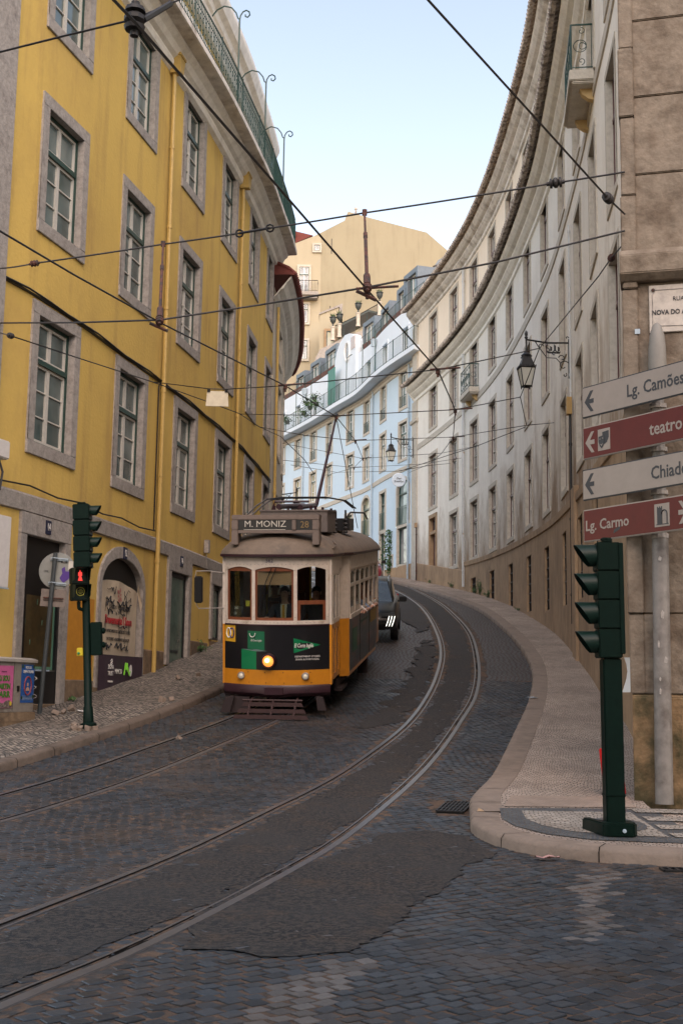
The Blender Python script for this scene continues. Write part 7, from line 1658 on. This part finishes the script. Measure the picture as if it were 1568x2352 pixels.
# ---------------------------------------------------------------- overhead wires
def facx(fac,y):
    P=fac.p; 
    for a,b in zip(P,P[1:]):
        if min(a.y,b.y)<=y<=max(a.y,b.y): return a.x+(b.x-a.x)*(y-a.y)/(b.y-a.y) if b.y!=a.y else a.x
    return None
def pw_(u,v,fac,left):
    Y=7.
    while Y<90:
        p=pix(u,v,Y); x=facx(fac,Y)
        if x is not None and (p.x<=x if left else p.x>=x): return p
        Y+=.05
    return pix(u,v,16)
def WPt(q):
    if len(q)==2: return pixw(*q)
    u,v,k=q
    if k=='L': return pw_(u,v,LW,True)
    if k=='R': return pw_(u,v,RW,False)
    return pix(u,v,k)
def wire(pts,r,label,name='overhead_wire',sag=0,group='overhead tram wires and their span wires'):
    P=[WPt(q) for q in pts]; Q=[]
    for a,b in zip(P,P[1:]):
        n=8 if sag else 1
        for k in range(n): t=k/n; p=a.lerp(b,t); p.z-=sag*(b-a).length*4*t*(1-t)*.01; Q.append(p)
    Q.append(P[-1]); mb=MB(); mb.tube(Q,r*1.22,5); o=mb.build(name,M_['wire'],None); tag(o,label,'wire',group); return o,P
def along(a,b,t): return a.lerp(b,t)
def insul(p,d,parent,s=1.,m='wire'):
    d=d.normalized(); z=Vector((0,0,1)); x=d.orthogonal().normalized(); y=d.cross(x); Mx=Matrix(((x.x,y.x,d.x,p.x),(x.y,y.y,d.y,p.y),(x.z,y.z,d.z,p.z),(0,0,0,1)))
    mb=MB(); pr=[(0,-.09),(.02,-.085),(.02,-.06),(.045,-.055),(.05,-.035),(.028,-.03),(.05,-.01),(.05,.01),(.028,.03),(.05,.035),(.045,.055),(.02,.06),(.02,.085),(0,.09)]
    mb.lathe([(a*s,b*s) for a,b in pr],Mx,10); mb.build('insulator',M_[m],parent,smooth=True)
def clamp(p,d,parent,L=.35):
    d=d.normalized(); mb=MB(); mb.tube([p+Vector((0,0,.0)),p+Vector((0,0,-.06))],.04,6); mb.tube([p-d*L*.35+Vector((0,0,.01)),p+d*L+Vector((0,0,.03))],.016,5); mb.tube([p+Vector((0,0,-.06)),p+Vector((0,0,-.11))],.02,5); mb.build('wire_clamp',M_['rust'],parent)
cR,PR=wire([(150,-130),(262,0),(310,50),(555,333),(843,665),(1005,850),(1045,942),(1040,1005),(1013,1042),(985,1066),(940,1085)],.0095,'contact wire of the right hand track running from top left to the cream facade')
cL,PL_=wire([(-60,495),(172,632),(370,742),(655,886),(772,957),(816,1012),(833,1053),(813,1074),(775,1085),(740,1093)],.0095,'contact wire of the left hand track above the tram')
Xd=Vector((1,.05,.05))
for p in PR[4:8]: clamp(p,Xd,cR)
for p in PL_[3:8]: clamp(p,Xd,cL)
w1,P=wire([(-120,150,8.4),(150,82,8.2),(310,44,8.05),(420,-4,8.2),(620,-90,8.6)],.0065,'near span wire crossing the top left corner with a big black insulator'); insul(P[2],Vector((0,0,1)),w1,1.5)
mb=MB(); mb.tube([P[2]+Vector((-.07,0,-.03)),P[2]+Vector((.07,0,-.0)),P[2].lerp(P[3],.75)],.022,6); mb.build('support_arm',M_['iron'],w1)
yS=15.6
w2,P=wire([(-2,617,'L'),(80,605,yS+.6),(375,561,16.0),(550,536,15.6),(620,524,15.5),(837,489,14.75),(1275,420,14.5),(1434,395,14.2)],.010,'upper span wire sagging across the whole street with five small fittings',sag=.3)
insul(P[1],P[2]-P[1],w2,.9,'rust'); insul(P[6],P[7]-P[5],w2,1.3)
mb=MB(); mb.tube([P[3],P[4]],.018,5); 
for c in(P[3],P[4]): mb.tube([c+Vector((.05*math.cos(6.283*k/8),0,.05*math.sin(6.283*k/8))) for k in range(9)],.013,4)
mb.build('turnbuckle',M_['iron'],w2)
w3,P3=wire([(-2,742,'L'),(180,741,16.2),(367,735),(600,700,15.4),(843,660),(1140,602,14.4),(1434,530,14.2)],.0105,'lower span wire carrying both contact wires across the street')
for (u,v),pt,lab in(((375,561),P[2],'rusty hanger rod between the two span wires at left'),((837,489),P[5],'rusty hanger rod between the two span wires in front of the bare gable')):
    e=P3[2] if u<500 else P3[4]
    mb=MB(); m1=pt.lerp(e,.30); m2=pt.lerp(e,.36); mb.tube([pt,m1],.014,6); mb.tube([m1,m2],.026,8); mb.tube([m2,pt.lerp(e,.86)],.021,6); mb.tube([pt.lerp(e,.86),e],.04,8); mb.tube([pt+Vector((0,0,.04)),pt-Vector((0,0,.03))],.035,6)
    o=mb.build('hanger_rod',M_['rust'],None); tag(o,lab,'rod'); insul(e,e-pt,o,1.05,'rust'); mb=MB(); mb.tube([e+Vector((-.12,-.02,-.05)),e+Vector((.1,.05,-.13))],.022,5); mb.build('wire_clamp',M_['rust'],o)
w4,P=wire([(965,-20,9.6),(983,0,9.8),(1190,228,11.6),(1395,455,14.0),(1434,492,14.2)],.010,'straight stay wire from the top of the photo down to the stone corner'); insul(P[3],P[4]-P[2],w4,1.2)
w5,P=wire([(0,764,'L'),(25,771,15.5),(170,819,17.5),(350,877,20.4),(475,922,22.6),(550,950,24.2),(595,980,26.5),(645,1003,28),(700,1057,30),(722,1090,31)],.0075,'thin feeder wire sagging along the yellow facade'); insul(P[1],P[2]-P[1],w5,.8)
w6,P=wire([(350,877,'L'),(480,893,22.4),(520,894,22.4),(655,886),(1005,849),(1170,815,21.5),(1238,800,23.2)],.008,'span wire with the hanging white plate')
pm=P[1].lerp(P[2],.5); d=(P[2]-P[1]).normalized(); mb=MB(); mb.grid([[P[1]-d*.03+Vector((0,0,-.04)),P[2]+d*.03+Vector((0,0,-.04))],[P[1]-d*.05+Vector((0,-.01,-.33)),P[2]+d*.05+Vector((0,-.01,-.33))]]); mb.grid([[P[1]-d*.03+Vector((0,.02,-.04)),P[2]+d*.03+Vector((0,.02,-.04))],[P[1]-d*.05+Vector((0,.01,-.33)),P[2]+d*.05+Vector((0,.01,-.33))]]); o=mb.build('hanging_plate',mat('faded_plate',(.50,.45,.33),.7,var=.15,scale=4),None); tag(o,'faded blank white plate hanging from a span wire before the yellow facade','plate')
mb=MB(); mb.tube([P[1],P[1]+Vector((0,0,-.06))],.03,5); mb.tube([P[2],P[2]+Vector((0,0,-.06))],.03,5); mb.build('hook',M_['iron'],o)
wire([(551,951,'L'),(772,955),(1045,941),(1194,912,25.5)],.008,'span wire over the tram roof that ends below the near lantern')
wire([(594,980,'L'),(700,1000,27),(816,1012),(1040,1004),(1208,977,27),(1271,971,'R')],.008,'span wire anchored on the cream facade below the near lantern')
wire([(646,1018,'L'),(833,1053),(1013,1041),(1099,1024,'R')],.008,'far span wire crossing in front of the pale blue building, third from the bottom')
wire([(650,1057,40),(813,1074),(968,1066),(1059,1052,'R')],.008,'far span wire crossing in front of the pale blue building, second from the bottom')
wire([(668,1068,42),(775,1085),(914,1082,38),(985,1069,40),(1035,1064,'R')],.008,'lowest far span wire crossing in front of the pale blue building')
wire([(919,1082,38),(1098,1023,32),(1205,981,27.5)],.008,'slanting pull-off wire running up to the right below the near lantern')
w9,P=wire([(1434,557,14.25),(1403,592,15.5),(1374,634,17),(1238,800,23.5),(1194,912,25.5),(1208,976,27)],.008,'pull-off wire from the stone corner down past the near lantern'); insul(P[1],P[2]-P[1],w9,1.,'rust')
mb=MB(); mb.tube([(3.34,14.2,6.62),(3.28,14.0,6.55),(3.22,13.85,6.4)],.006,4); 

q=random.Random(8)
for i,(x,y,lab) in enumerate(((-4.35,21.15,'crumpled white wrapper among the loose stones by the black door panel'),(1.85,11.18,'small flat scrap of pink paper on the setts below the corner kerb'),(3.62,23.6,'grey crushed can lying on the right kerb where the bend tightens'))):
    z=g(y)+(KH+.02 if i!=1 else .03); mb=MB(); rows=[[(x+.05*a*(1+.3*q.random())-.1,y+.03*b-.05,z+.03*q.random()) for a in range(5)] for b in range(4)]; mb.grid(rows); o=mb.build(['wrapper','paper_scrap','crushed_can'][i],[M_['whitetext'],paint('pink_scrap',(.35,.20,.18),.7),M_['pipebl']][i],None); tag(o,lab,'litter')
